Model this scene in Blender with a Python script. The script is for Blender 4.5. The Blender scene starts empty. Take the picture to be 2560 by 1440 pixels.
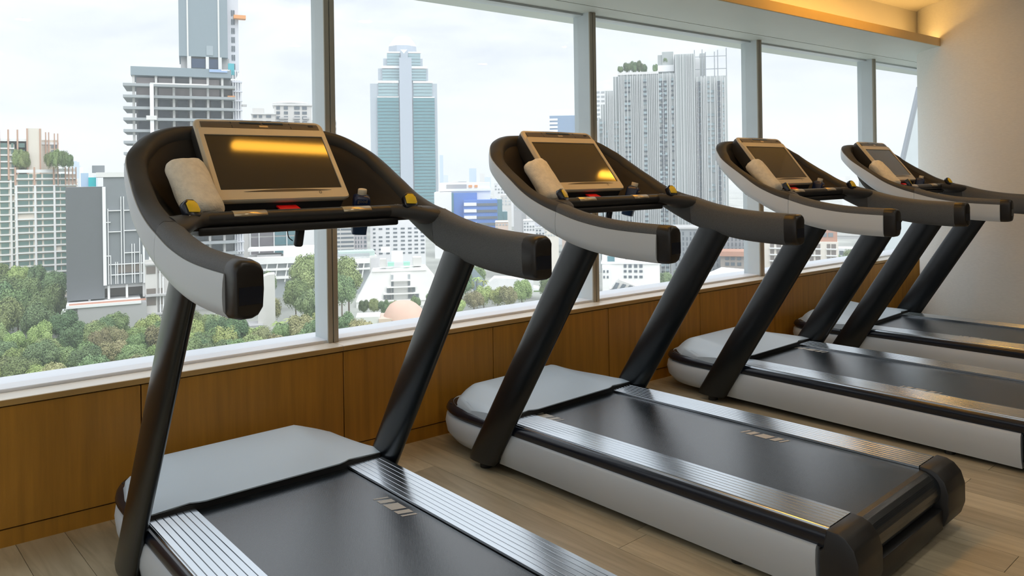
import bpy, bmesh, math, random
from math import sin, cos, pi, radians, sqrt
from mathutils import Matrix, Vector

# ---------------------------------------------------------------- camera
S = bpy.context.scene
COL = S.collection
YAW, ROLL = 0.66951, 0.014257
cam_d = bpy.data.cameras.new('camera')
cam_d.sensor_width = 36.0
cam_d.lens = 1951.06 / 2560 * 36.0
cam_d.shift_y = -(720 - 441.33) / 2560
cam_d.clip_start, cam_d.clip_end = 0.05, 12000
cam = bpy.data.objects.new('camera', cam_d)
COL.objects.link(cam)
rgt = Vector((cos(YAW), -sin(YAW), 0)); fwd = Vector((sin(YAW), cos(YAW), 0)); upv = Vector((0, 0, 1))
cx_ = rgt * cos(ROLL) - upv * sin(ROLL); cy_ = rgt * sin(ROLL) + upv * cos(ROLL)
mw = Matrix((cx_, cy_, -fwd)).transposed().to_4x4()
mw.translation = Vector((0, 0, 1.2297))
cam.matrix_world = mw
S.camera = cam

# ---------------------------------------------------------------- view
S.view_settings.view_transform = 'Standard'
S.view_settings.look = 'None'
S.view_settings.gamma = 1.0
S.view_settings.use_curve_mapping = False
S.view_settings.exposure = 0.12
S.cycles.max_bounces = 6
S.cycles.diffuse_bounces = 3
S.cycles.glossy_bounces = 3
S.cycles.volume_bounces = 2

# ---------------------------------------------------------------- overcast sky
world = bpy.data.worlds.new('overcast_sky'); S.world = world
world.use_nodes = True
nt = world.node_tree; nt.nodes.clear()
N = nt.nodes.new; L = nt.links.new
out = N('ShaderNodeOutputWorld'); bg = N('ShaderNodeBackground')
tc = N('ShaderNodeTexCoord'); sep = N('ShaderNodeSeparateXYZ'); L(tc.outputs['Generated'], sep.inputs[0])
mx = N('ShaderNodeMath'); mx.operation = 'MAXIMUM'; L(sep.outputs['Z'], mx.inputs[0]); mx.inputs[1].default_value = 0.0
# overcast sky: brightness grows from the horizon to the zenith (1 + 2 sin h)
cie = N('ShaderNodeMath'); cie.operation = 'MULTIPLY_ADD'; L(mx.outputs[0], cie.inputs[0]); cie.inputs[1].default_value = 2.0; cie.inputs[2].default_value = 1.0
mp = N('ShaderNodeMapping'); L(tc.outputs['Generated'], mp.inputs['Vector']); mp.inputs['Scale'].default_value = (1.0, 1.0, 3.2)
nz = N('ShaderNodeTexNoise'); L(mp.outputs[0], nz.inputs['Vector']); nz.inputs['Scale'].default_value = 5.0; nz.inputs['Detail'].default_value = 6; nz.inputs['Roughness'].default_value = 0.52; nz.inputs['Distortion'].default_value = 0.35
rmp = N('ShaderNodeValToRGB'); L(nz.outputs['Fac'], rmp.inputs[0])
rmp.color_ramp.elements[0].position = 0.36; rmp.color_ramp.elements[0].color = (0.66, 0.715, 0.81, 1)
rmp.color_ramp.elements[1].position = 0.60; rmp.color_ramp.elements[1].color = (0.93, 0.96, 1.01, 1)
L(rmp.outputs['Color'], bg.inputs['Color'])
stg = N('ShaderNodeMath'); stg.operation = 'MULTIPLY'; L(cie.outputs[0], stg.inputs[0]); stg.inputs[1].default_value = 0.72
L(stg.outputs[0], bg.inputs['Strength'])
L(bg.outputs[0], out.inputs['Surface'])

# soft, high sun veiled by the overcast, from behind the building
sd = bpy.data.lights.new('veiled_sun', 'SUN'); sd.energy = 1.9; sd.angle = radians(50); sd.color = (1.0, 0.97, 0.93)
so = bpy.data.objects.new('veiled_sun', sd); COL.objects.link(so)
so.rotation_euler = Vector((0.10, 0.75, -0.95)).to_track_quat('-Z', 'Y').to_euler()

# ---------------------------------------------------------------- helpers
def link(o, parent=None):
    COL.objects.link(o)
    if parent is not None: o.parent = parent
    return o

def mesh_obj(name, vs, fs, mat, parent=None, smooth=False):
    me = bpy.data.meshes.new(name); me.from_pydata([tuple(v) for v in vs], [], fs); me.update()
    if mat is not None: me.materials.append(mat)
    if smooth:
        for p in me.polygons: p.use_smooth = True
    return link(bpy.data.objects.new(name, me), parent)

def bm_obj(name, bm, mat, parent=None, smooth=False, sharp=None):
    bmesh.ops.recalc_face_normals(bm, faces=bm.faces[:])
    me = bpy.data.meshes.new(name); bm.to_mesh(me); bm.free()
    for m in (mat if isinstance(mat, (list, tuple)) else [mat]): me.materials.append(m)
    if smooth:
        for p in me.polygons: p.use_smooth = True
        if sharp is not None: me.set_sharp_from_angle(angle=radians(sharp))
    return link(bpy.data.objects.new(name, me), parent)

def shared(name, me, parent=None, loc=(0, 0, 0), rot=(0, 0, 0), scale=(1, 1, 1)):
    o = bpy.data.objects.new(name, me); link(o, parent); o.location = loc; o.rotation_euler = rot; o.scale = scale
    return o

def empty(name, loc=(0, 0, 0), rz=0.0, parent=None):
    o = bpy.data.objects.new(name, None); link(o, parent); o.location = loc; o.rotation_euler = (0, 0, rz); o.empty_display_size = 0.05
    return o

def tag(o, label=None, cat=None, group=None, kind=None):
    if label: o['label'] = label
    if cat: o['category'] = cat
    if group: o['group'] = group
    if kind: o['kind'] = kind
    return o

BOXF = [(0, 3, 2, 1), (4, 5, 6, 7), (0, 1, 5, 4), (1, 2, 6, 5), (2, 3, 7, 6), (3, 0, 4, 7)]
def box_vs(x0, x1, y0, y1, z0, z1):
    return [(x0, y0, z0), (x1, y0, z0), (x1, y1, z0), (x0, y1, z0), (x0, y0, z1), (x1, y0, z1), (x1, y1, z1), (x0, y1, z1)]
def box(name, x0, x1, y0, y1, z0, z1, mat, parent=None, bev=0.0, seg=2):
    o = mesh_obj(name, box_vs(x0, x1, y0, y1, z0, z1), BOXF, mat, parent)
    if bev > 0:
        bm = bmesh.new(); bm.from_mesh(o.data)
        bmesh.ops.bevel(bm, geom=bm.edges[:], offset=bev, segments=seg, profile=0.5, affect='EDGES')
        bm.to_mesh(o.data); bm.free()
        for p in o.data.polygons: p.use_smooth = True
        o.data.set_sharp_from_angle(angle=radians(40))
    return o
def boxes(name, lst, mat, parent=None):
    vs, fs = [], []
    for b in lst:
        k = len(vs); vs += box_vs(*b); fs += [tuple(i + k for i in f) for f in BOXF]
    return mesh_obj(name, vs, fs, mat, parent)

def prism(name, poly, axis, a0, a1, mat, parent=None, bev=0.0, smooth=False):
    """extrude a closed 2-D polygon along x ('x': poly is (y,z)), y ('y': poly is (x,z)) or z ('z': poly is (x,y))"""
    def P(p, a): return {'x': (a, p[0], p[1]), 'y': (p[0], a, p[1]), 'z': (p[0], p[1], a)}[axis]
    n = len(poly); vs = [P(p, a0) for p in poly] + [P(p, a1) for p in poly]
    bm = bmesh.new(); V = [bm.verts.new(v) for v in vs]
    bm.faces.new(V[:n]); bm.faces.new(V[n:][::-1])
    for i in range(n): bm.faces.new((V[i], V[(i + 1) % n], V[n + (i + 1) % n], V[n + i]))
    if bev > 0: bmesh.ops.bevel(bm, geom=bm.edges[:], offset=bev, segments=2, profile=0.5, affect='EDGES')
    return bm_obj(name, bm, mat, parent, smooth=smooth or bev > 0, sharp=40)

def loft(name, rings, mat, parent=None, closed=True, caps=True, smooth=True, sharp=50):
    """skin rings of equal vertex count"""
    bm = bmesh.new(); R = [[bm.verts.new(v) for v in r] for r in rings]; n = len(rings[0])
    for a, b in zip(R, R[1:]):
        for i in range(n if closed else n - 1):
            j = (i + 1) % n
            try: bm.faces.new((a[i], a[j], b[j], b[i]))
            except ValueError: pass
    if caps and closed:
        for r in (R[0], R[-1]):
            try: bm.faces.new(r)
            except ValueError: pass
    bmesh.ops.remove_doubles(bm, verts=bm.verts[:], dist=1e-6)
    return bm_obj(name, bm, mat, parent, smooth=smooth, sharp=sharp)

def tube(name, pts, rad, mat, parent=None, n=12):
    pts = [Vector(p) for p in pts]; rings = []
    for i, p in enumerate(pts):
        t = (pts[min(i + 1, len(pts) - 1)] - pts[max(i - 1, 0)]).normalized()
        ref = Vector((0, 0, 1)) if abs(t.z) < 0.9 else Vector((1, 0, 0))
        a = t.cross(ref).normalized(); b = t.cross(a).normalized()
        r = rad[i] if isinstance(rad, (list, tuple)) else rad
        rings.append([p + a * (r * cos(2 * pi * k / n)) + b * (r * sin(2 * pi * k / n)) for k in range(n)])
    return loft(name, rings, mat, parent)

def catmull(C, n=8):
    C = [Vector(c) for c in C]; C = [2 * C[0] - C[1]] + C + [2 * C[-1] - C[-2]]; o = []
    for i in range(1, len(C) - 2):
        a, b, c, d = C[i - 1:i + 3]
        for k in range(n):
            t = k / n
            o.append(0.5 * ((2 * b) + (c - a) * t + (2 * a - 5 * b + 4 * c - d) * t * t + (3 * b - a - 3 * c + d) * t ** 3))
    o.append(C[-2]); return o

def interp(xs, ys, x):
    if x <= xs[0]: return ys[0]
    for i in range(len(xs) - 1):
        if x <= xs[i + 1]:
            t = (x - xs[i]) / (xs[i + 1] - xs[i]); return ys[i] + (ys[i + 1] - ys[i]) * t
    return ys[-1]

def copy_tree(o, parent=None):
    c = o.copy(); COL.objects.link(c); c.parent = parent
    for ch in list(o.children): copy_tree(ch, c)
    return c

# ---------------------------------------------------------------- materials
def mat(name, col, rough=0.5, metal=0.0, spec=0.5, var=0.0, vscale=20.0, bump=0.0, bscale=200.0, coord='Object', stretch=(1, 1, 1), emit=None, estr=0.0, coat=0.0, detail=4.0, sheen=0.0):
    m = bpy.data.materials.new(name); m.use_nodes = True
    t = m.node_tree; b = t.nodes['Principled BSDF']
    b.inputs['Base Color'].default_value = (*col, 1); b.inputs['Roughness'].default_value = rough; b.inputs['Metallic'].default_value = metal
    b.inputs['Specular IOR Level'].default_value = spec; b.inputs['Coat Weight'].default_value = coat; b.inputs['Sheen Weight'].default_value = sheen
    if emit: b.inputs['Emission Color'].default_value = (*emit, 1); b.inputs['Emission Strength'].default_value = estr
    if var or bump:
        tc = t.nodes.new('ShaderNodeTexCoord'); mp = t.nodes.new('ShaderNodeMapping'); t.links.new(tc.outputs[coord], mp.inputs['Vector']); mp.inputs['Scale'].default_value = stretch
    if var:
        n = t.nodes.new('ShaderNodeTexNoise'); t.links.new(mp.outputs[0], n.inputs['Vector']); n.inputs['Scale'].default_value = vscale; n.inputs['Detail'].default_value = detail
        r = t.nodes.new('ShaderNodeValToRGB'); t.links.new(n.outputs['Fac'], r.inputs[0])
        r.color_ramp.elements[0].position = 0.3; r.color_ramp.elements[1].position = 0.7
        r.color_ramp.elements[0].color = (*[max(0, c * (1 - var)) for c in col], 1); r.color_ramp.elements[1].color = (*[min(1, c * (1 + var)) for c in col], 1)
        t.links.new(r.outputs[0], b.inputs['Base Color'])
    if bump:
        n2 = t.nodes.new('ShaderNodeTexNoise'); t.links.new(mp.outputs[0], n2.inputs['Vector']); n2.inputs['Scale'].default_value = bscale; n2.inputs['Detail'].default_value = 2
        bp = t.nodes.new('ShaderNodeBump'); bp.inputs['Strength'].default_value = bump; bp.inputs['Distance'].default_value = 0.002
        t.links.new(n2.outputs['Fac'], bp.inputs['Height']); t.links.new(bp.outputs[0], b.inputs['Normal'])
    return m

M = {}
M['wood_panel'] = mat('wood_panel', (0.42, 0.20, 0.022), 0.42, var=0.16, vscale=3.0, bump=0.12, bscale=60, stretch=(14, 1, 0.7), detail=8)
M['wood_cap'] = mat('wood_cap', (0.46, 0.29, 0.10), 0.35, var=0.12, vscale=3.0, stretch=(1, 10, 10), detail=6)
M['groove'] = mat('groove', (0.05, 0.025, 0.01), 0.8)
M['sill_wood'] = mat('sill_wood', (0.78, 0.74, 0.66), 0.3, var=0.05, vscale=3.0, stretch=(1, 10, 10))
M['sill_white'] = mat('sill_white', (0.80, 0.83, 0.88), 0.35)
M['frame_metal'] = mat('frame_metal', (0.62, 0.68, 0.70), 0.38, var=0.03, vscale=4)
M['frame_front_shade'] = mat('frame_front_shade', (0.40, 0.37, 0.30), 0.45, var=0.05, vscale=6, stretch=(1, 1, 0.1))  # beige mullion strips, with their backlit shade put into the darker colour
M['soffit'] = mat('soffit', (0.70, 0.75, 0.70), 0.55, var=0.02, vscale=2)
M['fascia'] = mat('fascia', (0.72, 0.56, 0.30), 0.5, var=0.04, vscale=3)
M['paint'] = mat('paint', (0.78, 0.73, 0.63), 0.7, var=0.02, vscale=2)
M['column'] = mat('column_fabric', (0.80, 0.78, 0.73), 0.75, var=0.03, vscale=40, stretch=(1, 1, 4), bump=0.15, bscale=300)
M['room_wall'] = mat('room_wall', (0.24, 0.21, 0.175), 0.7, var=0.05, vscale=2)
M['dark_gap'] = mat('dark_gap', (0.012, 0.012, 0.012), 0.9)
M['led'] = mat('led_strip', (1, 0.8, 0.5), 0.5, emit=(1.0, 0.60, 0.20), estr=11.0)
M['lamp'] = mat('lamp_diffuser', (1, 0.8, 0.5), 0.5, emit=(1.0, 0.46, 0.045), estr=30.0)

def plank_mat():
    m = bpy.data.materials.new('oak_plank'); m.use_nodes = True; t = m.node_tree; b = t.nodes['Principled BSDF']
    g = t.nodes.new('ShaderNodeTexCoord'); oi = t.nodes.new('ShaderNodeObjectInfo')
    ad = t.nodes.new('ShaderNodeVectorMath'); ad.operation = 'ADD'; t.links.new(g.outputs['Object'], ad.inputs[0]); 
    cb = t.nodes.new('ShaderNodeCombineXYZ'); ml = t.nodes.new('ShaderNodeMath'); ml.operation = 'MULTIPLY'; ml.inputs[1].default_value = 37.0
    t.links.new(oi.outputs['Random'], ml.inputs[0]); t.links.new(ml.outputs[0], cb.inputs['Y']); t.links.new(ml.outputs[0], cb.inputs['X']); t.links.new(cb.outputs[0], ad.inputs[1])
    mp = t.nodes.new('ShaderNodeMapping'); mp.inputs['Scale'].default_value = (16, 1.3, 1); t.links.new(ad.outputs[0], mp.inputs['Vector'])
    n = t.nodes.new('ShaderNodeTexNoise'); n.inputs['Scale'].default_value = 1.6; n.inputs['Detail'].default_value = 8; n.inputs['Distortion'].default_value = 1.2; t.links.new(mp.outputs[0], n.inputs['Vector'])
    r = t.nodes.new('ShaderNodeValToRGB'); t.links.new(n.outputs['Fac'], r.inputs[0])
    r.color_ramp.elements[0].position = 0.25; r.color_ramp.elements[0].color = (0.42, 0.355, 0.235, 1); r.color_ramp.elements[1].position = 0.72; r.color_ramp.elements[1].color = (0.62, 0.54, 0.385, 1)
    hs = t.nodes.new('ShaderNodeHueSaturation'); t.links.new(r.outputs[0], hs.inputs['Color'])
    mr = t.nodes.new('ShaderNodeMapRange'); mr.inputs['To Min'].default_value = 0.82; mr.inputs['To Max'].default_value = 1.12; t.links.new(oi.outputs['Random'], mr.inputs['Value']); t.links.new(mr.outputs[0], hs.inputs['Value'])
    t.links.new(hs.outputs[0], b.inputs['Base Color']); b.inputs['Roughness'].default_value = 0.38
    bp = t.nodes.new('ShaderNodeBump'); bp.inputs['Strength'].default_value = 0.12; bp.inputs['Distance'].default_value = 0.002; t.links.new(n.outputs['Fac'], bp.inputs['Height']); t.links.new(bp.outputs[0], b.inputs['Normal'])
    return m
M['plank'] = plank_mat()

def glass_mat(name, tint, refl=1.0, ior=1.45):
    m = bpy.data.materials.new(name); m.use_nodes = True; t = m.node_tree; t.nodes.clear()
    o = t.nodes.new('ShaderNodeOutputMaterial'); mix = t.nodes.new('ShaderNodeMixShader'); tr = t.nodes.new('ShaderNodeBsdfTransparent'); gl = t.nodes.new('ShaderNodeBsdfGlossy'); fr = t.nodes.new('ShaderNodeFresnel')
    tr.inputs['Color'].default_value = (*tint, 1); gl.inputs['Roughness'].default_value = 0.0; fr.inputs['IOR'].default_value = ior
    ml = t.nodes.new('ShaderNodeMath'); ml.operation = 'MULTIPLY'; ml.inputs[1].default_value = refl; t.links.new(fr.outputs[0], ml.inputs[0]); t.links.new(ml.outputs[0], mix.inputs['Fac'])
    t.links.new(tr.outputs[0], mix.inputs[1]); t.links.new(gl.outputs[0], mix.inputs[2]); t.links.new(mix.outputs[0], o.inputs['Surface'])
    return m
M['pane'] = glass_mat('window_glass', (0.97, 0.99, 0.985), 0.55, 1.35)

# ================================================================ ROOM
WY = 3.14            # room face of the window wall
SZ = 0.50            # sill height
GY = 3.335           # glass plane
CZ = 2.51            # ceiling height
SOF = 2.17           # soffit underside
XL, XR, YB = -3.2, 8.6, -4.6

# floor: sub-floor with single planks, laid a few degrees off the window line
fl = box('floor', XL, XR, YB, 3.5, -0.30, -0.012, M['dark_gap']); tag(fl, 'light brown oak plank floor of the gym', kind='structure')
PW, PL = 0.146, 1.45
pv = box_vs(0.0008, PW - 0.0008, 0.001, PL - 0.001, -0.012, 0.0)
pm = bpy.data.meshes.new('plank'); pm.from_pydata(pv, [], BOXF); pm.materials.append(M['plank'])
rnd = random.Random(5)
FR = radians(3.6)
def fpt(a, b): return (a * cos(FR) - b * sin(FR), a * sin(FR) + b * cos(FR))
shorts = {}
n_pl = 0
for i in range(-2, 46):
    off = rnd.random() * PL
    a = 0.215 + i * PW
    for j in range(-4, 4):
        b = -0.2 + j * PL + off - 0.35
        x, y = fpt(a + PW / 2, b + PL / 2)
        if y > 3.95 or y < -1.4 or x < -0.25 or x > 6.9: continue
        if y < 0.35 and (x < 0.3 or x > 5.6): continue
        # keep what the frame can show: in front of the camera with a margin
        if x * 0.62 + y * 0.784 < -0.1 or -x * 0.784 + y * 0.62 > 2.6: continue
        px, py = fpt(a, b)
        o = shared('plank', pm, fl, (px, py, 0), (0, 0, FR)); n_pl += 1
        # trim the plank ends that would run through the window wall
        far = max(fpt(a, b + PL)[1], fpt(a + PW, b + PL)[1])
        if far > WY + 0.02: o.scale = (1, max(0.02, (WY + 0.02 - min(fpt(a, b)[1], fpt(a + PW, b)[1])) / PL), 1)
# plain planked floor behind, out of the frame
boxes('outer_boards', [(XL, XR, YB, -1.1, -0.012, -0.002), (XL, -0.45, -1.1, WY, -0.012, -0.002), (6.3, XR, -1.1, WY, -0.012, -0.002)], M['plank'], fl)

# window wall below the sill: backing with separate veneer panels
wf = box('wall_front', XL, XR, WY + 0.012, 3.40, -0.012, SZ - 0.004, M['groove']); tag(wf, 'low window wall clad in golden brown veneer panels', kind='structure')
PS = 0.8193; X0 = 0.711
for k in range(-4, 9):
    x0 = X0 + k * PS
    box('panel', x0 + 0.002, x0 + PS - 0.002, WY, WY + 0.016, 0.0635, 0.4735, M['wood_panel'], wf, bev=0.0012, seg=1)
bb = box('baseboard_front', XL, XR, WY + 0.004, WY + 0.02, 0.0, 0.0585, M['wood_panel']); tag(bb, 'brown veneer baseboard strip under the window wall panels', kind='structure')
for k in range(-2, 5):
    x0 = X0 + PS + (k - 1) * 2 * PS
    c = box('trim_1', x0 + 0.001, x0 + 2 * PS - 0.001, WY - 0.003, 3.245, 0.4785, SZ, M['sill_wood'] , bev=0.002, seg=1)
    c.name = 'trim_%d' % (k + 3); tag(c, 'pale sill board below one window bay', kind='structure')
    e = box('edge_band', x0 + 0.001, x0 + 2 * PS - 0.001, WY - 0.0045, WY - 0.0032, 0.4785, SZ - 0.002, M['wood_cap'], c)

# window bays: frame, mullion and pane
wn = 1
MX = [1.53 + 1.6386 * k for k in range(-3, 5)]
for a, b in zip(MX, MX[1:]):
    w = empty('window_%d' % wn, (a, GY, SZ)); wn += 1; tag(w, 'tall clear window pane between metal mullions', kind='structure')
    def loc(o, w=w): o.location = (-w.location.x, -w.location.y, -w.location.z); return o
    loc(box('window_frame', a, b, 3.246, 3.36, SZ - 0.02, SZ + 0.012, M['sill_white'], w, bev=0.003, seg=1))
    loc(box('mullion', b - 0.0245, b + 0.0245, 3.242, 3.37, SZ, SOF, M['frame_metal'], w))
    loc(box('mullion_face', b - 0.0248, b - 0.002, 3.233, 3.243, SZ, SOF, M['frame_front_shade'], w, bev=0.0015, seg=1))
    loc(box('mullion_face', b + 0.002, b + 0.0248, 3.233, 3.243, SZ, SOF, M['frame_front_shade'], w, bev=0.0015, seg=1))
    loc(box('head_frame', a, b, 3.29, 3.37, SOF - 0.012, SOF + 0.02, M['frame_metal'], w))
    loc(mesh_obj('pane', [(a, GY, SZ), (b, GY, SZ), (b, GY, SOF), (a, GY, SOF)], [(0, 1, 2, 3)], M['pane'], w))
ww = box('wall_window_head', XL, XR, 3.40, 3.55, SOF, 3.0, M['soffit']); tag(ww, 'wall strip above the window heads', kind='structure')
we = box('wall_window_base', XL, XR, 3.40, 3.55, -4.0, SZ - 0.03, M['frame_metal']); tag(we, 'outer apron below the windows', kind='structure')
sl = box('sill_outer', XL, XR, 3.36, 3.56, SZ - 0.04, SZ - 0.01, M['sill_white']); tag(sl, 'outer metal window ledge', kind='structure')

# ceiling with the light cove above the windows
cl = box('ceiling', XL, XR, YB, 3.55, CZ, CZ + 0.15, M['paint']); tag(cl, 'plain pale ceiling washed by warm cove light', kind='structure')
s1 = boxes('trim_soffit', [(XL, XR, 2.62, 3.114, SOF, SOF + 0.018), (XL, XR, 3.1225, 3.41, SOF, SOF + 0.018)], M['soffit']); tag(s1, 'pale lowered soffit along the window heads', kind='structure')
box('recess_line', XL, XR, 3.10, 3.13, SOF + 0.006, SOF + 0.016, M['dark_gap'], s1)
s2 = box('trim_fascia', XL, XR, 2.612, 2.632, SOF + 0.0005, 2.232, M['fascia'], bev=0.002, seg=1); tag(s2, 'warm tan lip in front of the cove light', kind='structure')
s3 = box('wall_cove', XL, XR, 2.90, 3.40, SOF + 0.018, CZ, M['paint']); tag(s3, 'cove wall above the soffit glowing amber', kind='structure')
ld = box('cove_light', -2.5, 6.6, 2.70, 2.73, SOF + 0.0185, SOF + 0.030, M['led']); tag(ld, 'amber strip light hidden in the cove behind the tan lip', 'light strip')

# round column closing the row
def cyl(name, cx, cy, r, z0, z1, m, n=64, parent=None):
    return loft(name, [[(cx + r * cos(2 * pi * k / n), cy + r * sin(2 * pi * k / n), z) for k in range(n)] for z in (z0, z1)], m, parent, sharp=40)
co = cyl('column', 6.875, 2.275, 0.735, 0, CZ, M['column']); tag(co, 'thick round beige column at the end of the treadmill row', kind='structure')
# outer walls of the room
for nm, b_ in (('wall_right', (XR, XR + 0.1, YB, 3.55, 0, 2.7)), ('wall_back', (XL, XR, YB - 0.1, YB, 0, 2.7))):
    o = box(nm, *b_, M['room_wall']); tag(o, 'plain brown room wall', kind='structure')

# unseen end wall, opened and glazed to add neutral fill daylight
wl = boxes('wall_left', [(XL - 0.1, XL, YB, 3.55, 0, 0.1), (XL - 0.1, XL, YB, 3.55, 2.4, 2.7), (XL - 0.1, XL, YB, YB + 0.2, 0.1, 2.4), (XL - 0.1, XL, 3.3, 3.55, 0.1, 2.4)], M['room_wall']); tag(wl, 'unseen end wall with a wide opening added for fill light', kind='structure')
we2 = mesh_obj('window_9', [(XL - 0.05, YB + 0.2, 0.1), (XL - 0.05, 3.3, 0.1), (XL - 0.05, 3.3, 2.4), (XL - 0.05, YB + 0.2, 2.4)], [(0, 1, 2, 3)], M['pane']); tag(we2, 'unseen window added in the end wall for fill light', kind='structure')

# long amber ceiling lamps over the treadmills
for k, (xa, xb) in enumerate(((1.30, 2.95), (3.98, 5.35))):
    t = empty('ceiling_lamp', ((xa + xb) / 2, 2.335, CZ)); hl = (xb - xa) / 2
    tag(t, ('long amber ceiling lamp above the two treadmills with glaring screens', 'long amber ceiling lamp above the treadmills by the round column')[k], 'lamp', 'amber ceiling lamps')
    def cap_poly(h, r, n=10): return [(h - r + r * cos(a), r * sin(a)) for a in [-pi / 2 + pi * i / n for i in range(n + 1)]] + [(-h + r + r * cos(a), r * sin(a)) for a in [pi / 2 + pi * i / n for i in range(n + 1)]]
    prism('housing', cap_poly(hl + 0.012, 0.033), 'z', -0.012, -0.001, M['sill_white'], t)
    prism('diffuser', cap_poly(hl, 0.021), 'z', -0.018, -0.0125, M['lamp'], t)
# unseen fill lamps added at the ceiling to brighten the interior
FILL_LAMPS = [(x, y) for y in (-2.4, -0.4, 1.0) for x in (-1.4, 0.8, 3.0, 5.2)]
for k, (x, y) in enumerate(FILL_LAMPS):
    t = empty('fill_lamp', (x, y, CZ)); tag(t, 'unseen fill lamp added to the %s, %s' % (('back row', 'middle row', 'treadmill aisle')[k // 4], ('by the added end window', 'before the first treadmill', 'behind the second treadmill', 'behind the last treadmill')[k % 4]), 'lamp', 'added ceiling fill lamps')
    cyl('trim_ring', 0, 0, 0.06, -0.006, -0.001, M['sill_white'], 24, t)
    ldt = bpy.data.lights.new('fill_lamp_beam', 'AREA'); ldt.shape = 'DISK'; ldt.size = 0.10; ldt.energy = 2.8; ldt.color = (1.0, 0.95, 0.87)
    lo = bpy.data.objects.new('fill_lamp_beam', ldt); link(lo, t); lo.location = (0, 0, -0.012)
# ================================================================ TREADMILL
M['silver'] = mat('silver_plastic', (0.57, 0.615, 0.66), 0.40, var=0.02, vscale=3)
M['hood'] = mat('hood_plastic', (0.55, 0.645, 0.73), 0.38, var=0.02, vscale=2)
M['black'] = mat('black_plastic', (0.018, 0.018, 0.019), 0.42, var=0.1, vscale=30)
M['glossblack'] = mat('black_trim', (0.008, 0.011, 0.020), 0.24)
M['tube'] = mat('charcoal_upright', (0.0045, 0.0065, 0.0085), 0.28, var=0.05, vscale=60)
M['shell'] = mat('charcoal_shell', (0.045, 0.043, 0.041), 0.55, spec=0.35, var=0.06, vscale=12)
M['bowl'] = mat('bowl_plastic', (0.040, 0.034, 0.028), 0.7, spec=0.2)
M['grip'] = mat('grip_foam', (0.085, 0.089, 0.093), 0.58, var=0.25, vscale=420, bump=0.5, bscale=500)
M['cap'] = mat('cap_rubber', (0.014, 0.011, 0.009), 0.38)
M['bezel'] = mat('bezel_silver', (0.64, 0.56, 0.42), 0.40, metal=0.0, var=0.03, vscale=4)
M['brow'] = mat('brow_dark', (0.10, 0.075, 0.05), 0.4)
M['screen'] = mat('dark_screen', (0.050, 0.038, 0.022), 0.065, spec=0.40)
M['sensor'] = mat('sensor_steel', (0.62, 0.50, 0.33), 0.28, metal=0.7)
M['yellow'] = mat('yellow_paint', (0.85, 0.60, 0.02), 0.38)
M['red'] = mat('red_key', (0.75, 0.008, 0.012), 0.4, emit=(0.9, 0.01, 0.015), estr=0.0)
M['print'] = mat('pale_print', (0.62, 0.60, 0.56), 0.6)
M['logo'] = mat('logo_print', (0.55, 0.52, 0.47), 0.5)
M['towel'] = mat('towel_terry', (0.86, 0.80, 0.67), 0.95, var=0.08, vscale=60, bump=0.9, bscale=260, sheen=0.4)
M['bottle'] = mat('navy_label', (0.010, 0.022, 0.075), 0.3)
M['bottle_low'] = mat('blue_bottle', (0.012, 0.06, 0.17), 0.25)
M['bottlecap'] = mat('cream_cap', (0.74, 0.66, 0.50), 0.5)

def rail_mat():
    m = bpy.data.materials.new('ribbed_aluminium'); m.use_nodes = True; t = m.node_tree; b = t.nodes['Principled BSDF']
    b.inputs['Base Color'].default_value = (0.62, 0.66, 0.70, 1); b.inputs['Metallic'].default_value = 1.0; b.inputs['Roughness'].default_value = 0.22
    tc = t.nodes.new('ShaderNodeTexCoord'); mp = t.nodes.new('ShaderNodeMapping'); mp.inputs['Scale'].default_value = (60, 1.0, 60); t.links.new(tc.outputs['Object'], mp.inputs['Vector'])
    n = t.nodes.new('ShaderNodeTexNoise'); n.inputs['Scale'].default_value = 7; n.inputs['Detail'].default_value = 3; t.links.new(mp.outputs[0], n.inputs['Vector'])
    r = t.nodes.new('ShaderNodeMapRange'); r.inputs['To Min'].default_value = 0.14; r.inputs['To Max'].default_value = 0.30; t.links.new(n.outputs['Fac'], r.inputs['Value']); t.links.new(r.outputs[0], b.inputs['Roughness'])
    return m
M['rail'] = rail_mat()

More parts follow.
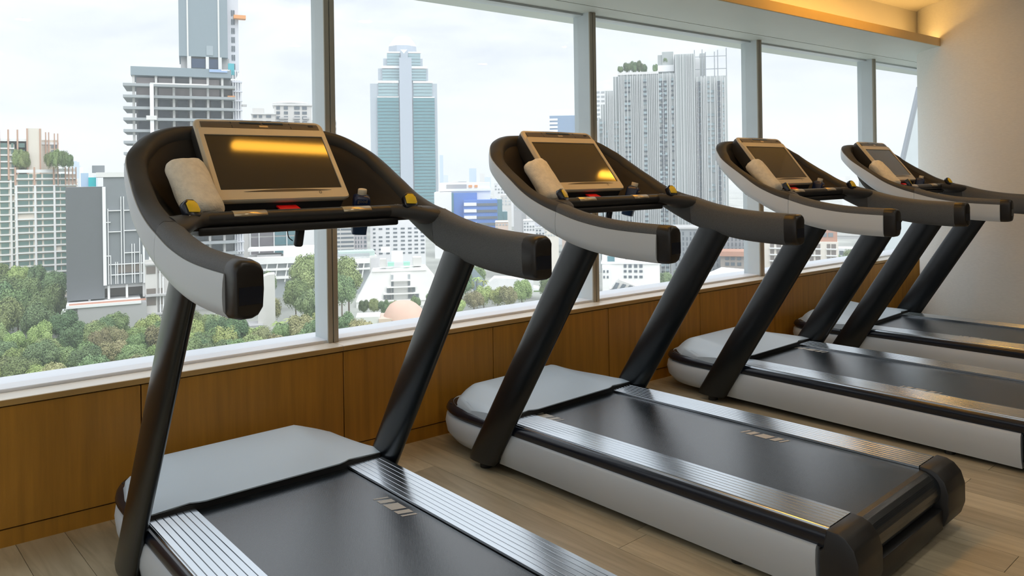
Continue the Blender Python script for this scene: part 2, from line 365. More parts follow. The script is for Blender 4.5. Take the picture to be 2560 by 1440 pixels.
def belt_mat():
    m = bpy.data.materials.new('woven_belt'); m.use_nodes = True; t = m.node_tree; b = t.nodes['Principled BSDF']
    tc = t.nodes.new('ShaderNodeTexCoord')
    mp = t.nodes.new('ShaderNodeMapping'); mp.inputs['Scale'].default_value = (14, 1.2, 1); t.links.new(tc.outputs['Object'], mp.inputs['Vector'])
    n = t.nodes.new('ShaderNodeTexNoise'); n.inputs['Scale'].default_value = 3; n.inputs['Detail'].default_value = 5; t.links.new(mp.outputs[0], n.inputs['Vector'])
    r = t.nodes.new('ShaderNodeValToRGB'); t.links.new(n.outputs['Fac'], r.inputs[0])
    r.color_ramp.elements[0].position = 0.25; r.color_ramp.elements[0].color = (0.011, 0.016, 0.022, 1); r.color_ramp.elements[1].position = 0.75; r.color_ramp.elements[1].color = (0.018, 0.025, 0.033, 1)
    t.links.new(r.outputs[0], b.inputs['Base Color'])
    b.inputs['Roughness'].default_value = 0.30; b.inputs['Specular IOR Level'].default_value = 1.0
    mr = t.nodes.new('ShaderNodeMapRange'); mr.inputs['To Min'].default_value = 0.15; mr.inputs['To Max'].default_value = 0.22; t.links.new(n.outputs['Fac'], mr.inputs['Value']); t.links.new(mr.outputs[0], b.inputs['Roughness'])
    # fine diamond weave
    wv = []
    for ang in (radians(32), radians(-32)):
        q = t.nodes.new('ShaderNodeMapping'); q.inputs['Rotation'].default_value = (0, 0, ang); t.links.new(tc.outputs['Object'], q.inputs['Vector'])
        w = t.nodes.new('ShaderNodeTexWave'); w.inputs['Scale'].default_value = 95; w.inputs['Distortion'].default_value = 0.0; t.links.new(q.outputs[0], w.inputs['Vector']); wv.append(w)
    ml = t.nodes.new('ShaderNodeMath'); ml.operation = 'MULTIPLY'; t.links.new(wv[0].outputs['Fac'], ml.inputs[0]); t.links.new(wv[1].outputs['Fac'], ml.inputs[1])
    bp = t.nodes.new('ShaderNodeBump'); bp.inputs['Strength'].default_value = 0.16; bp.inputs['Distance'].default_value = 0.0010; t.links.new(ml.outputs[0], bp.inputs['Height']); t.links.new(bp.outputs[0], b.inputs['Normal'])
    return m
M['belt'] = belt_mat()

# ---- arm / console loop profile, measured along the outer plan line
# x, y of the outer face, top of the silver face, its lower edge
KEYS = [(.452, -.90, 1.032, .936), (.458, -.79, 1.031, .934), (.464, -.60, 1.041, .944), (.4655, -.45, 1.064, .968), (.465, -.335, 1.095, 1.001), (.4645, -.25, 1.122, 1.036), (.4615, -.16, 1.162, 1.080),
        (.455, -.07, 1.219, 1.130), (.437, .05, 1.296, 1.226), (.400, .11, 1.339, 1.270), (.350, .155, 1.372, 1.302), (.280, .185, 1.394, 1.325), (.20, .20, 1.401, 1.335), (.10, .207, 1.403, 1.338), (0, .21, 1.403, 1.338)]
def _cat4(C, n):
    C = [Vector(c) for c in C]; C = [2 * C[0] - C[1]] + C + [2 * C[-1] - C[-2]]; o = []
    for i in range(1, len(C) - 2):
        a, b, c, d = C[i - 1:i + 3]
        for k in range(n):
            t = k / n
            o.append(0.5 * ((2 * b) + (c - a) * t + (2 * a - 5 * b + 4 * c - d) * t * t + (3 * b - a - 3 * c + d) * t ** 3))
    o.append(C[-2]); return o
PL_ = _cat4(KEYS, 6)
SEAM = 4 * 6          # station index of the seam between grip and shell
REAR = next(i for i, p in enumerate(PL_) if p[1] >= -.795)
def frames(side):
    """stations from the rear end of one arm to the front centre: point, inward normal, (top, bottom)"""
    o = []
    for i, p in enumerate(PL_):
        t = (PL_[min(i + 1, len(PL_) - 1)] - PL_[max(i - 1, 0)]); t = Vector((t[0], t[1], 0)).normalized()
        nrm = Vector((-t.y, t.x, 0))
        if nrm.dot(Vector((-1, -0.3, 0))) < 0: nrm = -nrm
        o.append((Vector((p[0] * side, p[1], 0)), Vector((nrm.x * side, nrm.y, 0)), (p[2], p[3])))
    return o

def arm_ring(q, n, y, w=0.072, lift=0.032, low=0.0):
    a, b = y[0] + lift, y[1] + low
    h = a - b; r = 0.018
    pr = [(0.003, b + 0.012), (0.003, a - lift - 0.004), (0.002, a - 0.020), (0.008, a - 0.008), (0.020, a), (w - 0.022, a - 0.002), (w - 0.008, a - 0.010), (w - 0.001, a - 0.024),
          (w, a - h * 0.5), (w - 0.003, b + 0.022), (w - 0.014, b + 0.006), (w - 0.028, b), (0.020, b), (0.008, b + 0.004)]
    return [q + n * d + Vector((0, 0, z)) for d, z in pr]

def face_strip(name, side_frames, d0, m, parent, z_top, z_bot, bulge=0.004, thick=0.004, n=7):
    rings = []
    for q, nn, y in side_frames:
        o_, i_ = [], []
        for k in range(n):
            s = k / (n - 1); z = z_bot(y) + (z_top(y) - z_bot(y)) * s
            b_ = bulge * (1 - (2 * s - 1) ** 2)
            under = 0.010 * max(0.0, 1 - s * 5) ** 2
            o_.append(q + nn * (d0 - b_ + under) + Vector((0, 0, z)))
            i_.append(q + nn * (d0 + thick + under) + Vector((0, 0, z)))
        rings.append(o_ + i_[::-1])
    return loft(name, rings, m, parent, sharp=45)

def seam_cut(st, dy):
    q, n, y = st[-1]
    return st[:-1] + [(q + Vector((0, dy, 0)), n, y)]

def make_treadmill():
    T = empty('treadmill')
    # ---------------- deck
    yr, yf = -1.337, 0.02
    deck = boxes('deck_frame', [(-.395, .395, -1.38, .20, .045, .150), (-.30, .30, .20, .44, .045, .150), (-.375, .375, -1.34, .10, .150, .196)], M['black'], T)
    # belt
    bp = [(-1.30 + 0.0, 0.214)]
    prof = [(0.03, .2135), (-1.325, .2135)] + [(-1.345 + 0.062 * -sin(a) + 0.0, .1515 + .062 * cos(a)) for a in [pi * i / 12 for i in range(0, 13)]] + [(0.03, .0895)]
    prism('running_belt', prof, 'x', -.258, .258, M['belt'], T)
    # ribbed side rails
    for s in (-1, 1):
        xs = []
        inner, outer = .2615, .3985; nr = 7; stp = (outer - inner) / nr
        poly = [(inner, .205)]
        for k in range(nr):
            a = inner + k * stp
            poly += [(a + 0.0002, .2228), (a + 0.0008, .2235), (a + stp - 0.0024, .2235), (a + stp - 0.0018, .2228), (a + stp - 0.0014, .2205), (a + stp, .2205)]
        poly += [(outer + .002, .219), (outer + .004, .212), (outer + .002, .2), (inner, .2)]
        prism('side_rail', [(s * x, z) for x, z in poly], 'y', yr, yf + 0.015, M['rail'], T)
        prism('rail_trim', [(s * x, z) for x, z in [(.392, .2145), (.409, .2135), (.4165, .206), (.4185, .192), (.4165, .178), (.405, .160), (.392, .160)]], 'y', yr, .03, M['glossblack'], T, smooth=True)
        # fairing behind the upright
        fp = lambda y: [(s * x, z) for x, z in [(.402, .0), (.402, .0)]]
        rings = []
        for y in [.03, .0, -.2, -.6, -1.0, -1.2, -1.29, -1.305]:
            k = max(0, min(1, (y + 1.305) / 1.335)); zlo = .020 + .016 * k; ztop = .166 + .012 * k
            lean = .11 * max(0, (y + 0.0) / .03) if y > 0 else 0
            rings.append([(s * .385, y + lean * .3, zlo), (s * .404, y + .06 * (y > -.05) * (0.0), zlo), (s * .418, y, zlo + .05), (s * .4225, y, .12), (s * .420, y, ztop - .012), (s * .414, y, ztop - .002), (s * .385, y, ztop)])
        o = loft('side_fairing', rings, M['silver'], T, sharp=60)
        # slanted front edge that follows the upright
        for v in o.data.vertices:
            if v.co.y > -.05: v.co.y += (.10 - v.co.z) * .62 * (1 if v.co.y > .01 else .8)
        # rear end cap
        ec = [(yr, .2235), (-1.372, .2215), (-1.395, .2125), (-1.418, .188), (-1.430, .150), (-1.430, .085), (-1.415, .04), (-1.39, .028), (yr + .02, .028), (yr + .02, .16), (yr, .165)]
        prism('end_cap', ec, 'x', s * .2605, s * .424, M['black'], T, bev=.006)
        # feet
        cyl('foot_pad', s * .40, .16, .026, 0.0, .05, M['black'], 20, T)
        cyl('foot_pad', s * .36, -1.02, .022, 0.0, .05, M['black'], 20, T)
    box('rear_cover', -.2605, .2605, -1.412, -1.33, .03, .098, M['black'], T, bev=.004)
    # front fairing, band and hood share one rounded plan outline
    def outline(gw, gy, n=10):
        pts = []
        yb, x1 = .155, .412 - gw
        fr = .548 - gy; rx, ry = .17, .30
        for k in range(n + 1):
            a = pi / 2 * k / n
            pts.append((x1 - rx + rx * cos(a) ** .8, fr - ry + ry * sin(a) ** .8))
        pts = [(x1, yb)] + pts
        pts += [(x1 * .3, fr + .004)]
        return pts + [(-x, y) for x, y in pts[::-1]]
    def ring(gw, gy, z): return [(x, y, z) for x, y in outline(gw, gy)]
    loft('front_fairing', [ring(.06, .075, .030), ring(.024, .035, .040), ring(.004, .008, .075), ring(.0, .0, .115), ring(.004, .005, .148), ring(.010, .012, .154), ring(.03, .03, .156)], M['silver'], T, sharp=60)
    loft('hood_gasket', [ring(.014, .016, .154), ring(.010, .012, .160), ring(.001, .006, .174), ring(.003, .009, .186), ring(.008, .015, .196), ring(.024, .030, .202), ring(.05, .05, .203)], M['glossblack'], T, sharp=60)
    # hood: swept grid
    NX, NY = 36, 26
    grid = []
    def hood_z(x, y, s, yfr):
        ax = abs(x)
        base = .240 + (.283 - .240) * max(0, min(1, (y - .02) / .365)) ** .9
        if y > .385:
            t = (y - .385) / max(.02, (yfr - .385)); t = max(0, min(1, t)); base = .283 - (.283 - .198) * (t ** 1.7)
        if ax > .255:
            t = (ax - .255) / (.412 - .255)
            drop = .008 + .058 * max(0, min(1, (y - .02) / .40)) ** 1.5
            base -= drop * t
        return max(base, .186)
    bm = bmesh.new(); vg = []
    for j in range(NY + 1):
        row = []
        for i in range(NX + 1):
            u = -1 + 2 * i / NX
            # rear edge follows the notch over the belt; front edge follows the rounded outline
            x = u * .410
            ax = abs(x)
            if ax < .242: yfr = .518
            else:
                tt = (ax - .242) / .170; tt = min(1, tt); yfr = .245 + .273 * sqrt(max(0, 1 - tt ** 2.2))
            yre = .018 + .010 * (1 if ax > .265 else 0) - .006 * (ax < .24)
            y = yre + (yfr - yre) * (j / NY)
            z = hood_z(x, y, 0, yfr)
            sm = max(0, min(1, (y - .08) / .22)); x *= 1 - .040 * sm * sm * (3 - 2 * sm)
            e = 1 - j / NY
            if j >= NY - 1: z = .203 if j == NY else min(z, .214)
            if i in (0, NX): z = min(z, .238 - .035 * max(0, min(1, (y - .05) / .27)) ** 1.5)
            row.append(bm.verts.new((x, y, z)))
        vg.append(row)
    for j in range(NY):
        for i in range(NX): bm.faces.new((vg[j][i], vg[j][i + 1], vg[j + 1][i + 1], vg[j + 1][i]))
    # skirt to give the cover thickness
    edge = [vg[0][i] for i in range(NX + 1)] + [vg[j][NX] for j in range(1, NY + 1)] + [vg[NY][i] for i in range(NX - 1, -1, -1)] + [vg[j][0] for j in range(NY - 1, 0, -1)]
    low = [bm.verts.new((v.co.x, v.co.y, (.196 if v.co.y > .06 else max(.2265, v.co.z - .004)))) for v in edge]
    for k in range(len(edge)):
        k2 = (k + 1) % len(edge); bm.faces.new((edge[k], edge[k2], low[k2], low[k]))
    bm_obj('hood', bm, M['hood'], T, smooth=True, sharp=32)
    box('hood_shadow_lip', -.398, .398, .022, .07, .196, .234, M['black'], T)
    box('drive_housing', -.36, .36, .10, .46, .150, .20, M['black'], T)
    # ---------------- uprights (flattened oval section leaning to the user)
    for s in (-1, 1):
        rings = []
        for z in (.03, .05, .3, .6, .9, 1.0):
            yc = .173 - .6247 * z; a, b = .088, .0265
            if z < .04: a, b = .080, .022
            rings.append([(s * .427 + b * cos(2 * pi * k / 28), yc + a * sin(2 * pi * k / 28), z + (-.0 if z > .04 else 0)) for k in range(28)])
        o = loft('upright', rings, M['tube'], T, sharp=60)
    # ---------------- arms
    for s in (-1, 1):
        fr = frames(s)
        st = fr[REAR:SEAM + 1]
        end = st[0]
        grip = loft('grip', [arm_ring(*f) for f in st], M['grip'], T, sharp=60)
        q, n, y = fr[SEAM]; rg = arm_ring(q, n, y); c = sum(rg, Vector()) / len(rg)
        loft('seam', [[c + (v - c) * 1.006 + Vector((0, dy, 0)) for v in rg] for dy in (-.0012, .0012)], M['black'], T, caps=False)
        # rounded end cap
        q, n, y = end
        rings = []
        for dy, sc in ((0.0, 1.0), (-.020, 1.0), (-.036, .985), (-.046, .95), (-.052, .89), (-.054, .80)):
            rg = arm_ring(q, n, y); c = sum(rg, Vector()) / len(rg)
            rings.append([c + (v - c) * sc + Vector((0, dy, 0)) for v in rg])
        cp = loft('arm_end_cap', rings, M['cap'], T, sharp=60)
        face_strip('end_plate', [(q + Vector((0, -.0548, 0)) + n * .012 + n * d, Vector((0, 1, 0)), y) for d in (0.0, .02, .04, .052)], 0.0, M['glossblack'], cp, lambda y: 1.005, lambda y: .960, bulge=0.0, thick=.002)
        # silver panels on the outer face
        face_strip('side_panel', seam_cut(fr[REAR:SEAM + 1], -.0015), 0.0, M['silver'], T, lambda y: y[0], lambda y: y[1] + .001)
        face_strip('side_panel', fr[SEAM:], 0.0, M['silver'], T, lambda y: y[0], lambda y: y[1] + .001)
    # ---------------- console shell: the loop round the front
    L_, R_ = frames(-1), frames(1)
    loop = L_[SEAM:] + R_[SEAM:][::-1][1:]
    rings = []
    for q, n, y in loop:
        f = max(0, min(1, (q.y + .335) / .30))
        rings.append(shell_ring(q, n, y, f))
    loft('console_shell', rings, M['shell'], T, sharp=60)
    # dark bowl between the loop and the crossbar
    inner = [(q, n, y) for q, n, y in loop if q.y > -.285]
    bm = bmesh.new(); rows = []
    for q, n, y in inner:
        p0 = q + n * .052; z0 = y[0] - .006
        cyy = max(-.232, min(p0.y - .06, -.02)); 
        p2 = Vector((p0.x * .55, min(p0.y * .35 - .06, -.02) if p0.y > -.1 else p0.y, 0)); 
        if q.y < -.225: p2 = Vector((p0.x * .93, p0.y + .04, 0))
        row = []
        for k in range(10):
            t = k / 9; p = p0.lerp(p2, t); z = z0 + (1.098 - z0) * (1 - (1 - t) ** 3.0)
            row.append(bm.verts.new((p.x, p.y, z)))
        rows.append(row)
    for a, b in zip(rows, rows[1:]):
        for k in range(9): bm.faces.new((a[k], a[k + 1], b[k + 1], b[k]))
    # close the middle
    mid = [r[-1] for r in rows]
    try: bm.faces.new(mid)
    except ValueError: pass
    o = bm_obj('tray', bm, M['bowl'], T, smooth=True, sharp=40)
    md = o.modifiers.new('thickness', 'SOLIDIFY'); md.thickness = .008; md.offset = -1
    box('tray_edge', -.325, .325, -.241, -.09, 1.075, 1.099, M['black'], T, bev=.006)
    # crossbar
    bar = tube('crossbar', catmull([(-.345, -.235, 1.1195), (-.30, -.2225, 1.1205), (-.22, -.221, 1.1205), (0, -.221, 1.1205), (.22, -.221, 1.1205), (.30, -.2225, 1.1205), (.345, -.235, 1.1195)], 5), .0212, M['black'], T, 18)
    for s in (-1, 1):
        rg = [[(s * x, -.221 + .0222 * cos(a), 1.1205 + .0222 * sin(a)) for a in [radians(d) for d in (38, 60, 85, 110, 140, 165)]] for x in (.124, .224)]
        o = loft('pulse_sensor', rg, M['sensor'], T, closed=False, caps=False)
        md = o.modifiers.new('thickness', 'SOLIDIFY'); md.thickness = .0015
        # arm pad carrying the paddle lever
        secs = [(.296, -.2222, 1.1205, .0214, .0214), (.312, -.226, 1.1205, .026, .0216), (.330, -.238, 1.120, .040, .0222), (.350, -.254, 1.117, .058, .024), (.372, -.268, 1.112, .075, .027), (.395, -.276, 1.106, .086, .031), (.415, -.280, 1.102, .090, .034)]
        loft('lever_pod', [[(s * x_, yc_ + ry_ * cos(2 * pi * k / 24), zc_ + (rz_ * sin(2 * pi * k / 24)) + .020 * (-(yc_ + ry_ * cos(2 * pi * k / 24)) - .0 + yc_) * -1.6 * ((x_ - .296) / .12)) for k in range(24)] for x_, yc_, zc_, ry_, rz_ in secs], M['shell'], T, sharp=60)
        lv = prism('lever', [(-.020, 0.0), (-.014, -.008), (.014, -.008), (.020, 0.0), (.018, .026), (.010, .036), (-.008, .037), (-.019, .028)], 'y', -.012, .008, M['glossblack'], T, bev=.003)
        lv.scale = (1.2, 1.2, 1.2); lv.location = (s * .352, -.270, 1.136); lv.rotation_euler = (radians(-28), 0, radians(-10 if s > 0 else 22))
        yf_ = prism('lever_face', [(-.015, .003), (.013, .001), (.0165, .006), (.015, .022), (.008, .031), (-.006, .032), (-.0155, .025)], 'y', -.0145, -.0125, M['yellow'], lv, bev=.0008)
        for k, (a, b) in enumerate(((-.012, .0016), (-.006, .003), (.0, .0016))):
            mk = box('mark', a, a + b, -.009, .009, 0, .0006, M['print'], T); mk.location = (s * .328, -.236, 1.1424); mk.rotation_euler = (0, 0, radians(-35 * s))
        mk = box('mark', 0, .003, -.008, .008, 0, .0006, M['print'], T); mk.location = (s * .370, -.304, 1.1374); mk.rotation_euler = (0, 0, radians(-20))
    # ---------------- console with screen
    u = Vector((0, .625, .781)); nrm = Vector((0, -.781, .625)); c0 = Vector((0, -.010, 1.290)); xh = Vector((1, 0, 0))
    def SP(x, s, d=0.0): return c0 + xh * x + u * s + nrm * d
    def rrect(hw, s0, s1, r, d, n=5, top_in=0.0):
        pts = []
        for (cx, cs, a0) in ((hw - r, s1 - r, 0), (-hw + r, s1 - r, 90), (-hw + r, s0 + r, 180), (hw - r, s0 + r, 270)):
            for k in range(n + 1):
                a = radians(a0 + 90 * k / n); pts.append(SP((cx + r * cos(a)) , cs + r * sin(a), d))
        return pts
    loft('console_housing', [rrect(.210, -.120, .176, .03, -.085), rrect(.219, -.138, .184, .03, -.060), rrect(.2215, -.150, .187, .028, -.030), rrect(.2225, -.156, .187, .026, -.0135)], M['shell'], T, sharp=50)
    loft('bezel_edge', [rrect(.2235, -.1570, .1885, .026, -.0150), rrect(.2240, -.1580, .186, .026, -.009), rrect(.2205, -.156, .178, .022, -.0042)], M['bezel'], T, sharp=50)
    # bezel as a frame round the screen
    bm = bmesh.new()
    o_ = [bm.verts.new(v) for v in rrect(.2205, -.156, .1425, .014, -.003)]
    o2 = [bm.verts.new(v) for v in rrect(.2175, -.153, .1410, .012, .0015)]
    i1 = [bm.verts.new(v) for v in rrect(.2035, -.1140, .1130, .002, .0010)]
    i2 = [bm.verts.new(v) for v in rrect(.2030, -.1135, .1125, .002, -.0030)]
    for a, b in ((o_, o2), (o2, i1), (i1, i2)):
        for k in range(len(a)):
            j = (k + 1) % len(a); bm.faces.new((a[k], a[j], b[j], b[k]))
    bm_obj('bezel', bm, M['bezel'], T, smooth=True, sharp=30)
    scr = mesh_obj('screen', [SP(-.2032, -.1137, -.0025), SP(.2032, -.1137, -.0025), SP(.2032, .1127, -.0025), SP(-.2032, .1127, -.0025)], [(0, 1, 2, 3)], M['screen'], T)
    # brow over the screen
    rings = []
    for k in range(17):
        x = -.203 + .406 * k / 16; lift = .006 * (1 - (x / .203) ** 2)
        rings.append([SP(x, .1415, -.004), SP(x, .1425, .0012), SP(x, .160, -.0005), SP(x, .178 + lift, -.006), SP(x, .186 + lift, -.014), SP(x, .189 + lift, -.030), SP(x, .180 + lift, -.060), SP(x, .150, -.06)])
    br = loft('brow', rings, M['brow'], T, sharp=60)
    for x0, x1 in ((-.075, -.004), (.004, .075)):
        loft('slot', [[SP(x, .1640, .0004), SP(x, .1745, -.0030), SP(x, .1730, -.010), SP(x, .1630, -.008)] for x in (x0, x1)], M['glossblack'], br, sharp=30)
    loft('badge', [[SP(x, .1480, .0022), SP(x, .1560, .0014), SP(x, .1550, -.004), SP(x, .147, -.003)] for x in (-.012, .018)], M['sensor'], br, sharp=30)
    loft('slot', [[SP(x, .1580, .0012), SP(x, .1640, .0004), SP(x, .1630, -.006), SP(x, .157, -.006)] for x in (.166, .184)], M['glossblack'], br, sharp=30)
    for x in (-.105, .098):
        loft('slot', [[SP(xx, .144, .0018), SP(xx, .174, -.0030), SP(xx, .172, -.009), SP(xx, .142, -.004)] for xx in (x, x + .0016)], M['glossblack'], br, sharp=30)
    # curved finger groove and power key below the screen
    up_, lo_ = [], []
    for k in range(25):
        t = -1 + 2 * k / 24; x = .012 + .148 * t; up_.append((x, -.1165 - .0075 * t * t)); lo_.append((x, -.1265 + .0022 * t * t))
    bm = bmesh.new(); A = [bm.verts.new(SP(x, s, .0022)) for x, s in up_]; B = [bm.verts.new(SP(x, s, .0016)) for x, s in lo_]
    for k in range(24): bm.faces.new((A[k], A[k + 1], B[k + 1], B[k]))
    bm_obj('finger_groove', bm, M['brow'], T)
    rg = []
    for r in (.0052, .0036):
        rg.append([SP(.118 + r * cos(2 * pi * k / 20), -.132 + r * sin(2 * pi * k / 20), .0022) for k in range(20)])
    loft('power_key', rg, M['brow'], T, caps=False)
    # neck and underside below the screen
    loft('console_neck', [[(x * .205, y, z) for x, y, z in ((-1, -.100, 1.172), (1, -.100, 1.172), (1, .02, 1.20), (-1, .02, 1.20))], [(x * .19, y, z) for x, y, z in ((-1, -.088, 1.13), (1, -.088, 1.13), (1, .05, 1.13), (-1, .05, 1.13))], [(x * .19, y, z) for x, y, z in ((-1, -.075, 1.10), (1, -.075, 1.10), (1, .06, 1.10), (-1, .06, 1.10))]], M['black'], T, sharp=30)
    # emergency key, its cord and hanging clip
    box('key_plate', -.055, .075, -.205, -.100, 1.1005, 1.131, M['black'], T, bev=.004)
    kt = prism('safety_key', [(-.034, -.018), (.034, -.018), (.030, .018), (-.036, .018)], 'z', 0, .006, M['red'], T, bev=.001)
    kt.location = (.0, -.112, 1.1375); kt.rotation_euler = (radians(22), 0, 0)
    clip = box('safety_clip', -.014, .014, -.010, .010, -.070, -.006, M['glossblack'], T, bev=.0085, seg=4)
    clip.location = (-.008, -.212, 1.093); clip.rotation_euler = (radians(6), radians(6), 0)
    box('clip_bar', -.052, .040, -.004, .004, -.008, -.002, M['black'], clip)
    tube('cord', catmull([(-.034, 0, -.006), (-.040, 0, -.022), (-.034, 0, -.042), (-.020, 0, -.052)], 4), .0016, M['black'], clip, 6)
    tube('ring', [(.048 + .010 * cos(a), 0, -.004 + .006 * sin(a)) for a in [2 * pi * k / 14 for k in range(15)]], .0014, M['black'], clip, 6)
    # bottle ring in the tray
    for s in (-1, 1):
        loft('cup_ring', [[(s * .262 + r * cos(2 * pi * k / 24), -.098 + r * sin(2 * pi * k / 24), z) for k in range(24)] for r, z in ((.050, 1.092), (.052, 1.128), (.047, 1.131), (.044, 1.128), (.044, 1.092))], M['black'], T, caps=False)
    return T

def shell_ring(q, n, y, f):
    """profile of the loop: f goes from 0 (arm) to 1 (deep bowl wall)"""
    a, b = y
    w = .072 - .014 * f
    lift = .032 - .022 * f
    ib = max(b - .0, 1.075) if f > .5 else b
    pr = [(0.003, b + .012), (0.003, a - .004), (0.003, a + lift * .40), (.010, a + lift * .78), (.024, a + lift), (w - .024, a + lift * .95), (w - .009, a + lift * .65), (w - .001, a + lift * .1 - .006),
          (w + .003 * f, a - (a - b) * .45), (w - .003, b + .022), (w - .016, b + .006), (w - .03, b), (.020, b), (.008, b + .004)]
    return [q + n * d + Vector((0, 0, z)) for d, z in pr]

proto = make_treadmill()

def belt_logo(T, x, y, flip=False):
    """printed mark on the belt: thin, short, wide, short and thin slanted bars"""
    segs = [(0, .010), (.022, .048), (.060, .112), (.124, .150), (.162, .172)]
    g = None
    for a, b in segs:
        sk = .016
        vs = [(x - .022, y - a + sk, .2141), (x + .022, y - a - 0.0, .2141), (x + .022, y - b, .2141), (x - .022, y - b + sk, .2141)]
        mesh_obj('belt_mark', vs, [(0, 3, 2, 1)], M['logo'], T)

POSES = [(0.976, 2.491, 0.0362), (2.370, 2.549, 0.0728), (3.894, 2.526, 0.0502), (5.280, 2.570, 0.0804)]
TL = ['charcoal and silver treadmill with a wide orange glare band across its dark screen',
      'charcoal and silver treadmill with a small yellow glare spot low on its screen',
      'charcoal and silver treadmill with a plain brown screen, third in the row towards the column',
      'charcoal and silver treadmill standing next to the round beige column']
LOGOS = [[(.214, -.292)], [(.194, -.722), (-.220, .058)], [(-.222, -.764), (.205, -.010)], [(-.222, -.50)]]
mills = []
for i, (x, y, a) in enumerate(POSES):
    t = proto if i == 0 else copy_tree(proto)
    t.location = (x, y, 0); t.rotation_euler = (0, 0, a); tag(t, TL[i], 'treadmill', 'treadmills in a row along the window'); mills.append(t)
for t, lg in zip(mills, LOGOS):
    for x, y in lg: belt_logo(t, x, y)

# ---- towels: rolled terry leaning in the tray
def make_towel(seed):
    rnd = random.Random(seed); rings = []
    n = 40; H = .215
    for k in range(15):
        t = k / 14; z = H * t
        e = 1.0
        if t < .10: e = sqrt(max(0.0, 1 - ((.10 - t) / .10) ** 2)) * .35 + .65
        if t > .86: e = sqrt(max(0.0, 1 - ((t - .86) / .155) ** 2))
        a, b = .060 * (1 + .04 * sin(3 * t + seed)), .043
        r = []
        for i in range(n):
            th = 2 * pi * i / n
            w = 1 + .018 * sin(5 * th + 9 * t + seed) + .010 * sin(11 * th - 13 * t)
            if abs(th - 4.4) < .12: w *= .93
            r.append((a * e * w * cos(th), b * e * w * sin(th), z + .004 * sin(3 * th + seed)))
        rings.append(r)
    o = loft('rolled_towel', rings, M['towel'], None, sharp=70)
    return o
TWL = ['rolled cream towel leaning beside the screen with the wide orange glare', 'rolled cream towel leaning beside the screen with the small yellow spot', 'rolled cream towel on the third treadmill, beside its plain brown screen', 'rolled cream towel on the treadmill by the round column']
BTL = ['navy blue square bottle with cream cap reading good, under the orange glaring screen', 'navy blue bottle with cream cap in the tray of the yellow spot treadmill', 'navy blue bottle with cream cap on the third treadmill in the row', 'navy blue bottle with cream cap on the treadmill by the round column']

def text_mesh(txt, size, depth):
    cu = bpy.data.curves.new('lettering', 'FONT'); cu.body = txt; cu.size = size; cu.extrude = depth; cu.align_x = 'CENTER'; cu.resolution_u = 2
    o = bpy.data.objects.new('lettering', cu); COL.objects.link(o)
    dg = bpy.context.evaluated_depsgraph_get(); me = bpy.data.meshes.new_from_object(o.evaluated_get(dg))
    bpy.data.objects.remove(o); bpy.data.curves.remove(cu)
    return me

def make_bottle():
    b = empty('water_bottle')
    def sq(h, r, z): 
        pts = []
        for cx, cy, a0 in ((h - r, h - r, 0), (-h + r, h - r, 90), (-h + r, -h + r, 180), (h - r, -h + r, 270)):
            for k in range(5): a = radians(a0 + 90 * k / 4); pts.append((cx + r * cos(a), cy + r * sin(a), z))
        return pts
    loft('bottle_base', [sq(.016, .006, -.022), sq(.024, .008, -.019), sq(.027, .008, .045)], M['bottle_low'], b, sharp=50)
    loft('bottle_body', [sq(.0270, .008, .045), sq(.0272, .007, .100), sq(.0255, .009, .110), sq(.0155, .012, .117)], M['bottle'], b, sharp=50)
    loft('bottle_cap', [[(r * cos(2 * pi * k / 28), r * sin(2 * pi * k / 28), z) for k in range(28)] for r, z in ((.0140, .115), (.0152, .117), (.0152, .132), (.0140, .1345))], M['bottlecap'], b, sharp=40)
    me = text_mesh('good', .0165, .0004); me.materials.append(M['sensor'])
    o = shared('lettering', me, b, (0.0, -.0277, .094), (radians(90), 0, 0))
    return b
bproto = make_bottle()
for i, (x, y, a) in enumerate(POSES):
    def wpt(lx, ly, lz): return (x + lx * cos(a) - ly * sin(a), y + lx * sin(a) + ly * cos(a), lz)
    tw = make_towel(i * 1.7 + .4); tw.location = wpt(-.274, -.160, 1.128)
    tag(tw, TWL[i], 'towel', 'rolled towels on the treadmills')
    dv = Vector((0.0, .116, .129)).normalized() + Vector((-.10 if i == 0 else 0.02, 0, 0))
    q = dv.to_track_quat('Z', 'Y')
    tw.rotation_euler = (Matrix.Rotation(a, 3, 'Z') @ q.to_matrix()).to_euler()
    bt = bproto if i == 0 else copy_tree(bproto)
    bt.location = wpt(.260, -.092, 1.064); bt.rotation_euler = (radians(14), radians(4), a + radians((-22, 24, 10, 16)[i]))
    tag(bt, BTL[i], 'bottle', 'navy bottles on the treadmills')
# ================================================================ CITY
# Everything outside is laid out on one street grid: x across, y away from the building, ground 62 m below the gym floor.
ZG = -62.0
HAZE = 0.00033
def cm(name, col, rough=0.8, var=0.06, vs=0.15, **k): M[name] = mat('city_' + name, col, rough, var=var, vscale=vs, **k)
cm('cream', (.72, .66, .58)); cm('cream2', (.78, .73, .65)); cm('white', (.86, .87, .88)); cm('white2', (.80, .81, .83)); cm('hotel_white', (.90, .90, .88), var=.02)
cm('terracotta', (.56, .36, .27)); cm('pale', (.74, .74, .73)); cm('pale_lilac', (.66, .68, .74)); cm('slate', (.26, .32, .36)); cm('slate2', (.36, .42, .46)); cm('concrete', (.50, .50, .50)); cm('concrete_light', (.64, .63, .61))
cm('concrete_dark', (.36, .39, .41)); cm('concrete_pink', (.52, .46, .45)); cm('concrete_mauve', (.48, .46, .48)); cm('charcoal', (.135, .145, .155)); cm('charcoal2', (.21, .23, .245)); cm('brown_grey', (.36, .32, .29)); cm('grey_panel', (.42, .42, .43)); cm('grey_block', (.30, .325, .345)); cm('grey_dark', (.34, .37, .40))
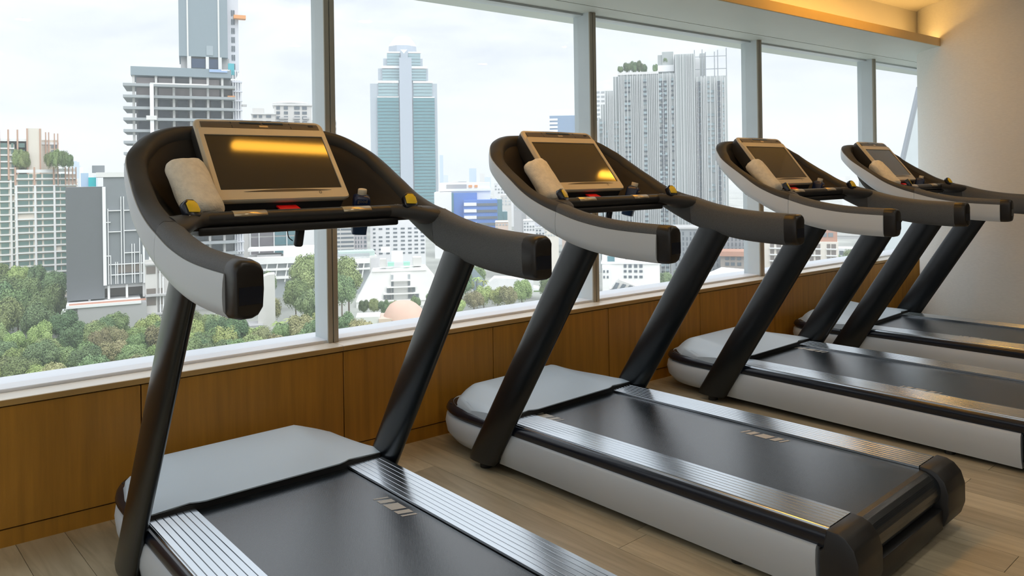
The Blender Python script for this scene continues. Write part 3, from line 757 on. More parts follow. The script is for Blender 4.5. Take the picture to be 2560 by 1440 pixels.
cm('orange', (.78, .36, .14)); cm('rust', (.60, .32, .24)); cm('rust2', (.50, .27, .19)); cm('salmon', (.66, .45, .36)); cm('salmon_wall', (.70, .55, .46)); cm('turquoise', (.03, .50, .55)); cm('teal_sheet', (.10, .45, .52)); cm('blue_banner', (.35, .48, .72)); cm('blue_pale', (.42, .56, .74)); cm('blue_sheet', (.16, .30, .50)); cm('blue_wall', (.10, .22, .58)); cm('mint', (.36, .68, .55)); cm('mint2', (.50, .62, .58)); cm('leaf_flat', (.14, .24, .07))
cm('tower_grey', (.42, .48, .54)); cm('tower_pale', (.42, .48, .56)); cm('stripe_grey', (.44, .475, .475), vs=.3, var=.15)
for n_, c_, r_ in (('window_green', (.16, .26, .24), .18), ('window_grey', (.24, .27, .29), .2), ('window_navy', (.06, .09, .15), .15), ('window_slate', (.14, .17, .20), .2), ('window_slate2', (.13, .155, .18), .25), ('window_brown', (.20, .17, .15), .4), ('window_teal', (.10, .24, .28), .15), ('window_mauve', (.20, .18, .20), .2), ('window_pale', (.44, .48, .50), .2), ('window_sky', (.42, .52, .55), .15), ('tower_teal', (.09, .27, .31), .12), ('tower_light', (.30, .46, .50), .12), ('blue_glass', (.17, .28, .44), .15)):
    cm(n_, c_, r_, var=.35, vs=.35)

gr = mesh_obj('ground', [(-6000, -200, ZG), (6000, -200, ZG), (6000, 9000, ZG), (-6000, 9000, ZG)], [(0, 1, 2, 3)], mat('city_ground', (.34, .35, .32), .95, var=.35, vscale=.02), None)
gr.rotation_euler = (0, 0, -YAW); tag(gr, 'grey green city ground far below the windows', kind='structure')

lw = mesh_obj('lawn', box_vs(-290, -20, 150, 318, ZG, ZG + .12), BOXF, mat('city_lawn', (.17, .24, .09), .95, var=.35, vscale=.15), None); lw.rotation_euler = (0, 0, -YAW); tag(lw, 'green park lawn under the trees', kind='structure')
CITY = [
('apartment_tower','cream apartment tower with terracotta piers and roof garden trees','building',None,-224.49,365,[('b','wall','cream',[(-35.06,11.15,14,34,0.0,84.26)]),('b','wall','cream',[(-27.09,-6.85,6,20,0.0,81.65)]),('b','wall','cream',[(-7.01,18.17,0,16,0.0,67.43)]),('b','core','cream2',[(-2.07,4.14,5,14,0.0,89.32)]),('b','parapet','white',[(-27.09,-1.91,5.4,14,83.14,84.26),(4.14,11.47,13.6,15,82.02,83.14)]),('b','parapet','white',[(-6.37,9.56,-0.6,1,68.18,69.67),(9.72,18.17,-0.6,1,68.55,70.05)]),('b','pier','terracotta',[(-17.24,-16.54,5.0,6.2,65.0,88.57)]),('b','pier','terracotta',[(-13.1,-12.4,5.0,6.2,65.0,88.57)]),('b','pier','terracotta',[(-9.59,-8.89,5.0,6.2,65.0,88.57)]),('b','pier','terracotta',[(-5.93,-5.23,5.0,6.2,65.0,88.57)]),('b','pier','terracotta',[(-2.07,-1.43,4.4,6,66.68,89.13)]),('b','pier','terracotta',[(3.19,3.82,4.4,6,66.68,89.13)]),('b','pier','terracotta',[(5.64,6.15,13,14.4,77.34,88.01)]),('b','pier','terracotta',[(6.92,7.43,13,14.4,77.34,88.01)]),('b','pier','terracotta',[(9.31,9.82,13,14.4,77.34,87.44)]),('b','pier','terracotta',[(10.74,11.25,13,14.4,77.34,87.44)]),('b','pier','terracotta',[(-6.88,-6.18,-1,0.4,62.38,70.79)]),('b','pier','terracotta',[(0.61,1.31,-1,0.4,62.38,70.79)]),('b','pier','terracotta',[(8.41,9.11,-1,0.4,62.38,70.79)]),('b','pier','terracotta',[(10.29,10.74,-1,0.4,62.19,70.79)]),('b','pier','terracotta',[(13.32,13.77,-1,0.4,62.19,70.79)]),('b','pier','terracotta',[(14.76,15.2,-1,0.4,62.19,70.79)]),('b','pier','terracotta',[(16.35,16.8,-1,0.4,62.19,70.79)]),('b','pier','terracotta',[(17.78,18.23,-1,0.4,62.19,70.79)]),('b','pier','white',[(-6.71,-5.88,-1,0.4,0.0,62.38)]),('b','pier','white',[(0.78,1.61,-1,0.4,0.0,62.38)]),('b','pier','white',[(8.51,9.34,-1,0.4,0.0,62.38)]),('b','pier','white',[(-8.86,-8.03,5,6.4,0.0,64.81)]),('b','pier','white',[(-15.39,-14.56,5,6.4,0.0,64.81)]),('b','floor_band','white',[(-7.01,18.17,-0.9,0.2,65.05,65.61)]),('b','floor_band','white',[(-7.01,18.17,-0.9,0.2,61.92,62.48)]),('b','floor_band','white',[(-7.01,18.17,-0.9,0.2,58.78,59.35)]),('b','floor_band','white',[(-7.01,18.17,-0.9,0.2,55.65,56.21)]),('b','floor_band','white',[(-7.01,18.17,-0.9,0.2,52.52,53.08)]),('b','floor_band','white',[(-7.01,18.17,-0.9,0.2,49.38,49.95)]),('b','floor_band','white',[(-7.01,18.17,-0.9,0.2,46.25,46.81)]),('b','floor_band','white',[(-7.01,18.17,-0.9,0.2,43.12,43.68)]),('b','floor_band','white',[(-7.01,18.17,-0.9,0.2,39.98,40.54)]),('b','floor_band','white',[(-7.01,18.17,-0.9,0.2,36.85,37.41)]),('b','floor_band','white',[(-7.01,18.17,-0.9,0.2,33.72,34.28)]),('b','floor_band','white',[(-7.01,18.17,-0.9,0.2,30.58,31.14)]),('b','floor_band','white',[(-7.01,18.17,-0.9,0.2,27.45,28.01)]),('b','floor_band','white',[(-7.01,18.17,-0.9,0.2,24.32,24.88)]),('b','floor_band','white',[(-7.01,18.17,-0.9,0.2,21.18,21.74)]),('b','floor_band','white',[(-7.01,18.17,-0.9,0.2,18.05,18.61)]),('b','floor_band','white',[(-7.01,18.17,-0.9,0.2,14.91,15.48)]),('b','floor_band','white',[(-7.01,18.17,-0.9,0.2,11.78,12.34)]),('b','floor_band','white',[(-7.01,18.17,-0.9,0.2,8.65,9.21)]),('g','window','window_green',[(-5.58,-1.59),(-1.12,0.16),(1.91,3.67),(4.46,8.37),(9.56,11.15),(11.63,13.7)],[(65.84,67.61),(62.7,64.48),(59.57,61.35),(56.44,58.21),(53.3,55.08),(50.17,51.95),(47.04,48.81),(43.9,45.68),(40.77,42.55),(37.64,39.41),(34.5,36.28),(31.37,33.15),(28.23,30.01),(25.1,26.88),(21.97,23.74),(18.83,20.61),(15.7,17.48),(12.57,14.34),(9.43,11.21)],-0.25,0.3,[(0,6),(1,6),(4,11),(5,18)]),('b','floor_band','white',[(-27.09,-6.85,5.2,6.2,79.46,80.02)]),('b','floor_band','white',[(-27.09,-6.85,5.2,6.2,76.35,76.91)]),('b','floor_band','white',[(-27.09,-6.85,5.2,6.2,73.25,73.81)]),('b','floor_band','white',[(-27.09,-6.85,5.2,6.2,70.14,70.7)]),('b','floor_band','white',[(-27.09,-6.85,5.2,6.2,67.03,67.6)]),('b','floor_band','white',[(-27.09,-6.85,5.2,6.2,63.93,64.49)]),('b','floor_band','white',[(-27.09,-6.85,5.2,6.2,60.82,61.38)]),('b','floor_band','white',[(-27.09,-6.85,5.2,6.2,57.72,58.28)]),('b','floor_band','white',[(-27.09,-6.85,5.2,6.2,54.61,55.17)]),('b','floor_band','white',[(-27.09,-6.85,5.2,6.2,51.51,52.07)]),('b','floor_band','white',[(-27.09,-6.85,5.2,6.2,48.4,48.96)]),('b','floor_band','white',[(-27.09,-6.85,5.2,6.2,45.3,45.86)]),('b','floor_band','white',[(-27.09,-6.85,5.2,6.2,42.19,42.75)]),('b','floor_band','white',[(-27.09,-6.85,5.2,6.2,39.09,39.65)]),('b','floor_band','white',[(-27.09,-6.85,5.2,6.2,35.98,36.54)]),('b','floor_band','white',[(-27.09,-6.85,5.2,6.2,32.87,33.44)]),('b','floor_band','white',[(-27.09,-6.85,5.2,6.2,29.77,30.33)]),('b','floor_band','white',[(-27.09,-6.85,5.2,6.2,26.66,27.22)]),('b','floor_band','white',[(-27.09,-6.85,5.2,6.2,23.56,24.12)]),('b','floor_band','white',[(-27.09,-6.85,5.2,6.2,20.45,21.01)]),('b','floor_band','white',[(-27.09,-6.85,5.2,6.2,17.35,17.91)]),('b','floor_band','white',[(-27.09,-6.85,5.2,6.2,14.24,14.8)]),('b','floor_band','white',[(-27.09,-6.85,5.2,6.2,11.14,11.7)]),('b','floor_band','white',[(-27.09,-6.85,5.2,6.2,8.03,8.59)]),('g','window','window_green',[(-19.12,-15.3),(-14.34,-13.07),(-12.59,-9.48),(-8.13,-7.17)],[(80.24,82.21),(77.14,79.1),(74.03,76.0),(70.93,72.89),(67.82,69.78),(64.71,66.68),(61.61,63.57),(58.5,60.47),(55.4,57.36),(52.29,54.26),(49.19,51.15),(46.08,48.05),(42.98,44.94),(39.87,41.84),(36.77,38.73),(33.66,35.62),(30.55,32.52),(27.45,29.41),(24.34,26.31),(21.24,23.2),(18.13,20.1),(15.03,16.99),(11.92,13.89),(8.82,10.78)],5.75,6.3,[(3,8),(3,23)]),('g','window','window_green',[(-5.26,-2.71)],[(80.24,82.21),(77.14,79.1),(74.03,76.0),(70.93,72.89)],5.75,14.3,[]),('g','window','window_grey',[(8.13,10.52)],[(80.34,82.21),(77.72,79.4)],13.7,14.3,[]),('b','plant_room','brown_grey',[(7.01,12.91,3,9,74.54,77.34)])]),
('unfinished_tower','tall grey netted tower under construction on a bare concrete frame','building',None,-156.93,378,[('b','netting','slate',[(-3.22,18.97,0,30,123.85,232.34)]),('b','side_wall','pale_lilac',[(18.97,24.33,4,34,117.65,232.34)]),('b','strip','pale',[(0.36,1.07,-0.4,1,117.65,232.34)]),('b','strip','pale',[(14.49,15.21,-0.4,1,117.65,232.34)]),('b','patch','slate2',[(9.13,12.17,-0.25,0.3,124.62,129.27)]),('g','window','window_navy',[(2.33,8.59),(10.2,14.85)],[(118.42,122.88)],0.6,1.2,[]),('b','column_row','pale',[(1.07,2.15,0,1.2,117.45,123.85),(8.77,10.2,0,1.2,117.45,123.85),(15.21,16.1,0,1.2,117.45,123.85)]),('b','core','concrete',[(-2.51,19.68,3,28,117.65,123.85)]),('g','side_window','window_slate',[(20.94,21.56),(21.83,22.55)],[(145.55,148.26),(141.09,143.8),(136.63,139.35),(132.18,134.89),(127.72,130.43),(123.27,125.98),(118.81,121.52)],3.6,4.2,[]),('b','platform','orange',[(22.01,27.73,1,5,143.8,145.55)]),('b','platform','orange',[(18.43,21.83,-3,1,103.5,104.86)]),('b','parapet','slate',[(-24.16,20.22,-4,26,113.38,117.45)]),('b','banner','blue_banner',[(10.2,18.43,-4.5,-3.9,115.9,117.26)]),('b','teal_sheet','teal_sheet',[(18.97,21.83,-1,0.5,115.32,120.94)]),('b','floor_slab','concrete_dark',[(-27.38,21.83,-6,20,108.06,109.32)]),('b','floor_slab','concrete_dark',[(-27.38,21.83,-6,20,102.63,103.89)]),('b','floor_slab','concrete_dark',[(-27.38,21.83,-6,20,97.21,98.47)]),('b','floor_slab','concrete_dark',[(-27.38,21.83,-6,20,91.98,93.24)]),('b','floor_slab','concrete_dark',[(-27.38,21.83,-6,20,86.55,87.81)]),('b','floor_slab','concrete_dark',[(-27.38,21.83,-6,20,81.13,82.39)]),('b','floor_slab','concrete_dark',[(-27.38,21.83,-6,20,75.9,77.16)]),('b','floor_slab','concrete_dark',[(-27.38,21.83,-6,20,70.67,71.92)]),('b','floor_slab','concrete_dark',[(-27.38,21.83,-6,20,65.24,66.5)]),('b','floor_slab','concrete_dark',[(-27.38,21.83,-6,20,59.82,61.07)]),('b','floor_slab','concrete_dark',[(-27.38,21.83,-6,20,54.39,55.65)]),('b','floor_slab','concrete_dark',[(-27.38,21.83,-6,20,48.97,50.23)]),('b','floor_slab','concrete_dark',[(-27.38,21.83,-6,20,43.54,44.8)]),('b','floor_slab','concrete_dark',[(-27.38,21.83,-6,20,38.12,39.38)]),('b','floor_slab','concrete_dark',[(-27.38,21.83,-6,20,32.69,33.95)]),('b','floor_slab','concrete_dark',[(-27.38,21.83,-6,20,27.27,28.53)]),('b','core','concrete',[(-22.37,20.58,4,18,0.0,113.38)]),('b','pillar','concrete_light',[(-23.62,-22.55,-3,-1.5,0.0,113.38)]),('b','pillar','concrete_light',[(-13.96,-12.88,-3,-1.5,0.0,113.38)]),('b','pillar','concrete_light',[(-6.26,-5.19,-3,-1.5,0.0,113.38)]),('b','pillar','concrete_light',[(1.25,2.33,-3,-1.5,0.0,113.38)]),('b','pillar','concrete_light',[(8.95,10.02,-3,-1.5,0.0,113.38)]),('b','pillar','concrete_light',[(15.57,16.64,-3,-1.5,0.0,113.38)]),('g','opening','window_slate',[(-21.47,-16.46),(-12.53,-7.52),(-4.12,0.36),(3.58,8.23),(10.91,15.21)],[(99.05,103.12),(93.62,97.5),(88.2,92.27),(82.77,86.84),(77.54,81.42),(72.31,75.99),(39.57,43.64),(34.14,38.21),(28.72,32.79)],2.6,4.1,[(0,6),(1,7),(2,8)]),('g','hoarding','concrete_pink',[(-22.01,-14.31),(-12.53,-5.9),(-5.19,1.79),(2.51,9.3),(10.2,14.85)],[(109.7,112.8),(104.09,107.96)],0.5,1.2,[(2,0)]),('b','hoist_mast','white',[(-15.93,-14.31,-9,-6.5,0.0,109.12)]),('b','hoist_beam','white',[(-15.75,9.48,-9,-8,108.83,109.41)]),('b','hoist_car','pale',[(-17.54,-13.06,-9.6,-6,92.07,94.01)]),('g','scaffold_pole','white',[(20.94,21.29),(22.19,22.55),(23.26,23.62),(24.51,24.87)],[(26.98,117.65)],-1,-0.4,[]),('g','scaffold_deck','pale_lilac',[(20.76,25.41)],[(111.64,112.22),(106.99,107.57),(102.34,102.92),(97.69,98.27),(93.04,93.62),(88.39,88.97),(83.74,84.32),(79.09,79.67),(74.44,75.02),(69.79,70.37),(65.14,65.72),(60.49,61.07),(55.84,56.43),(51.19,51.78),(46.54,47.13),(41.89,42.48),(37.24,37.83),(32.6,33.18),(27.95,28.53)],-1.2,2,[]),('b','side_wall','pale_lilac',[(21.11,25.23,2,20,0.0,113.0)]),('b','gangway','concrete',[(25.23,27.56,0,2,100.02,100.99)]),('b','screen_wall','pale_lilac',[(20.22,24.16,6,16,0.0,113.38)])]),
('clad_building','charcoal clad block with a white steel grid over its side facade','building',None,-168.01,322,[('b','wall','charcoal',[(-14.19,-0.59,0,26,15.34,61.39)]),('b','wall','charcoal2',[(-0.59,16.1,-0.2,26,20.79,65.35)]),('b','roof_beam','pale',[(-3.22,16.1,-0.8,26,65.35,67.33)]),('b','tank_house','charcoal2',[(-4.68,0.0,6,14,67.33,70.3)]),('b','tarp','turquoise',[(-6.0,-3.22,3,5,61.55,65.35)]),('b','tarp','blue_pale',[(-8.78,-6.0,4,6,61.55,67.16)]),('b','edge_strip','white',[(-1.02,0.22,-1,-0.1,20.79,61.39)]),('b','edge_strip','white',[(13.75,14.49,-1,-0.1,20.79,65.35)]),('b','grid_post','white',[(0.8,1.1,-1.2,-0.5,21.12,52.31)]),('b','grid_post','white',[(5.63,5.93,-1.2,-0.5,21.12,57.26)]),('b','grid_post','white',[(6.66,6.95,-1.2,-0.5,21.12,57.26)]),('b','grid_post','white',[(1.61,1.9,-1.2,-0.5,21.12,32.84)]),('b','grid_post','white',[(9.51,9.8,-1.2,-0.5,21.12,37.46)]),('b','grid_post','white',[(10.46,10.75,-1.2,-0.5,21.12,37.46)]),('b','grid_post','white',[(3.37,3.66,-1.2,-0.5,21.12,30.2)]),('b','grid_post','white',[(4.1,4.39,-1.2,-0.5,21.12,30.2)]),('b','grid_post','white',[(12.44,12.73,-1.2,-0.5,21.12,52.64)]),('b','grid_post','white',[(13.02,13.32,-1.2,-0.5,21.12,32.84)]),('b','grid_rail','white',[(0.88,5.71,-1.2,-0.5,51.32,51.65)]),('b','grid_rail','white',[(6.88,13.17,-1.2,-0.5,51.32,51.65)]),('b','grid_rail','white',[(0.88,5.71,-1.2,-0.5,42.57,42.9)]),('b','grid_rail','white',[(6.88,13.17,-1.2,-0.5,42.9,43.23)]),('b','grid_rail','white',[(6.88,12.88,-1.2,-0.5,33.66,33.99)]),('b','grid_rail','white',[(1.17,13.75,-1.2,-0.5,29.04,29.37)]),('b','grid_rail','white',[(1.46,13.75,-1.2,-0.5,24.75,25.08)]),('b','grid_rail','white',[(0.29,1.9,-1.2,-0.5,46.54,46.87)]),('b','grid_rail','white',[(0.29,1.9,-1.2,-0.5,32.67,33.0)]),('b','window_strip','window_brown',[(4.24,13.61,-0.6,-0.1,25.58,29.04)]),('b','upper_floor','concrete',[(-7.32,16.1,1,24,19.3,20.62)]),('b','core','window_brown',[(-5.85,16.1,9,24,15.01,19.3)]),('b','pillar','pale',[(-6.58,-5.71,0.5,2.5,14.85,20.62)]),('b','pillar','pale',[(0.44,1.32,0.5,2.5,14.85,20.62)]),('b','pillar','pale',[(7.17,8.05,0.5,2.5,14.85,20.62)]),('b','pillar','pale',[(13.61,14.49,0.5,2.5,14.85,20.62)]),('b','podium','grey_panel',[(-10.24,14.63,-9,28,0.0,13.69)]),('b','podium_edge','white',[(-14.19,12.58,-9.6,28,13.53,14.68)]),('b','debris_net','rust',[(-13.17,14.34,-9,-8.4,14.68,15.34)]),('b','scaffold_sheet','blue_sheet',[(-15.95,-10.24,-8,6,0.0,9.57)]),('b','scaffold_deck','pale',[(-15.95,-10.24,-8.4,5,11.22,11.71),(-15.95,-10.24,-8.4,5,10.14,10.56)]),('b','podium','grey_panel',[(-14.05,-10.24,-7,20,0.0,13.03)]),('b','annex','concrete_light',[(14.49,19.02,-2,16,0.0,30.36)]),('b','annex','concrete_light',[(19.02,24.58,2,16,0.0,24.58)]),('b','annex_slab','concrete',[(14.49,24.87,-4,14,15.18,16.0)]),('b','annex_slab','concrete',[(14.49,21.66,-3,14,28.22,28.88)]),('b','annex_slab','concrete',[(14.49,24.87,-4,14,7.42,8.08)]),('g','annex_opening','window_brown',[(14.92,18.44),(19.61,21.36)],[(24.58,27.56),(16.17,18.31),(11.38,14.68)],-2.3,-1.9,[]),('b','hoist_mast','white',[(19.9,20.34,-2.5,-1.5,0.0,26.24),(21.07,21.51,-2.5,-1.5,0.0,22.93)]),('b','roof_unit','white',[(16.1,17.27,0,3,29.54,31.19)])]),
('terraced_tower','pale terraced residential tower with a disc shaped roof','building',None,-148.05,530,[('b','wall','concrete_light',[(-12.56,12.3,6,30,0.0,115.14)]),('b','wall','concrete_light',[(-26.95,-11.77,2,24,0.0,108.08)]),('b','wall','concrete_light',[(-26.42,-19.1,4,12,103.73,111.88)]),('b','wall','concrete_light',[(11.77,29.3,10,34,0.0,104.55)]),('n','roof_disc','pale',[(-1.31,12.22,115.41),(-1.31,12.77,116.23),(-1.31,8.15,117.45)],18,16,22.5),('b','roof_slab','pale',[(-13.6,12.82,5,31,114.05,115.14)]),('b','eave','pale',[(-27.47,-11.25,1,25,107.54,108.35)]),('g','balcony','concrete',[(-24.86,-20.93),(-19.62,-13.6),(-9.16,-3.4),(0.0,4.45),(6.54,10.73)],[(104.82,105.91),(101.29,102.37),(97.76,98.84),(94.22,95.31)],4,6.5,[]),('g','window','window_slate',[(-10.99,-8.63),(-6.02,-3.4),(0.78,4.45),(6.02,9.16)],[(111.34,113.51),(108.08,109.98),(104.55,106.72),(101.02,103.19)],5.6,6.1,[]),('g','window','window_slate',[(-25.9,-23.55),(-22.24,-20.15),(-17.53,-14.39)],[(105.36,106.99),(101.29,103.19),(97.76,99.66)],1.6,2.1,[]),('g','window','window_slate',[(25.9,28.78)],[(101.02,103.19),(97.21,99.39),(93.41,95.58),(89.61,91.78),(85.8,87.98),(82.0,84.17)],9.6,10.1,[])]),
('grid_office','grey glazed office with pale upright ribs behind the hotel wing','building',None,-141.21,475,[('b','wall','concrete_light',[(-23.34,21.0,1,24,0.0,58.26)]),('g','glazing','window_mauve',[(-17.04,-12.84),(-12.13,-4.2)],[(34.89,39.27),(29.53,33.92),(23.69,28.56),(18.34,23.21)],0.4,1.1,[]),('g','glazing','window_teal',[(-3.5,3.27),(3.73,10.5)],[(34.89,39.27),(29.53,33.92),(23.69,28.56),(18.34,23.21)],0.4,1.1,[]),('g','window','window_slate',[(13.77,16.57)],[(36.84,38.54),(33.19,34.89),(29.78,31.48),(26.13,27.83),(22.47,24.42)],0.4,1.1,[]),('b','rib','white',[(-18.02,-17.46,-0.2,1,0.0,55.83)]),('b','rib','white',[(-12.88,-12.32,-0.2,1,0.0,55.83)]),('b','rib','white',[(-4.25,-3.69,-0.2,1,0.0,55.83)]),('b','rib','white',[(3.22,3.78,-0.2,1,0.0,55.83)]),('b','rib','white',[(10.69,11.25,-0.2,1,0.0,55.83)]),('b','wall','white',[(10.97,21.0,-1,20,0.0,50.96)])]),
('teal_tower','stepped teal glass tower with a faceted white crown','building',None,-123.63,900,[('b','wall','tower_grey',[(-38.39,38.84,8,70,0.0,173.09)]),('b','wall','tower_grey',[(-29.25,28.79,14,62,173.09,191.54)]),('b','wall','tower_grey',[(-23.31,22.85,20,56,191.54,203.99)]),('b','pier','tower_pale',[(-4.57,9.6,2,20,0.0,202.61)]),('b','pier','tower_grey',[(-2.74,5.48,8,24,176.31,211.83)]),('g','glass_bay','tower_teal',[(-30.16,-5.48),(10.97,35.65)],[(155.1,156.48),(152.05,155.1),(148.27,151.31),(144.49,147.53),(140.7,143.75),(136.92,139.97),(133.14,136.18),(129.36,132.4),(125.57,128.62),(121.79,124.84),(118.01,121.05),(114.23,117.27),(110.44,113.49),(106.66,109.7),(102.88,105.92),(99.1,102.14),(95.31,98.36),(91.53,94.57),(87.75,90.79),(83.96,87.01),(80.18,83.23),(76.4,79.44),(72.62,75.66),(68.83,71.88),(65.05,68.1),(61.27,64.31),(57.49,60.53),(53.7,56.75),(49.92,52.97),(46.14,49.18),(42.36,45.4),(38.57,41.62),(34.79,37.84),(31.01,34.05),(27.23,30.27),(23.44,26.49),(19.66,22.71)],5,8.6,[]),('g','glass_bay','tower_light',[(-28.79,-6.4),(11.42,32.9)],[(169.95,173.09),(166.17,169.3),(162.38,165.52),(158.6,161.74)],6,8.6,[]),('g','glass_bay','tower_light',[(-24.22,-3.66),(6.85,26.51)],[(187.39,190.15),(183.97,186.74),(180.56,183.33),(177.15,179.91)],11,14.6,[]),('g','glass_bay','tower_light',[(-18.74,-4.11),(5.94,20.11)],[(206.58,209.53),(203.07,206.02),(199.56,202.52),(196.06,199.01),(192.55,195.5)],17,20.6,[]),('b','ledge','white',[(-30.16,-5.48,4.6,9,156.66,157.86),(10.97,35.65,4.6,9,156.2,157.4)]),('b','ledge','white',[(-29.25,-5.48,5.4,10,173.55,176.31),(10.97,33.82,5.4,10,173.55,175.85)]),('b','ledge','white',[(-24.68,-3.66,10.6,15,191.31,194.31),(6.4,27.42,10.6,15,191.08,193.84)]),('b','ledge','white',[(-18.74,-3.66,16.6,21,209.99,211.83),(5.94,21.02,16.6,21,209.99,211.83)]),('n','crown_drum','tower_pale',[(-0.46,17.07,191.54),(-0.46,17.99,211.83),(-0.46,17.53,220.6)],40,8,22.5),('n','crown_cap','white',[(-0.46,17.53,220.6),(-0.46,14.3,225.67),(-0.46,9.46,231.67),(-0.46,7.84,232.59)],40,8,22.5),('p','chevron','white',[(-3.2,211.83),(5.03,211.83),(0.91,207.22)],1.5,2.2)]),
('blue_office','white office block with bright blue facade bands','building',None,-32.83,610,[('b','wall','white',[(-28.1,-14.67,0,40,0.0,51.61)]),('b','wall','white',[(-24.35,15.92,10,50,0.0,58.8)]),('b','wall','blue_wall',[(-15.3,5.31,3,30,0.0,50.98)]),('b','wall','blue_wall',[(-5.31,20.92,-6,24,0.0,45.35)]),('b','wall','window_teal',[(20.61,24.66,-5,24,0.0,45.67)]),('b','wall','window_teal',[(20.29,28.72,-2,26,0.0,35.98)]),('b','glass_strip','window_teal',[(-15.3,-13.11,2.4,4,0.0,50.98)]),('b','roof_edge','white',[(-24.98,16.55,8.6,10.4,52.23,54.11)]),('b','window_band','white',[(-5.0,4.68,-6.8,-5.8,40.98,43.48)]),('b','window_band','white',[(-5.0,4.68,-6.8,-5.8,35.91,38.41)]),('b','window_band','white',[(-5.0,4.68,-6.8,-5.8,30.85,33.35)]),('b','window_band','white',[(-5.0,4.68,-6.8,-5.8,25.78,28.28)]),('b','window_band','white',[(-5.0,4.68,-6.8,-5.8,20.72,23.22)]),('b','window_band','window_slate',[(5.0,20.61,-6.5,-5.8,40.82,42.85)]),('b','window_band','window_slate',[(5.0,20.61,-6.5,-5.8,35.76,37.79)]),('b','window_band','window_slate',[(5.0,20.61,-6.5,-5.8,30.69,32.72)]),('b','window_band','window_slate',[(5.0,20.61,-6.5,-5.8,25.63,27.66)]),('b','window_band','window_slate',[(5.0,20.61,-6.5,-5.8,20.56,22.59)]),('g','roof_box','orange',[(-5.62,-3.12),(-1.25,1.56),(3.43,5.93)],[(55.05,56.92)],9,11,[]),('b','penthouse','grey_panel',[(-18.73,-2.81,8.8,10.2,54.11,57.55)])]),
('white_office','long white office slab dotted with small dark windows','building',None,-74.32,500,[('b','wall','white2',[(-16.73,18.25,0,22,0.0,37.72)]),('g','window','window_slate',[(-14.96,-13.43),(-11.41,-9.13),(-6.84,-4.56),(-2.28,0.25),(2.53,5.07),(7.1,9.38),(11.15,13.43),(15.21,17.49)],[(30.44,31.44),(27.83,28.83),(25.22,26.22),(22.6,23.6),(19.99,20.99),(17.37,18.37),(14.76,15.76)],-0.25,0.4,[(1,1)])]),
('banded_office','grey office block striped with dark window bands','building',None,-97.25,472,[('b','wall','concrete_light',[(-9.48,1.18,0,20,0.0,45.58)]),('b','wall','concrete_mauve',[(1.18,9.0,3,20,0.0,45.58)]),('b','window_band','window_slate',[(-6.63,0.95,-0.25,0.4,34.75,35.79)]),('b','window_band','window_slate',[(-6.63,0.95,-0.25,0.4,32.23,33.27)]),('b','window_band','window_slate',[(-6.63,0.95,-0.25,0.4,29.71,30.75)]),('b','window_band','window_slate',[(-6.63,0.95,-0.25,0.4,27.2,28.24)]),('b','window_band','window_slate',[(-6.63,0.95,-0.25,0.4,24.68,25.72)]),('b','window_band','window_slate',[(-6.63,0.95,-0.25,0.4,22.17,23.21)]),('b','window_band','window_slate',[(-6.63,0.95,-0.25,0.4,19.65,20.69)]),('b','window_band','window_slate',[(-6.63,0.95,-0.25,0.4,17.13,18.17)]),('b','window_band','window_slate',[(-9.48,-7.11,-0.25,0.4,34.75,35.79)]),('b','window_band','window_slate',[(-9.48,-7.11,-0.25,0.4,32.23,33.27)]),('b','window_band','window_slate',[(-9.48,-7.11,-0.25,0.4,29.71,30.75)]),('b','window_band','window_slate',[(-9.48,-7.11,-0.25,0.4,27.2,28.24)]),('b','window_band','window_slate',[(-9.48,-7.11,-0.25,0.4,24.68,25.72)]),('b','window_band','window_slate',[(-9.48,-7.11,-0.25,0.4,22.17,23.21)]),('b','window_band','window_slate',[(-9.48,-7.11,-0.25,0.4,19.65,20.69)]),('b','window_band','window_slate',[(-9.48,-7.11,-0.25,0.4,17.13,18.17)]),('g','window','window_slate',[(1.9,2.61),(3.55,4.26),(5.21,5.92),(7.11,8.53)],[(33.97,35.42),(31.46,32.91),(28.94,30.39),(26.42,27.88),(23.91,25.36),(21.39,22.84),(18.88,20.33)],2.75,3.4,[])]),
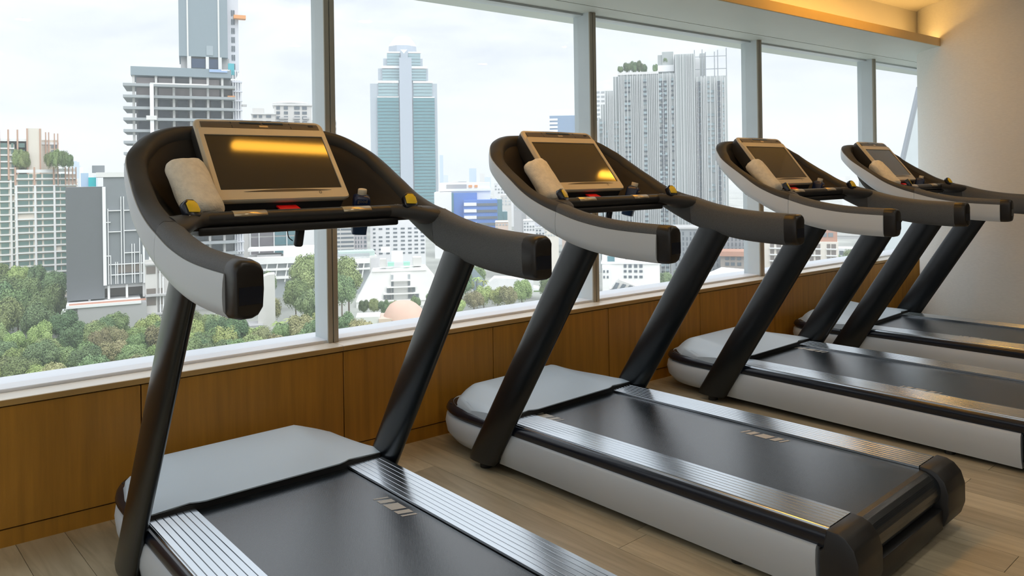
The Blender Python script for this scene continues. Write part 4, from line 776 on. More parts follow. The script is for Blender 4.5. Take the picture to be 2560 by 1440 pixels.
('stepped_hotel','bright white stepped hotel with sloping gable sides and terrace windows','building',None,-58.67,388,[('p','gable','hotel_white',[(-19.47,2.28),(-11.4,17.2),(15.34,18.19),(19.66,13.02),(16.71,2.28)],0,16),('b','podium','hotel_white',[(-19.07,17.11,-4,20,0.0,3.08)]),('b','stair_bay','hotel_white',[(-2.16,7.28,-1.2,2,0.0,15.81)]),('b','terrace','hotel_white',[(-2.16,7.28,-4.5,0.5,12.51,12.94)]),('b','terrace','hotel_white',[(-4.13,10.03,-4.5,0.5,9.32,9.76)]),('b','terrace','hotel_white',[(-5.9,11.6,-4.5,0.5,6.04,6.48)]),('b','terrace','hotel_white',[(-19.07,17.11,-4.5,0.5,2.76,3.2)]),('g','window','window_pale',[(-2.16,-0.98),(6.1,7.28)],[(13.02,15.41)],-1.6,-1,[]),('g','window','window_grey',[(-2.16,-0.98),(6.1,7.28)],[(9.84,12.03)],-1.6,-1,[]),('g','window','window_grey',[(-4.33,-2.56),(-1.97,-0.98),(6.1,7.28),(7.87,9.63)],[(6.66,8.85)],-1.6,-1,[]),('g','window','window_grey',[(-5.9,-4.92),(-4.33,-2.56),(-1.97,-0.98),(6.1,7.28),(7.87,8.85),(9.83,11.4)],[(3.48,5.67)],-1.6,-1,[]),('g','window','window_brown',[(-16.52,-8.85),(-3.74,-1.97),(-1.38,-0.39),(6.49,7.28),(8.06,10.03)],[(0.3,1.89)],-4.3,-3.8,[]),('b','roof_deck','mint',[(-3.74,-0.59,3,8,19.19,20.98),(4.13,7.28,3,8,19.19,20.98)]),('b','roof_house','hotel_white',[(-1.77,3.93,8,14,20.58,25.75)]),('b','roof_house','concrete_light',[(-7.67,-4.52,5,12,18.59,22.57),(8.85,13.17,5,12,18.59,22.97)]),('b','parapet','hotel_white',[(-11.4,15.34,-0.6,0.2,17.0,18.19)]),('b','roof_house','hotel_white',[(-7.28,-2.56,20,30,24.56,26.55)])]),
('hotel_wing','white curved hotel wing with slanted balcony fins','building',None,-109.79,420,[('b','wall','window_pale',[(-31.66,32.28,3,20,0.0,22.03)]),('b','floor_band','hotel_white',[(-31.66,3.75,0,20,18.58,22.03)]),('b','floor_band','hotel_white',[(-31.66,3.75,0,4,14.92,16.0)]),('b','floor_band','hotel_white',[(-31.66,3.75,0,4,10.4,11.69)]),('b','floor_band','hotel_white',[(15.0,32.28,0,20,16.86,19.23)]),('b','floor_band','hotel_white',[(15.0,32.28,0,4,13.42,14.28)]),('b','floor_band','hotel_white',[(-31.66,3.75,5,20,25.04,26.33)]),('b','floor_band','hotel_white',[(-13.33,3.33,2,18,19.88,25.9)]),('p','balcony_fin','hotel_white',[(-27.08,18.58),(-26.45,18.58),(-28.12,8.68),(-28.74,8.68)],0.6,3),('p','balcony_fin','hotel_white',[(-21.87,18.58),(-21.24,18.58),(-22.91,8.68),(-23.53,8.68)],0.6,3),('p','balcony_fin','hotel_white',[(-16.66,18.58),(-16.04,18.58),(-17.7,8.68),(-18.33,8.68)],0.6,3),('p','balcony_fin','hotel_white',[(-11.45,18.58),(-10.83,18.58),(-12.5,8.68),(-13.12,8.68)],0.6,3),('p','balcony_fin','hotel_white',[(-5.83,18.58),(-5.21,18.58),(-6.87,8.68),(-7.5,8.68)],0.6,3),('p','balcony_fin','hotel_white',[(-2.71,18.58),(-2.08,18.58),(-3.75,8.68),(-4.37,8.68)],0.6,3),('p','balcony_fin','hotel_white',[(0.42,18.58),(1.04,18.58),(-0.62,8.68),(-1.25,8.68)],0.6,3),('p','balcony_fin','hotel_white',[(16.66,18.58),(17.29,18.58),(15.62,8.68),(15.0,8.68)],0.6,3),('p','balcony_fin','hotel_white',[(19.79,18.58),(20.41,18.58),(18.74,8.68),(18.12,8.68)],0.6,3),('p','balcony_fin','hotel_white',[(22.91,18.58),(23.53,18.58),(21.87,8.68),(21.24,8.68)],0.6,3),('p','balcony_fin','hotel_white',[(26.03,18.58),(26.66,18.58),(24.99,8.68),(24.37,8.68)],0.6,3),('p','balcony_fin','hotel_white',[(29.16,18.58),(29.78,18.58),(28.12,8.68),(27.49,8.68)],0.6,3),('b','roof_plant','mint2',[(15.62,35.41,6,18,19.88,22.89)]),('b','roof_plant','grey_panel',[(-27.08,-14.58,6,18,21.81,22.89)]),('b','roof_plant','pale',[(15.0,36.45,3,19,19.23,20.31)])]),
('domed_hall','low salmon pink hall with a rounded roof beside the hotel','building',None,-44.01,318,[('b','wall','salmon_wall',[(-10.98,8.07,0,14,0.0,6.21)]),('b','wall','pale',[(-20.18,-10.49,1,12,0.0,7.03)]),('n','roof_dome','salmon',[(-0.32,9.13,5.4),(-0.48,8.48,7.03),(-0.81,7.17,8.98),(-1.13,5.54,10.78),(-1.13,3.59,11.92),(-1.13,1.3,12.24)],7,24,0),('b','lamp','white',[(-1.94,-1.29,-0.4,0,5.89,6.38)]),('b','lamp','white',[(1.29,1.94,-0.4,0,6.05,6.54)])]),
('striped_tower','wide grey condominium striped by thin white vertical fins','building',None,97.38,500,[('b','wall','stripe_grey',[(-28.42,7.55,0,40,0.0,127.79)]),('b','wall','stripe_grey',[(-31.69,-28.42,3,40,0.0,127.27)]),('b','wall','stripe_grey',[(-37.23,-28.42,1,40,0.0,118.05)]),('b','wall','stripe_grey',[(-39.74,-36.98,2,40,0.0,109.34)]),('b','wall','stripe_grey',[(-45.28,-39.49,3,40,0.0,100.11)]),('b','wall','stripe_grey',[(7.55,20.38,-1,30,0.0,139.58)]),('b','wall','stripe_grey',[(20.12,40.0,1,36,0.0,125.22)]),('b','wall','stripe_grey',[(-3.02,7.04,6,24,126.25,140.6)]),('b','wall','stripe_grey',[(-0.25,7.04,5,22,126.25,142.39)]),('b','roof_house','white',[(-3.02,7.29,4,20,129.58,133.68)]),('b','roof_ledge','pale',[(-28.42,-2.52,-0.6,10,127.79,129.33)]),('b','fin','white',[(-44.38,-44.16,-2.2,-0.9,0.0,99.6)]),('b','fin','white',[(-43.33,-43.1,-2.2,-0.9,0.0,98.57)]),('b','fin','white',[(-42.07,-41.84,-2.2,-0.9,0.0,98.57)]),('b','fin','white',[(-41.22,-40.99,-2.2,-0.9,0.0,100.11)]),('b','fin','white',[(-38.45,-38.22,-2.2,-0.9,0.0,109.34)]),('b','fin','white',[(-36.84,-36.61,-2.2,-0.9,0.0,117.54)]),('b','fin','white',[(-35.23,-35.0,-2.2,-0.9,0.0,117.54)]),('b','fin','white',[(-34.17,-33.95,-2.2,-0.9,0.0,118.05)]),('b','fin','white',[(-33.32,-33.09,-2.2,-0.9,0.0,118.05)]),('b','fin','white',[(-32.46,-32.24,-2.2,-0.9,0.0,118.05)]),('b','fin','white',[(-31.61,-31.38,-2.2,-0.9,0.0,125.74)]),('b','fin','white',[(-30.0,-29.77,-2.2,-0.9,0.0,126.76)]),('b','fin','white',[(-27.83,-27.61,-2.2,-0.9,0.0,126.76)]),('b','fin','white',[(-26.58,-26.35,-2.2,-0.9,0.0,127.79)]),('b','fin','white',[(-25.72,-25.49,-2.2,-0.9,0.0,128.3)]),('b','fin','white',[(-24.66,-24.44,-2.2,-0.9,0.0,128.3)]),('b','fin','white',[(-22.5,-22.27,-2.2,-0.9,0.0,128.3)]),('b','fin','white',[(-20.34,-20.11,-2.2,-0.9,0.0,126.76)]),('b','fin','white',[(-19.08,-18.85,-2.2,-0.9,0.0,128.3)]),('b','fin','white',[(-17.82,-17.6,-2.2,-0.9,0.0,126.76)]),('b','fin','white',[(-16.77,-16.54,-2.2,-0.9,0.0,127.79)]),('b','fin','white',[(-15.91,-15.68,-2.2,-0.9,0.0,128.3)]),('b','fin','white',[(-14.65,-14.43,-2.2,-0.9,0.0,127.79)]),('b','fin','white',[(-13.6,-13.37,-2.2,-0.9,0.0,126.76)]),('b','fin','white',[(-12.74,-12.51,-2.2,-0.9,0.0,127.79)]),('b','fin','white',[(-9.97,-9.75,-2.2,-0.9,0.0,128.3)]),('b','fin','white',[(-8.72,-8.49,-2.2,-0.9,0.0,127.79)]),('b','fin','white',[(-7.46,-7.23,-2.2,-0.9,0.0,128.3)]),('b','fin','white',[(-6.4,-6.18,-2.2,-0.9,0.0,128.3)]),('b','fin','white',[(-5.35,-5.12,-2.2,-0.9,0.0,128.3)]),('b','fin','white',[(-4.09,-3.86,-2.2,-0.9,0.0,127.79)]),('b','fin','white',[(-2.83,-2.6,-2.2,-0.9,0.0,128.3)]),('b','fin','white',[(-0.06,0.16,-2.2,-0.9,0.0,128.3)]),('b','fin','white',[(2.7,2.93,-2.2,-0.9,0.0,127.79)]),('b','fin','white',[(3.96,4.19,-2.2,-0.9,0.0,128.3)]),('b','fin','white',[(4.82,5.04,-2.2,-0.9,0.0,127.79)]),('b','fin','white',[(6.98,7.21,-2.2,-0.9,0.0,126.76)]),('b','fin','white',[(8.24,8.46,-2.2,-0.9,0.0,139.83)]),('b','fin','white',[(11.01,11.23,-2.2,-0.9,0.0,139.83)]),('b','fin','white',[(12.61,12.84,-2.2,-0.9,0.0,139.32)]),('b','fin','white',[(14.78,15.0,-2.2,-0.9,0.0,139.83)]),('b','fin','white',[(15.83,16.06,-2.2,-0.9,0.0,139.32)]),('b','fin','white',[(16.89,17.12,-2.2,-0.9,0.0,139.32)]),('b','fin','white',[(17.95,18.17,-2.2,-0.9,0.0,139.83)]),('b','fin','white',[(19.56,19.78,-2.2,-0.9,0.0,139.32)]),('b','fin','white',[(20.82,21.04,-2.2,-0.9,0.0,124.71)]),('b','fin','white',[(21.67,21.9,-2.2,-0.9,0.0,124.71)]),('b','fin','white',[(23.83,24.06,-2.2,-0.9,0.0,125.22)]),('b','fin','white',[(25.09,25.32,-2.2,-0.9,0.0,123.69)]),('b','fin','white',[(25.95,26.17,-2.2,-0.9,0.0,125.22)]),('b','fin','white',[(27.2,27.43,-2.2,-0.9,0.0,124.71)]),('b','fin','white',[(29.37,29.59,-2.2,-0.9,0.0,125.22)]),('b','fin','white',[(32.13,32.36,-2.2,-0.9,0.0,123.69)]),('b','fin','white',[(33.39,33.62,-2.2,-0.9,0.0,124.71)]),('b','fin','white',[(35.56,35.78,-2.2,-0.9,0.0,125.22)]),('b','fin','white',[(36.61,36.84,-2.2,-0.9,0.0,124.71)]),('b','fin','white',[(38.22,38.45,-2.2,-0.9,0.0,123.69)]),('s','window','window_sky',[(-24.2,-22.74),(-22.04,-20.58),(-12.28,-10.21),(-2.36,-0.3),(0.4,2.47),(5.28,6.74)],[(123.17,124.71),(120.2,121.74),(117.23,118.77),(114.26,115.79),(111.28,112.82),(108.31,109.85),(105.34,106.88),(102.37,103.9),(99.39,100.93),(96.42,97.96),(93.45,94.98),(90.47,92.01),(87.5,89.04),(84.53,86.07),(81.56,83.09),(78.58,80.12),(75.61,77.15),(72.64,74.18),(69.67,71.2),(66.69,68.23),(63.72,65.26),(60.75,62.28),(57.77,59.31),(54.8,56.34),(51.83,53.37),(48.86,50.39),(45.88,47.42),(42.91,44.45),(39.94,41.48),(36.97,38.5),(33.99,35.53),(31.02,32.56),(28.05,29.58),(25.07,26.61),(22.1,23.64),(19.13,20.67),(16.16,17.69),(13.18,14.72),(10.21,11.75),(7.24,8.78),(4.26,5.8),(1.29,2.83),(-1.68,-0.14),(-4.65,-3.12),(-7.63,-6.09),(-10.6,-9.06)],-0.5,0.1,[(0,2),(0,4),(0,7),(0,10),(0,15),(0,16),(0,17),(0,24),(0,29),(0,30),(0,31),(0,34),(0,37),(0,40),(0,43),(0,45),(1,2),(1,3),(1,4),(1,6),(1,7),(1,13),(1,15),(1,18),(1,21),(1,22),(1,25),(1,28),(1,30),(1,35),(1,43),(2,1),(2,4),(2,6),(2,8),(2,13),(2,16),(2,23),(2,25),(2,26),(2,28),(2,32),(2,33),(2,34),(2,39),(2,41),(2,42),(2,45),(3,5),(3,10),(3,11),(3,13),(3,15),(3,17),(3,18),(3,19),(3,23),(3,28),(3,35),(3,41),(4,0),(4,4),(4,9),(4,14),(4,15),(4,17),(4,18),(4,22),(4,26),(4,32),(4,34),(4,36),(4,37),(4,38),(4,39),(5,2),(5,3),(5,5),(5,8),(5,9),(5,11),(5,12),(5,15),(5,16),(5,17),(5,27),(5,29),(5,35),(5,36),(5,41),(5,44)]),('s','window','window_slate2',[(-24.2,-22.74),(-22.04,-20.58),(-12.28,-10.21),(-2.36,-0.3),(0.4,2.47),(5.28,6.74)],[(122.28,123.17),(119.3,120.2),(116.33,117.23),(113.36,114.26),(110.39,111.28),(107.41,108.31),(104.44,105.34),(101.47,102.37),(98.5,99.39),(95.52,96.42),(92.55,93.45),(89.58,90.47),(86.6,87.5),(83.63,84.53),(80.66,81.56),(77.69,78.58),(74.71,75.61),(71.74,72.64),(68.77,69.67),(65.8,66.69),(62.82,63.72),(59.85,60.75),(56.88,57.77),(53.9,54.8),(50.93,51.83),(47.96,48.86),(44.99,45.88),(42.01,42.91),(39.04,39.94),(36.07,36.97),(33.1,33.99),(30.12,31.02),(27.15,28.05),(24.18,25.07),(21.2,22.1),(18.23,19.13),(15.26,16.16),(12.29,13.18),(9.31,10.21),(6.34,7.24),(3.37,4.26),(0.4,1.29),(-2.58,-1.68),(-5.55,-4.65),(-8.52,-7.63),(-11.5,-10.6)],-0.45,0.1,[(0,7),(0,13),(0,22),(0,27),(0,28),(0,29),(0,37),(0,40),(0,43),(1,3),(1,7),(1,9),(1,10),(1,18),(1,19),(1,21),(1,28),(1,32),(1,43),(2,5),(2,9),(2,10),(2,12),(2,13),(2,14),(2,28),(2,42),(3,3),(3,6),(3,8),(3,9),(3,11),(3,30),(3,32),(3,33),(4,12),(4,15),(4,21),(4,22),(4,23),(4,29),(4,34),(4,43),(4,45),(5,4),(5,5),(5,9),(5,16),(5,22),(5,28),(5,30),(5,32),(5,39),(5,40),(5,43),(5,44)]),('s','window','window_sky',[(22.14,23.59),(27.67,29.13),(29.83,31.9),(33.86,35.32),(37.08,37.98)],[(120.61,122.15),(117.64,119.18),(114.67,116.2),(111.69,113.23),(108.72,110.26),(105.75,107.29),(102.78,104.31),(99.8,101.34),(96.83,98.37),(93.86,95.39),(90.88,92.42),(87.91,89.45),(84.94,86.48),(81.97,83.5),(78.99,80.53),(76.02,77.56),(73.05,74.59),(70.08,71.61),(67.1,68.64),(64.13,65.67),(61.16,62.69),(58.18,59.72),(55.21,56.75),(52.24,53.78),(49.27,50.8),(46.29,47.83),(43.32,44.86),(40.35,41.89),(37.38,38.91),(34.4,35.94),(31.43,32.97),(28.46,29.99),(25.48,27.02),(22.51,24.05),(19.54,21.08),(16.57,18.1),(13.59,15.13),(10.62,12.16),(7.65,9.19),(4.67,6.21),(1.7,3.24),(-1.27,0.27),(-4.24,-2.71),(-7.22,-5.68),(-10.19,-8.65)],0.5,1.1,[(0,6),(0,10),(0,12),(0,15),(0,20),(0,21),(0,23),(0,24),(0,25),(0,26),(0,35),(0,41),(0,43),(1,5),(1,6),(1,11),(1,14),(1,15),(1,19),(1,20),(1,21),(1,22),(1,24),(1,27),(1,29),(1,31),(1,33),(1,34),(1,39),(1,43),(2,0),(2,1),(2,5),(2,6),(2,8),(2,16),(2,17),(2,20),(2,21),(2,24),(2,29),(2,30),(2,32),(2,34),(2,38),(2,40),(2,41),(3,2),(3,3),(3,4),(3,6),(3,7),(3,10),(3,17),(3,18),(3,19),(3,23),(3,29),(4,4),(4,14),(4,16),(4,19),(4,24),(4,25),(4,28),(4,29),(4,36),(4,44)]),('s','window','window_sky',[(-40.75,-38.69),(-37.98,-37.08),(-36.37,-35.47),(-31.14,-30.24),(-29.53,-28.07)],[(96.52,98.06),(93.55,95.09),(90.58,92.11),(87.6,89.14),(84.63,86.17),(81.66,83.2),(78.69,80.22),(75.71,77.25),(72.74,74.28),(69.77,71.31),(66.8,68.33),(63.82,65.36),(60.85,62.39),(57.88,59.41),(54.9,56.44),(51.93,53.47),(48.96,50.5),(45.99,47.52),(43.01,44.55),(40.04,41.58),(37.07,38.61),(34.09,35.63),(31.12,32.66),(28.15,29.69),(25.18,26.71),(22.2,23.74),(19.23,20.77),(16.26,17.8),(13.29,14.82),(10.31,11.85),(7.34,8.88),(4.37,5.91),(1.39,2.93),(-1.58,-0.04),(-4.55,-3.01),(-7.52,-5.99)],0.3,1.1,[(0,3),(0,4),(0,6),(0,12),(0,14),(0,16),(0,18),(0,23),(0,24),(0,27),(0,30),(0,32),(0,35),(1,1),(1,2),(1,9),(1,18),(1,19),(1,24),(1,28),(1,32),(1,34),(2,0),(2,1),(2,4),(2,6),(2,7),(2,12),(2,15),(2,18),(2,19),(2,22),(2,23),(2,24),(2,29),(2,34),(3,2),(3,5),(3,6),(3,8),(3,13),(3,14),(3,15),(3,18),(3,21),(4,2),(4,11),(4,18),(4,22),(4,26),(4,27),(4,34)]),('g','vent','window_slate2',[(-1.01,1.01)],[(119.33,121.64),(116.0,118.31),(112.67,114.97),(109.34,111.64),(106.0,108.31),(102.67,104.98),(99.34,101.65),(96.01,98.32),(92.68,94.98),(89.35,91.65),(86.02,88.32),(82.68,84.99),(79.35,81.66),(76.02,78.33),(72.69,75.0),(69.36,71.66),(66.03,68.33),(62.69,65.0),(59.36,61.67),(56.03,58.34),(52.7,55.01),(49.37,51.68),(46.04,48.34),(42.71,45.01),(39.37,41.68),(36.04,38.35),(32.71,35.02),(29.38,31.69),(26.05,28.35),(22.72,25.02),(19.38,21.69),(16.05,18.36)],-0.6,0.1,[]),('g','vent','window_slate2',[(21.13,23.14)],[(119.33,121.64),(116.0,118.31),(112.67,114.97),(109.34,111.64),(106.0,108.31),(102.67,104.98),(99.34,101.65),(96.01,98.32),(92.68,94.98),(89.35,91.65),(86.02,88.32),(82.68,84.99),(79.35,81.66),(76.02,78.33),(72.69,75.0),(69.36,71.66),(66.03,68.33),(62.69,65.0),(59.36,61.67),(56.03,58.34),(52.7,55.01),(49.37,51.68),(46.04,48.34),(42.71,45.01),(39.37,41.68),(36.04,38.35),(32.71,35.02),(29.38,31.69),(26.05,28.35),(22.72,25.02),(19.38,21.69),(16.05,18.36)],-0.6,0.1,[]),('g','vent','window_slate2',[(33.71,35.72)],[(119.33,121.64),(116.0,118.31),(112.67,114.97),(109.34,111.64),(106.0,108.31),(102.67,104.98),(99.34,101.65),(96.01,98.32),(92.68,94.98),(89.35,91.65),(86.02,88.32),(82.68,84.99),(79.35,81.66),(76.02,78.33),(72.69,75.0),(69.36,71.66),(66.03,68.33),(62.69,65.0),(59.36,61.67),(56.03,58.34),(52.7,55.01),(49.37,51.68),(46.04,48.34),(42.71,45.01),(39.37,41.68),(36.04,38.35),(32.71,35.02),(29.38,31.69),(26.05,28.35),(22.72,25.02),(19.38,21.69),(16.05,18.36)],-0.6,0.1,[]),('b','roof_post','grey_dark',[(19.87,20.38,1,2.4,124.97,142.14)]),('b','roof_post','grey_dark',[(24.65,25.15,1,2.4,124.97,142.39)]),('b','roof_post','grey_dark',[(26.66,27.17,1,2.4,124.97,140.6)]),('b','roof_post','grey_dark',[(32.2,32.7,1,2.4,124.97,140.6)]),('b','roof_post','grey_dark',[(34.21,34.71,1,2.4,124.97,141.63)]),('b','roof_post','grey_dark',[(39.49,40.0,1,2.4,124.97,142.65)]),('g','roof_rail','grey_dark',[(20.12,39.74)],[(137.6,137.91),(129.58,129.97)],1.2,2,[]),('b','roof_wall','stripe_grey',[(23.65,27.17,6,14,124.97,140.6)]),('b','roof_wall','white',[(20.63,23.65,6,14,125.22,137.53)])]),
('blue_highrise','distant blue glass high-rise with a white roof screen','building',None,66.63,1000,[('b','wall','blue_glass',[(-17.39,17.9,0,40,0.0,140.36)]),('b','roof_screen','white',[(-17.9,17.9,2,38,140.36,148.56)]),('b','window_band','white',[(-17.9,-7.16,-1,0.4,134.2,136.77)]),('b','window_band','white',[(-17.9,-7.16,-1,0.4,129.39,131.95)]),('b','window_band','white',[(-17.9,-7.16,-1,0.4,124.57,127.13)]),('b','window_band','white',[(-17.9,-7.16,-1,0.4,119.75,122.31)]),('b','window_band','white',[(-17.9,-7.16,-1,0.4,114.93,117.5)]),('b','window_band','white',[(-17.9,-7.16,-1,0.4,110.12,112.68)]),('b','window_band','white',[(-17.9,-7.16,-1,0.4,105.3,107.86)]),('b','window_band','white',[(-17.9,-7.16,-1,0.4,100.48,103.04)])]),
('white_highrise','white high-rise with slanted roof half behind the striped condominium','building',None,76.1,640,[('b','wall','white',[(-10.42,10.75,0,30,0.0,134.09)]),('p','roof_wedge','white',[(-10.42,134.09),(10.75,134.09),(10.75,142.62),(-5.86,139.67)],0,30),('g','window','window_pale',[(-5.86,-3.26),(-1.95,0.65)],[(130.81,132.12),(127.2,128.51),(123.59,124.91),(119.99,121.3),(116.38,117.69),(112.77,114.08),(109.16,110.47),(105.55,106.86),(101.94,103.26)],-0.5,0.2,[])]),
('grey_block','dark grey block with slit windows below the striped condominium','building',None,110.5,440,[('b','wall','grey_block',[(-20.56,22.31,0,26,0.0,32.19)]),('b','roof_edge','concrete',[(-21.0,22.75,-0.6,26,31.96,32.86)]),('g','window','window_slate2',[(-18.57,-17.87),(-16.51,-15.81),(-14.46,-13.76),(-12.4,-11.7),(-10.35,-9.65),(-8.29,-7.59),(-6.23,-5.53),(-4.18,-3.48),(-2.12,-1.42),(-0.07,0.63),(1.99,2.69),(4.05,4.75),(6.1,6.8),(8.16,8.86),(10.21,10.91),(12.27,12.97),(14.33,15.03),(16.38,17.08),(18.44,19.14),(20.5,21.19)],[(28.46,30.38),(25.53,27.45),(22.6,24.52),(19.67,21.59),(16.74,18.65),(13.81,15.72),(10.87,12.79),(7.94,9.86)],-0.3,0.3,[(0,4),(3,0),(3,4),(5,4),(6,1),(7,5),(7,7),(9,0),(11,1),(11,7),(15,5),(15,7),(16,0),(16,7),(18,7)])]),
('white_annex','low white building with square windows near the sill','building',None,61.24,405,[('b','wall','hotel_white',[(-15.19,14.57,0,14,0.0,16.97)]),('b','wall','hotel_white',[(-15.19,-3.08,4,18,0.0,21.12)]),('b','parapet','white',[(-15.6,14.98,-0.5,14,16.97,17.8)]),('b','glazing','window_teal',[(-12.31,-8.62,3.4,4.2,15.72,20.7)]),('g','window','window_slate',[(-3.9,-2.46),(-1.44,0.21),(1.44,3.08),(4.1,5.75)],[(15.1,16.76),(12.61,13.85),(9.7,10.95)],-0.3,0.3,[]),('b','corner_house','hotel_white',[(-14.78,-10.26,-3,4,0.0,15.3)]),('g','window','window_slate',[(-14.37,-13.55),(-12.52,-11.7)],[(12.81,14.06),(9.91,11.15)],-3.3,-2.8,[])]),
('solar_shed','low shed roof carrying tilted dark panels','building',None,53.77,372,[('b','wall','pale',[(-7.93,7.55,0,8,0.0,8.95)]),('p','roof','concrete_light',[(-8.3,7.81),(-3.21,13.14),(7.93,8.95),(7.93,7.04)],0,9),('p','solar_panel','window_slate2',[(-7.17,8.0),(-4.91,12.0),(-3.21,11.62),(-5.28,7.61)],-0.5,-0.2),('p','solar_panel','window_slate2',[(-3.96,8.09),(-1.7,11.35),(0.0,10.93),(-2.08,7.67)],-0.5,-0.2),('p','solar_panel','window_slate2',[(-0.75,8.19),(1.51,10.7),(3.21,10.25),(1.13,7.73)],-0.5,-0.2),('p','solar_panel','window_slate2',[(2.45,8.28),(4.72,10.05),(6.42,9.56),(4.34,7.79)],-0.5,-0.2)]),
('brown_house','red brown flat roofed house with a wide glazed front','building',None,118.83,420,[('b','wall','brown_grey',[(-7.04,7.87,0,14,0.0,18.77)]),('b','roof','rust2',[(-7.46,8.29,-2,14,18.77,21.35)]),('g','window','window_slate',[(-4.56,-2.49),(-1.66,0.41),(1.66,3.73)],[(16.62,18.12),(13.6,15.32)],-0.3,0.3,[])]),
('white_pavilion','flat white roofed pavilion just above the sill','building',None,106.94,390,[('p','roof','white',[(-10.22,11.6),(-2.89,15.0),(10.22,14.0),(10.22,12.0),(-2.89,12.8),(-9.83,10.0)],-2,12),('b','wall','window_pale',[(-5.78,10.22,1,10,0.0,12.4)]),('g','post','white',[(-5.2,-4.82),(-1.73,-1.35),(2.12,2.51),(6.36,6.75)],[(9.0,12.4)],-0.6,0,[])]),
('cream_flats','cream apartment block with recessed balconies and a brown roof storey','building',None,158.68,430,[('b','wall','cream2',[(-19.64,19.02,0,16,0.0,25.12)]),('b','roof_storey','rust2',[(9.1,18.61,2,14,25.12,31.29)]),('g','roof_window','window_grey',[(10.75,13.23),(14.06,16.54)],[(27.76,29.96)],1.7,2.2,[]),('g','balcony','window_brown',[(-16.13,-14.06),(-12.82,-10.34),(-3.1,-1.45),(4.34,6.41),(7.44,9.92),(13.23,14.89),(15.51,17.78)],[(21.59,24.01),(18.06,20.49),(14.54,16.96),(11.01,13.44),(7.48,9.91)],-0.3,0.4,[]),('g','balcony_slab','white',[(-16.54,-10.13),(3.93,10.34),(12.82,18.2)],[(21.04,21.59),(17.51,18.06),(13.99,14.54),(10.46,11.01)],-1.2,0.2,[])]),
('flyover','raised grey concrete flyover crossing beyond the cream flats','bridge',None,227.88,520,[('b','deck','concrete',[(-13.43,45.16,0,12,18.22,20.36)]),('b','parapet','concrete_light',[(-13.43,45.16,-0.4,0.4,20.36,21.69)]),('g','pier','concrete',[(-7.32,-5.61),(8.54,10.25),(24.41,26.12)],[(-3.63,18.22)],3,8,[])]),
('white_shop_row','low white shop row under the flyover','building',None,211.58,480,[('b','wall','white2',[(-11.71,20.26,0,14,0.0,15.76)]),('g','window','window_slate',[(-10.05,-7.79),(-6.28,-4.02),(-2.51,-0.25),(1.26,3.52),(5.03,7.29),(8.8,11.06),(12.57,14.84),(16.34,18.61)],[(11.83,14.29),(7.65,10.11)],-0.3,0.3,[])]),
('roofed_shed','long dark shed with a bright sloping roof beyond the first treadmill','building',None,-9.23,400,[('p','roof','white',[(-7.17,5.82),(-0.61,11.35),(19.47,10.33),(19.47,4.59),(2.05,3.15)],0,10),('b','wall','charcoal',[(-11.27,5.12,3,10,0.0,6.23)]),('b','post','white',[(-3.89,-3.28,-0.5,0,0.0,5.2),(3.07,3.69,-0.5,0,0.0,3.56)]),('p','lean_to','slate',[(-14.76,16.89),(-11.68,16.89),(-0.61,4.18),(-7.99,1.1),(-12.3,6.23)],2,3)]),
('white_terrace','white flat roofed garden terrace with parasols by the sill','building',None,10.97,428,[('b','wall','white',[(-10.96,9.87,0,10,0.0,-2.88)]),('p','roof','white',[(-11.84,-3.54),(-2.63,2.82),(10.96,-0.25),(10.96,-4.2)],-1,10),('b','planter','leaf_flat',[(0.0,9.21,-1.5,-1.1,-0.47,0.63)])]),
('grey_wall_house','windowless pale grey building among the park trees','building',None,-95.03,300,[('b','wall','grey_panel',[(-8.06,-1.47,0,10,0.0,7.59)]),('p','gable','concrete_light',[(-3.22,3.28),(-3.22,24.81),(0.88,26.35),(3.22,26.35),(3.22,1.75)],4,12)]),
('car_park','open car park roof scattered with white vehicles roofs','building',None,-123.09,316,[('b','roof','white2',[(-10.26,13.88,0,24,2.68,3.98)]),('b','wall','concrete',[(-9.81,13.58,1,23,0.0,2.68)]),('b','roof_unit','white',[(-9.36,-8.15,2,5,3.82,4.95)]),('b','roof_unit','white',[(-7.24,-6.04,6,9,3.82,5.27)]),('b','roof_unit','white',[(-5.13,-3.92,10,13,3.82,5.6)]),('b','roof_unit','white',[(-3.02,-1.81,14,17,3.82,4.95)]),('b','roof_unit','white',[(-0.91,0.3,2,5,3.82,5.27)]),('b','roof_unit','white',[(1.21,2.41,6,9,3.82,5.6)]),('b','roof_unit','white',[(3.32,4.53,10,13,3.82,4.95)]),('b','roof_unit','white',[(5.43,6.64,14,17,3.82,5.27)]),('b','roof_unit','white',[(7.55,8.75,2,5,3.82,5.6)]),('b','roof_unit','white',[(9.66,10.87,6,9,3.82,4.95)])]),
('low_house','cream narrow low building with 3 window columns near the blue banded office','building','pale low buildings of the middle distance',-69.93,1050.7,[('b','wall','cream2',[(-7.11,7.11,0,23.856097318953775,0.0,33.89)]),('b','roof_edge','white',[(-7.43,7.43,-0.5,4,33.46,34.53)]),('s','window','window_pale',[(-6.04,-3.44),(-1.3,1.3),(3.44,6.04)],[(29.04,31.2),(24.73,26.89),(20.42,22.58)],-0.3,0.3,[])]),
('low_house','white wide low building with 5 window columns near the blue banded office','building','pale low buildings of the middle distance',-14.62,1103.1,[('b','wall','white',[(-10.73,10.73,0,16.11598287497354,0.0,53.77)]),('b','roof_edge','white',[(-11.07,11.07,-0.5,4,53.32,54.45)]),('s','window','window_grey',[(-9.76,-7.4),(-5.47,-3.11),(-1.18,1.18),(3.11,5.47),(7.4,9.76)],[(48.68,50.94),(44.16,46.42),(39.63,41.89)],-0.3,0.3,[(0,2),(1,0)])]),
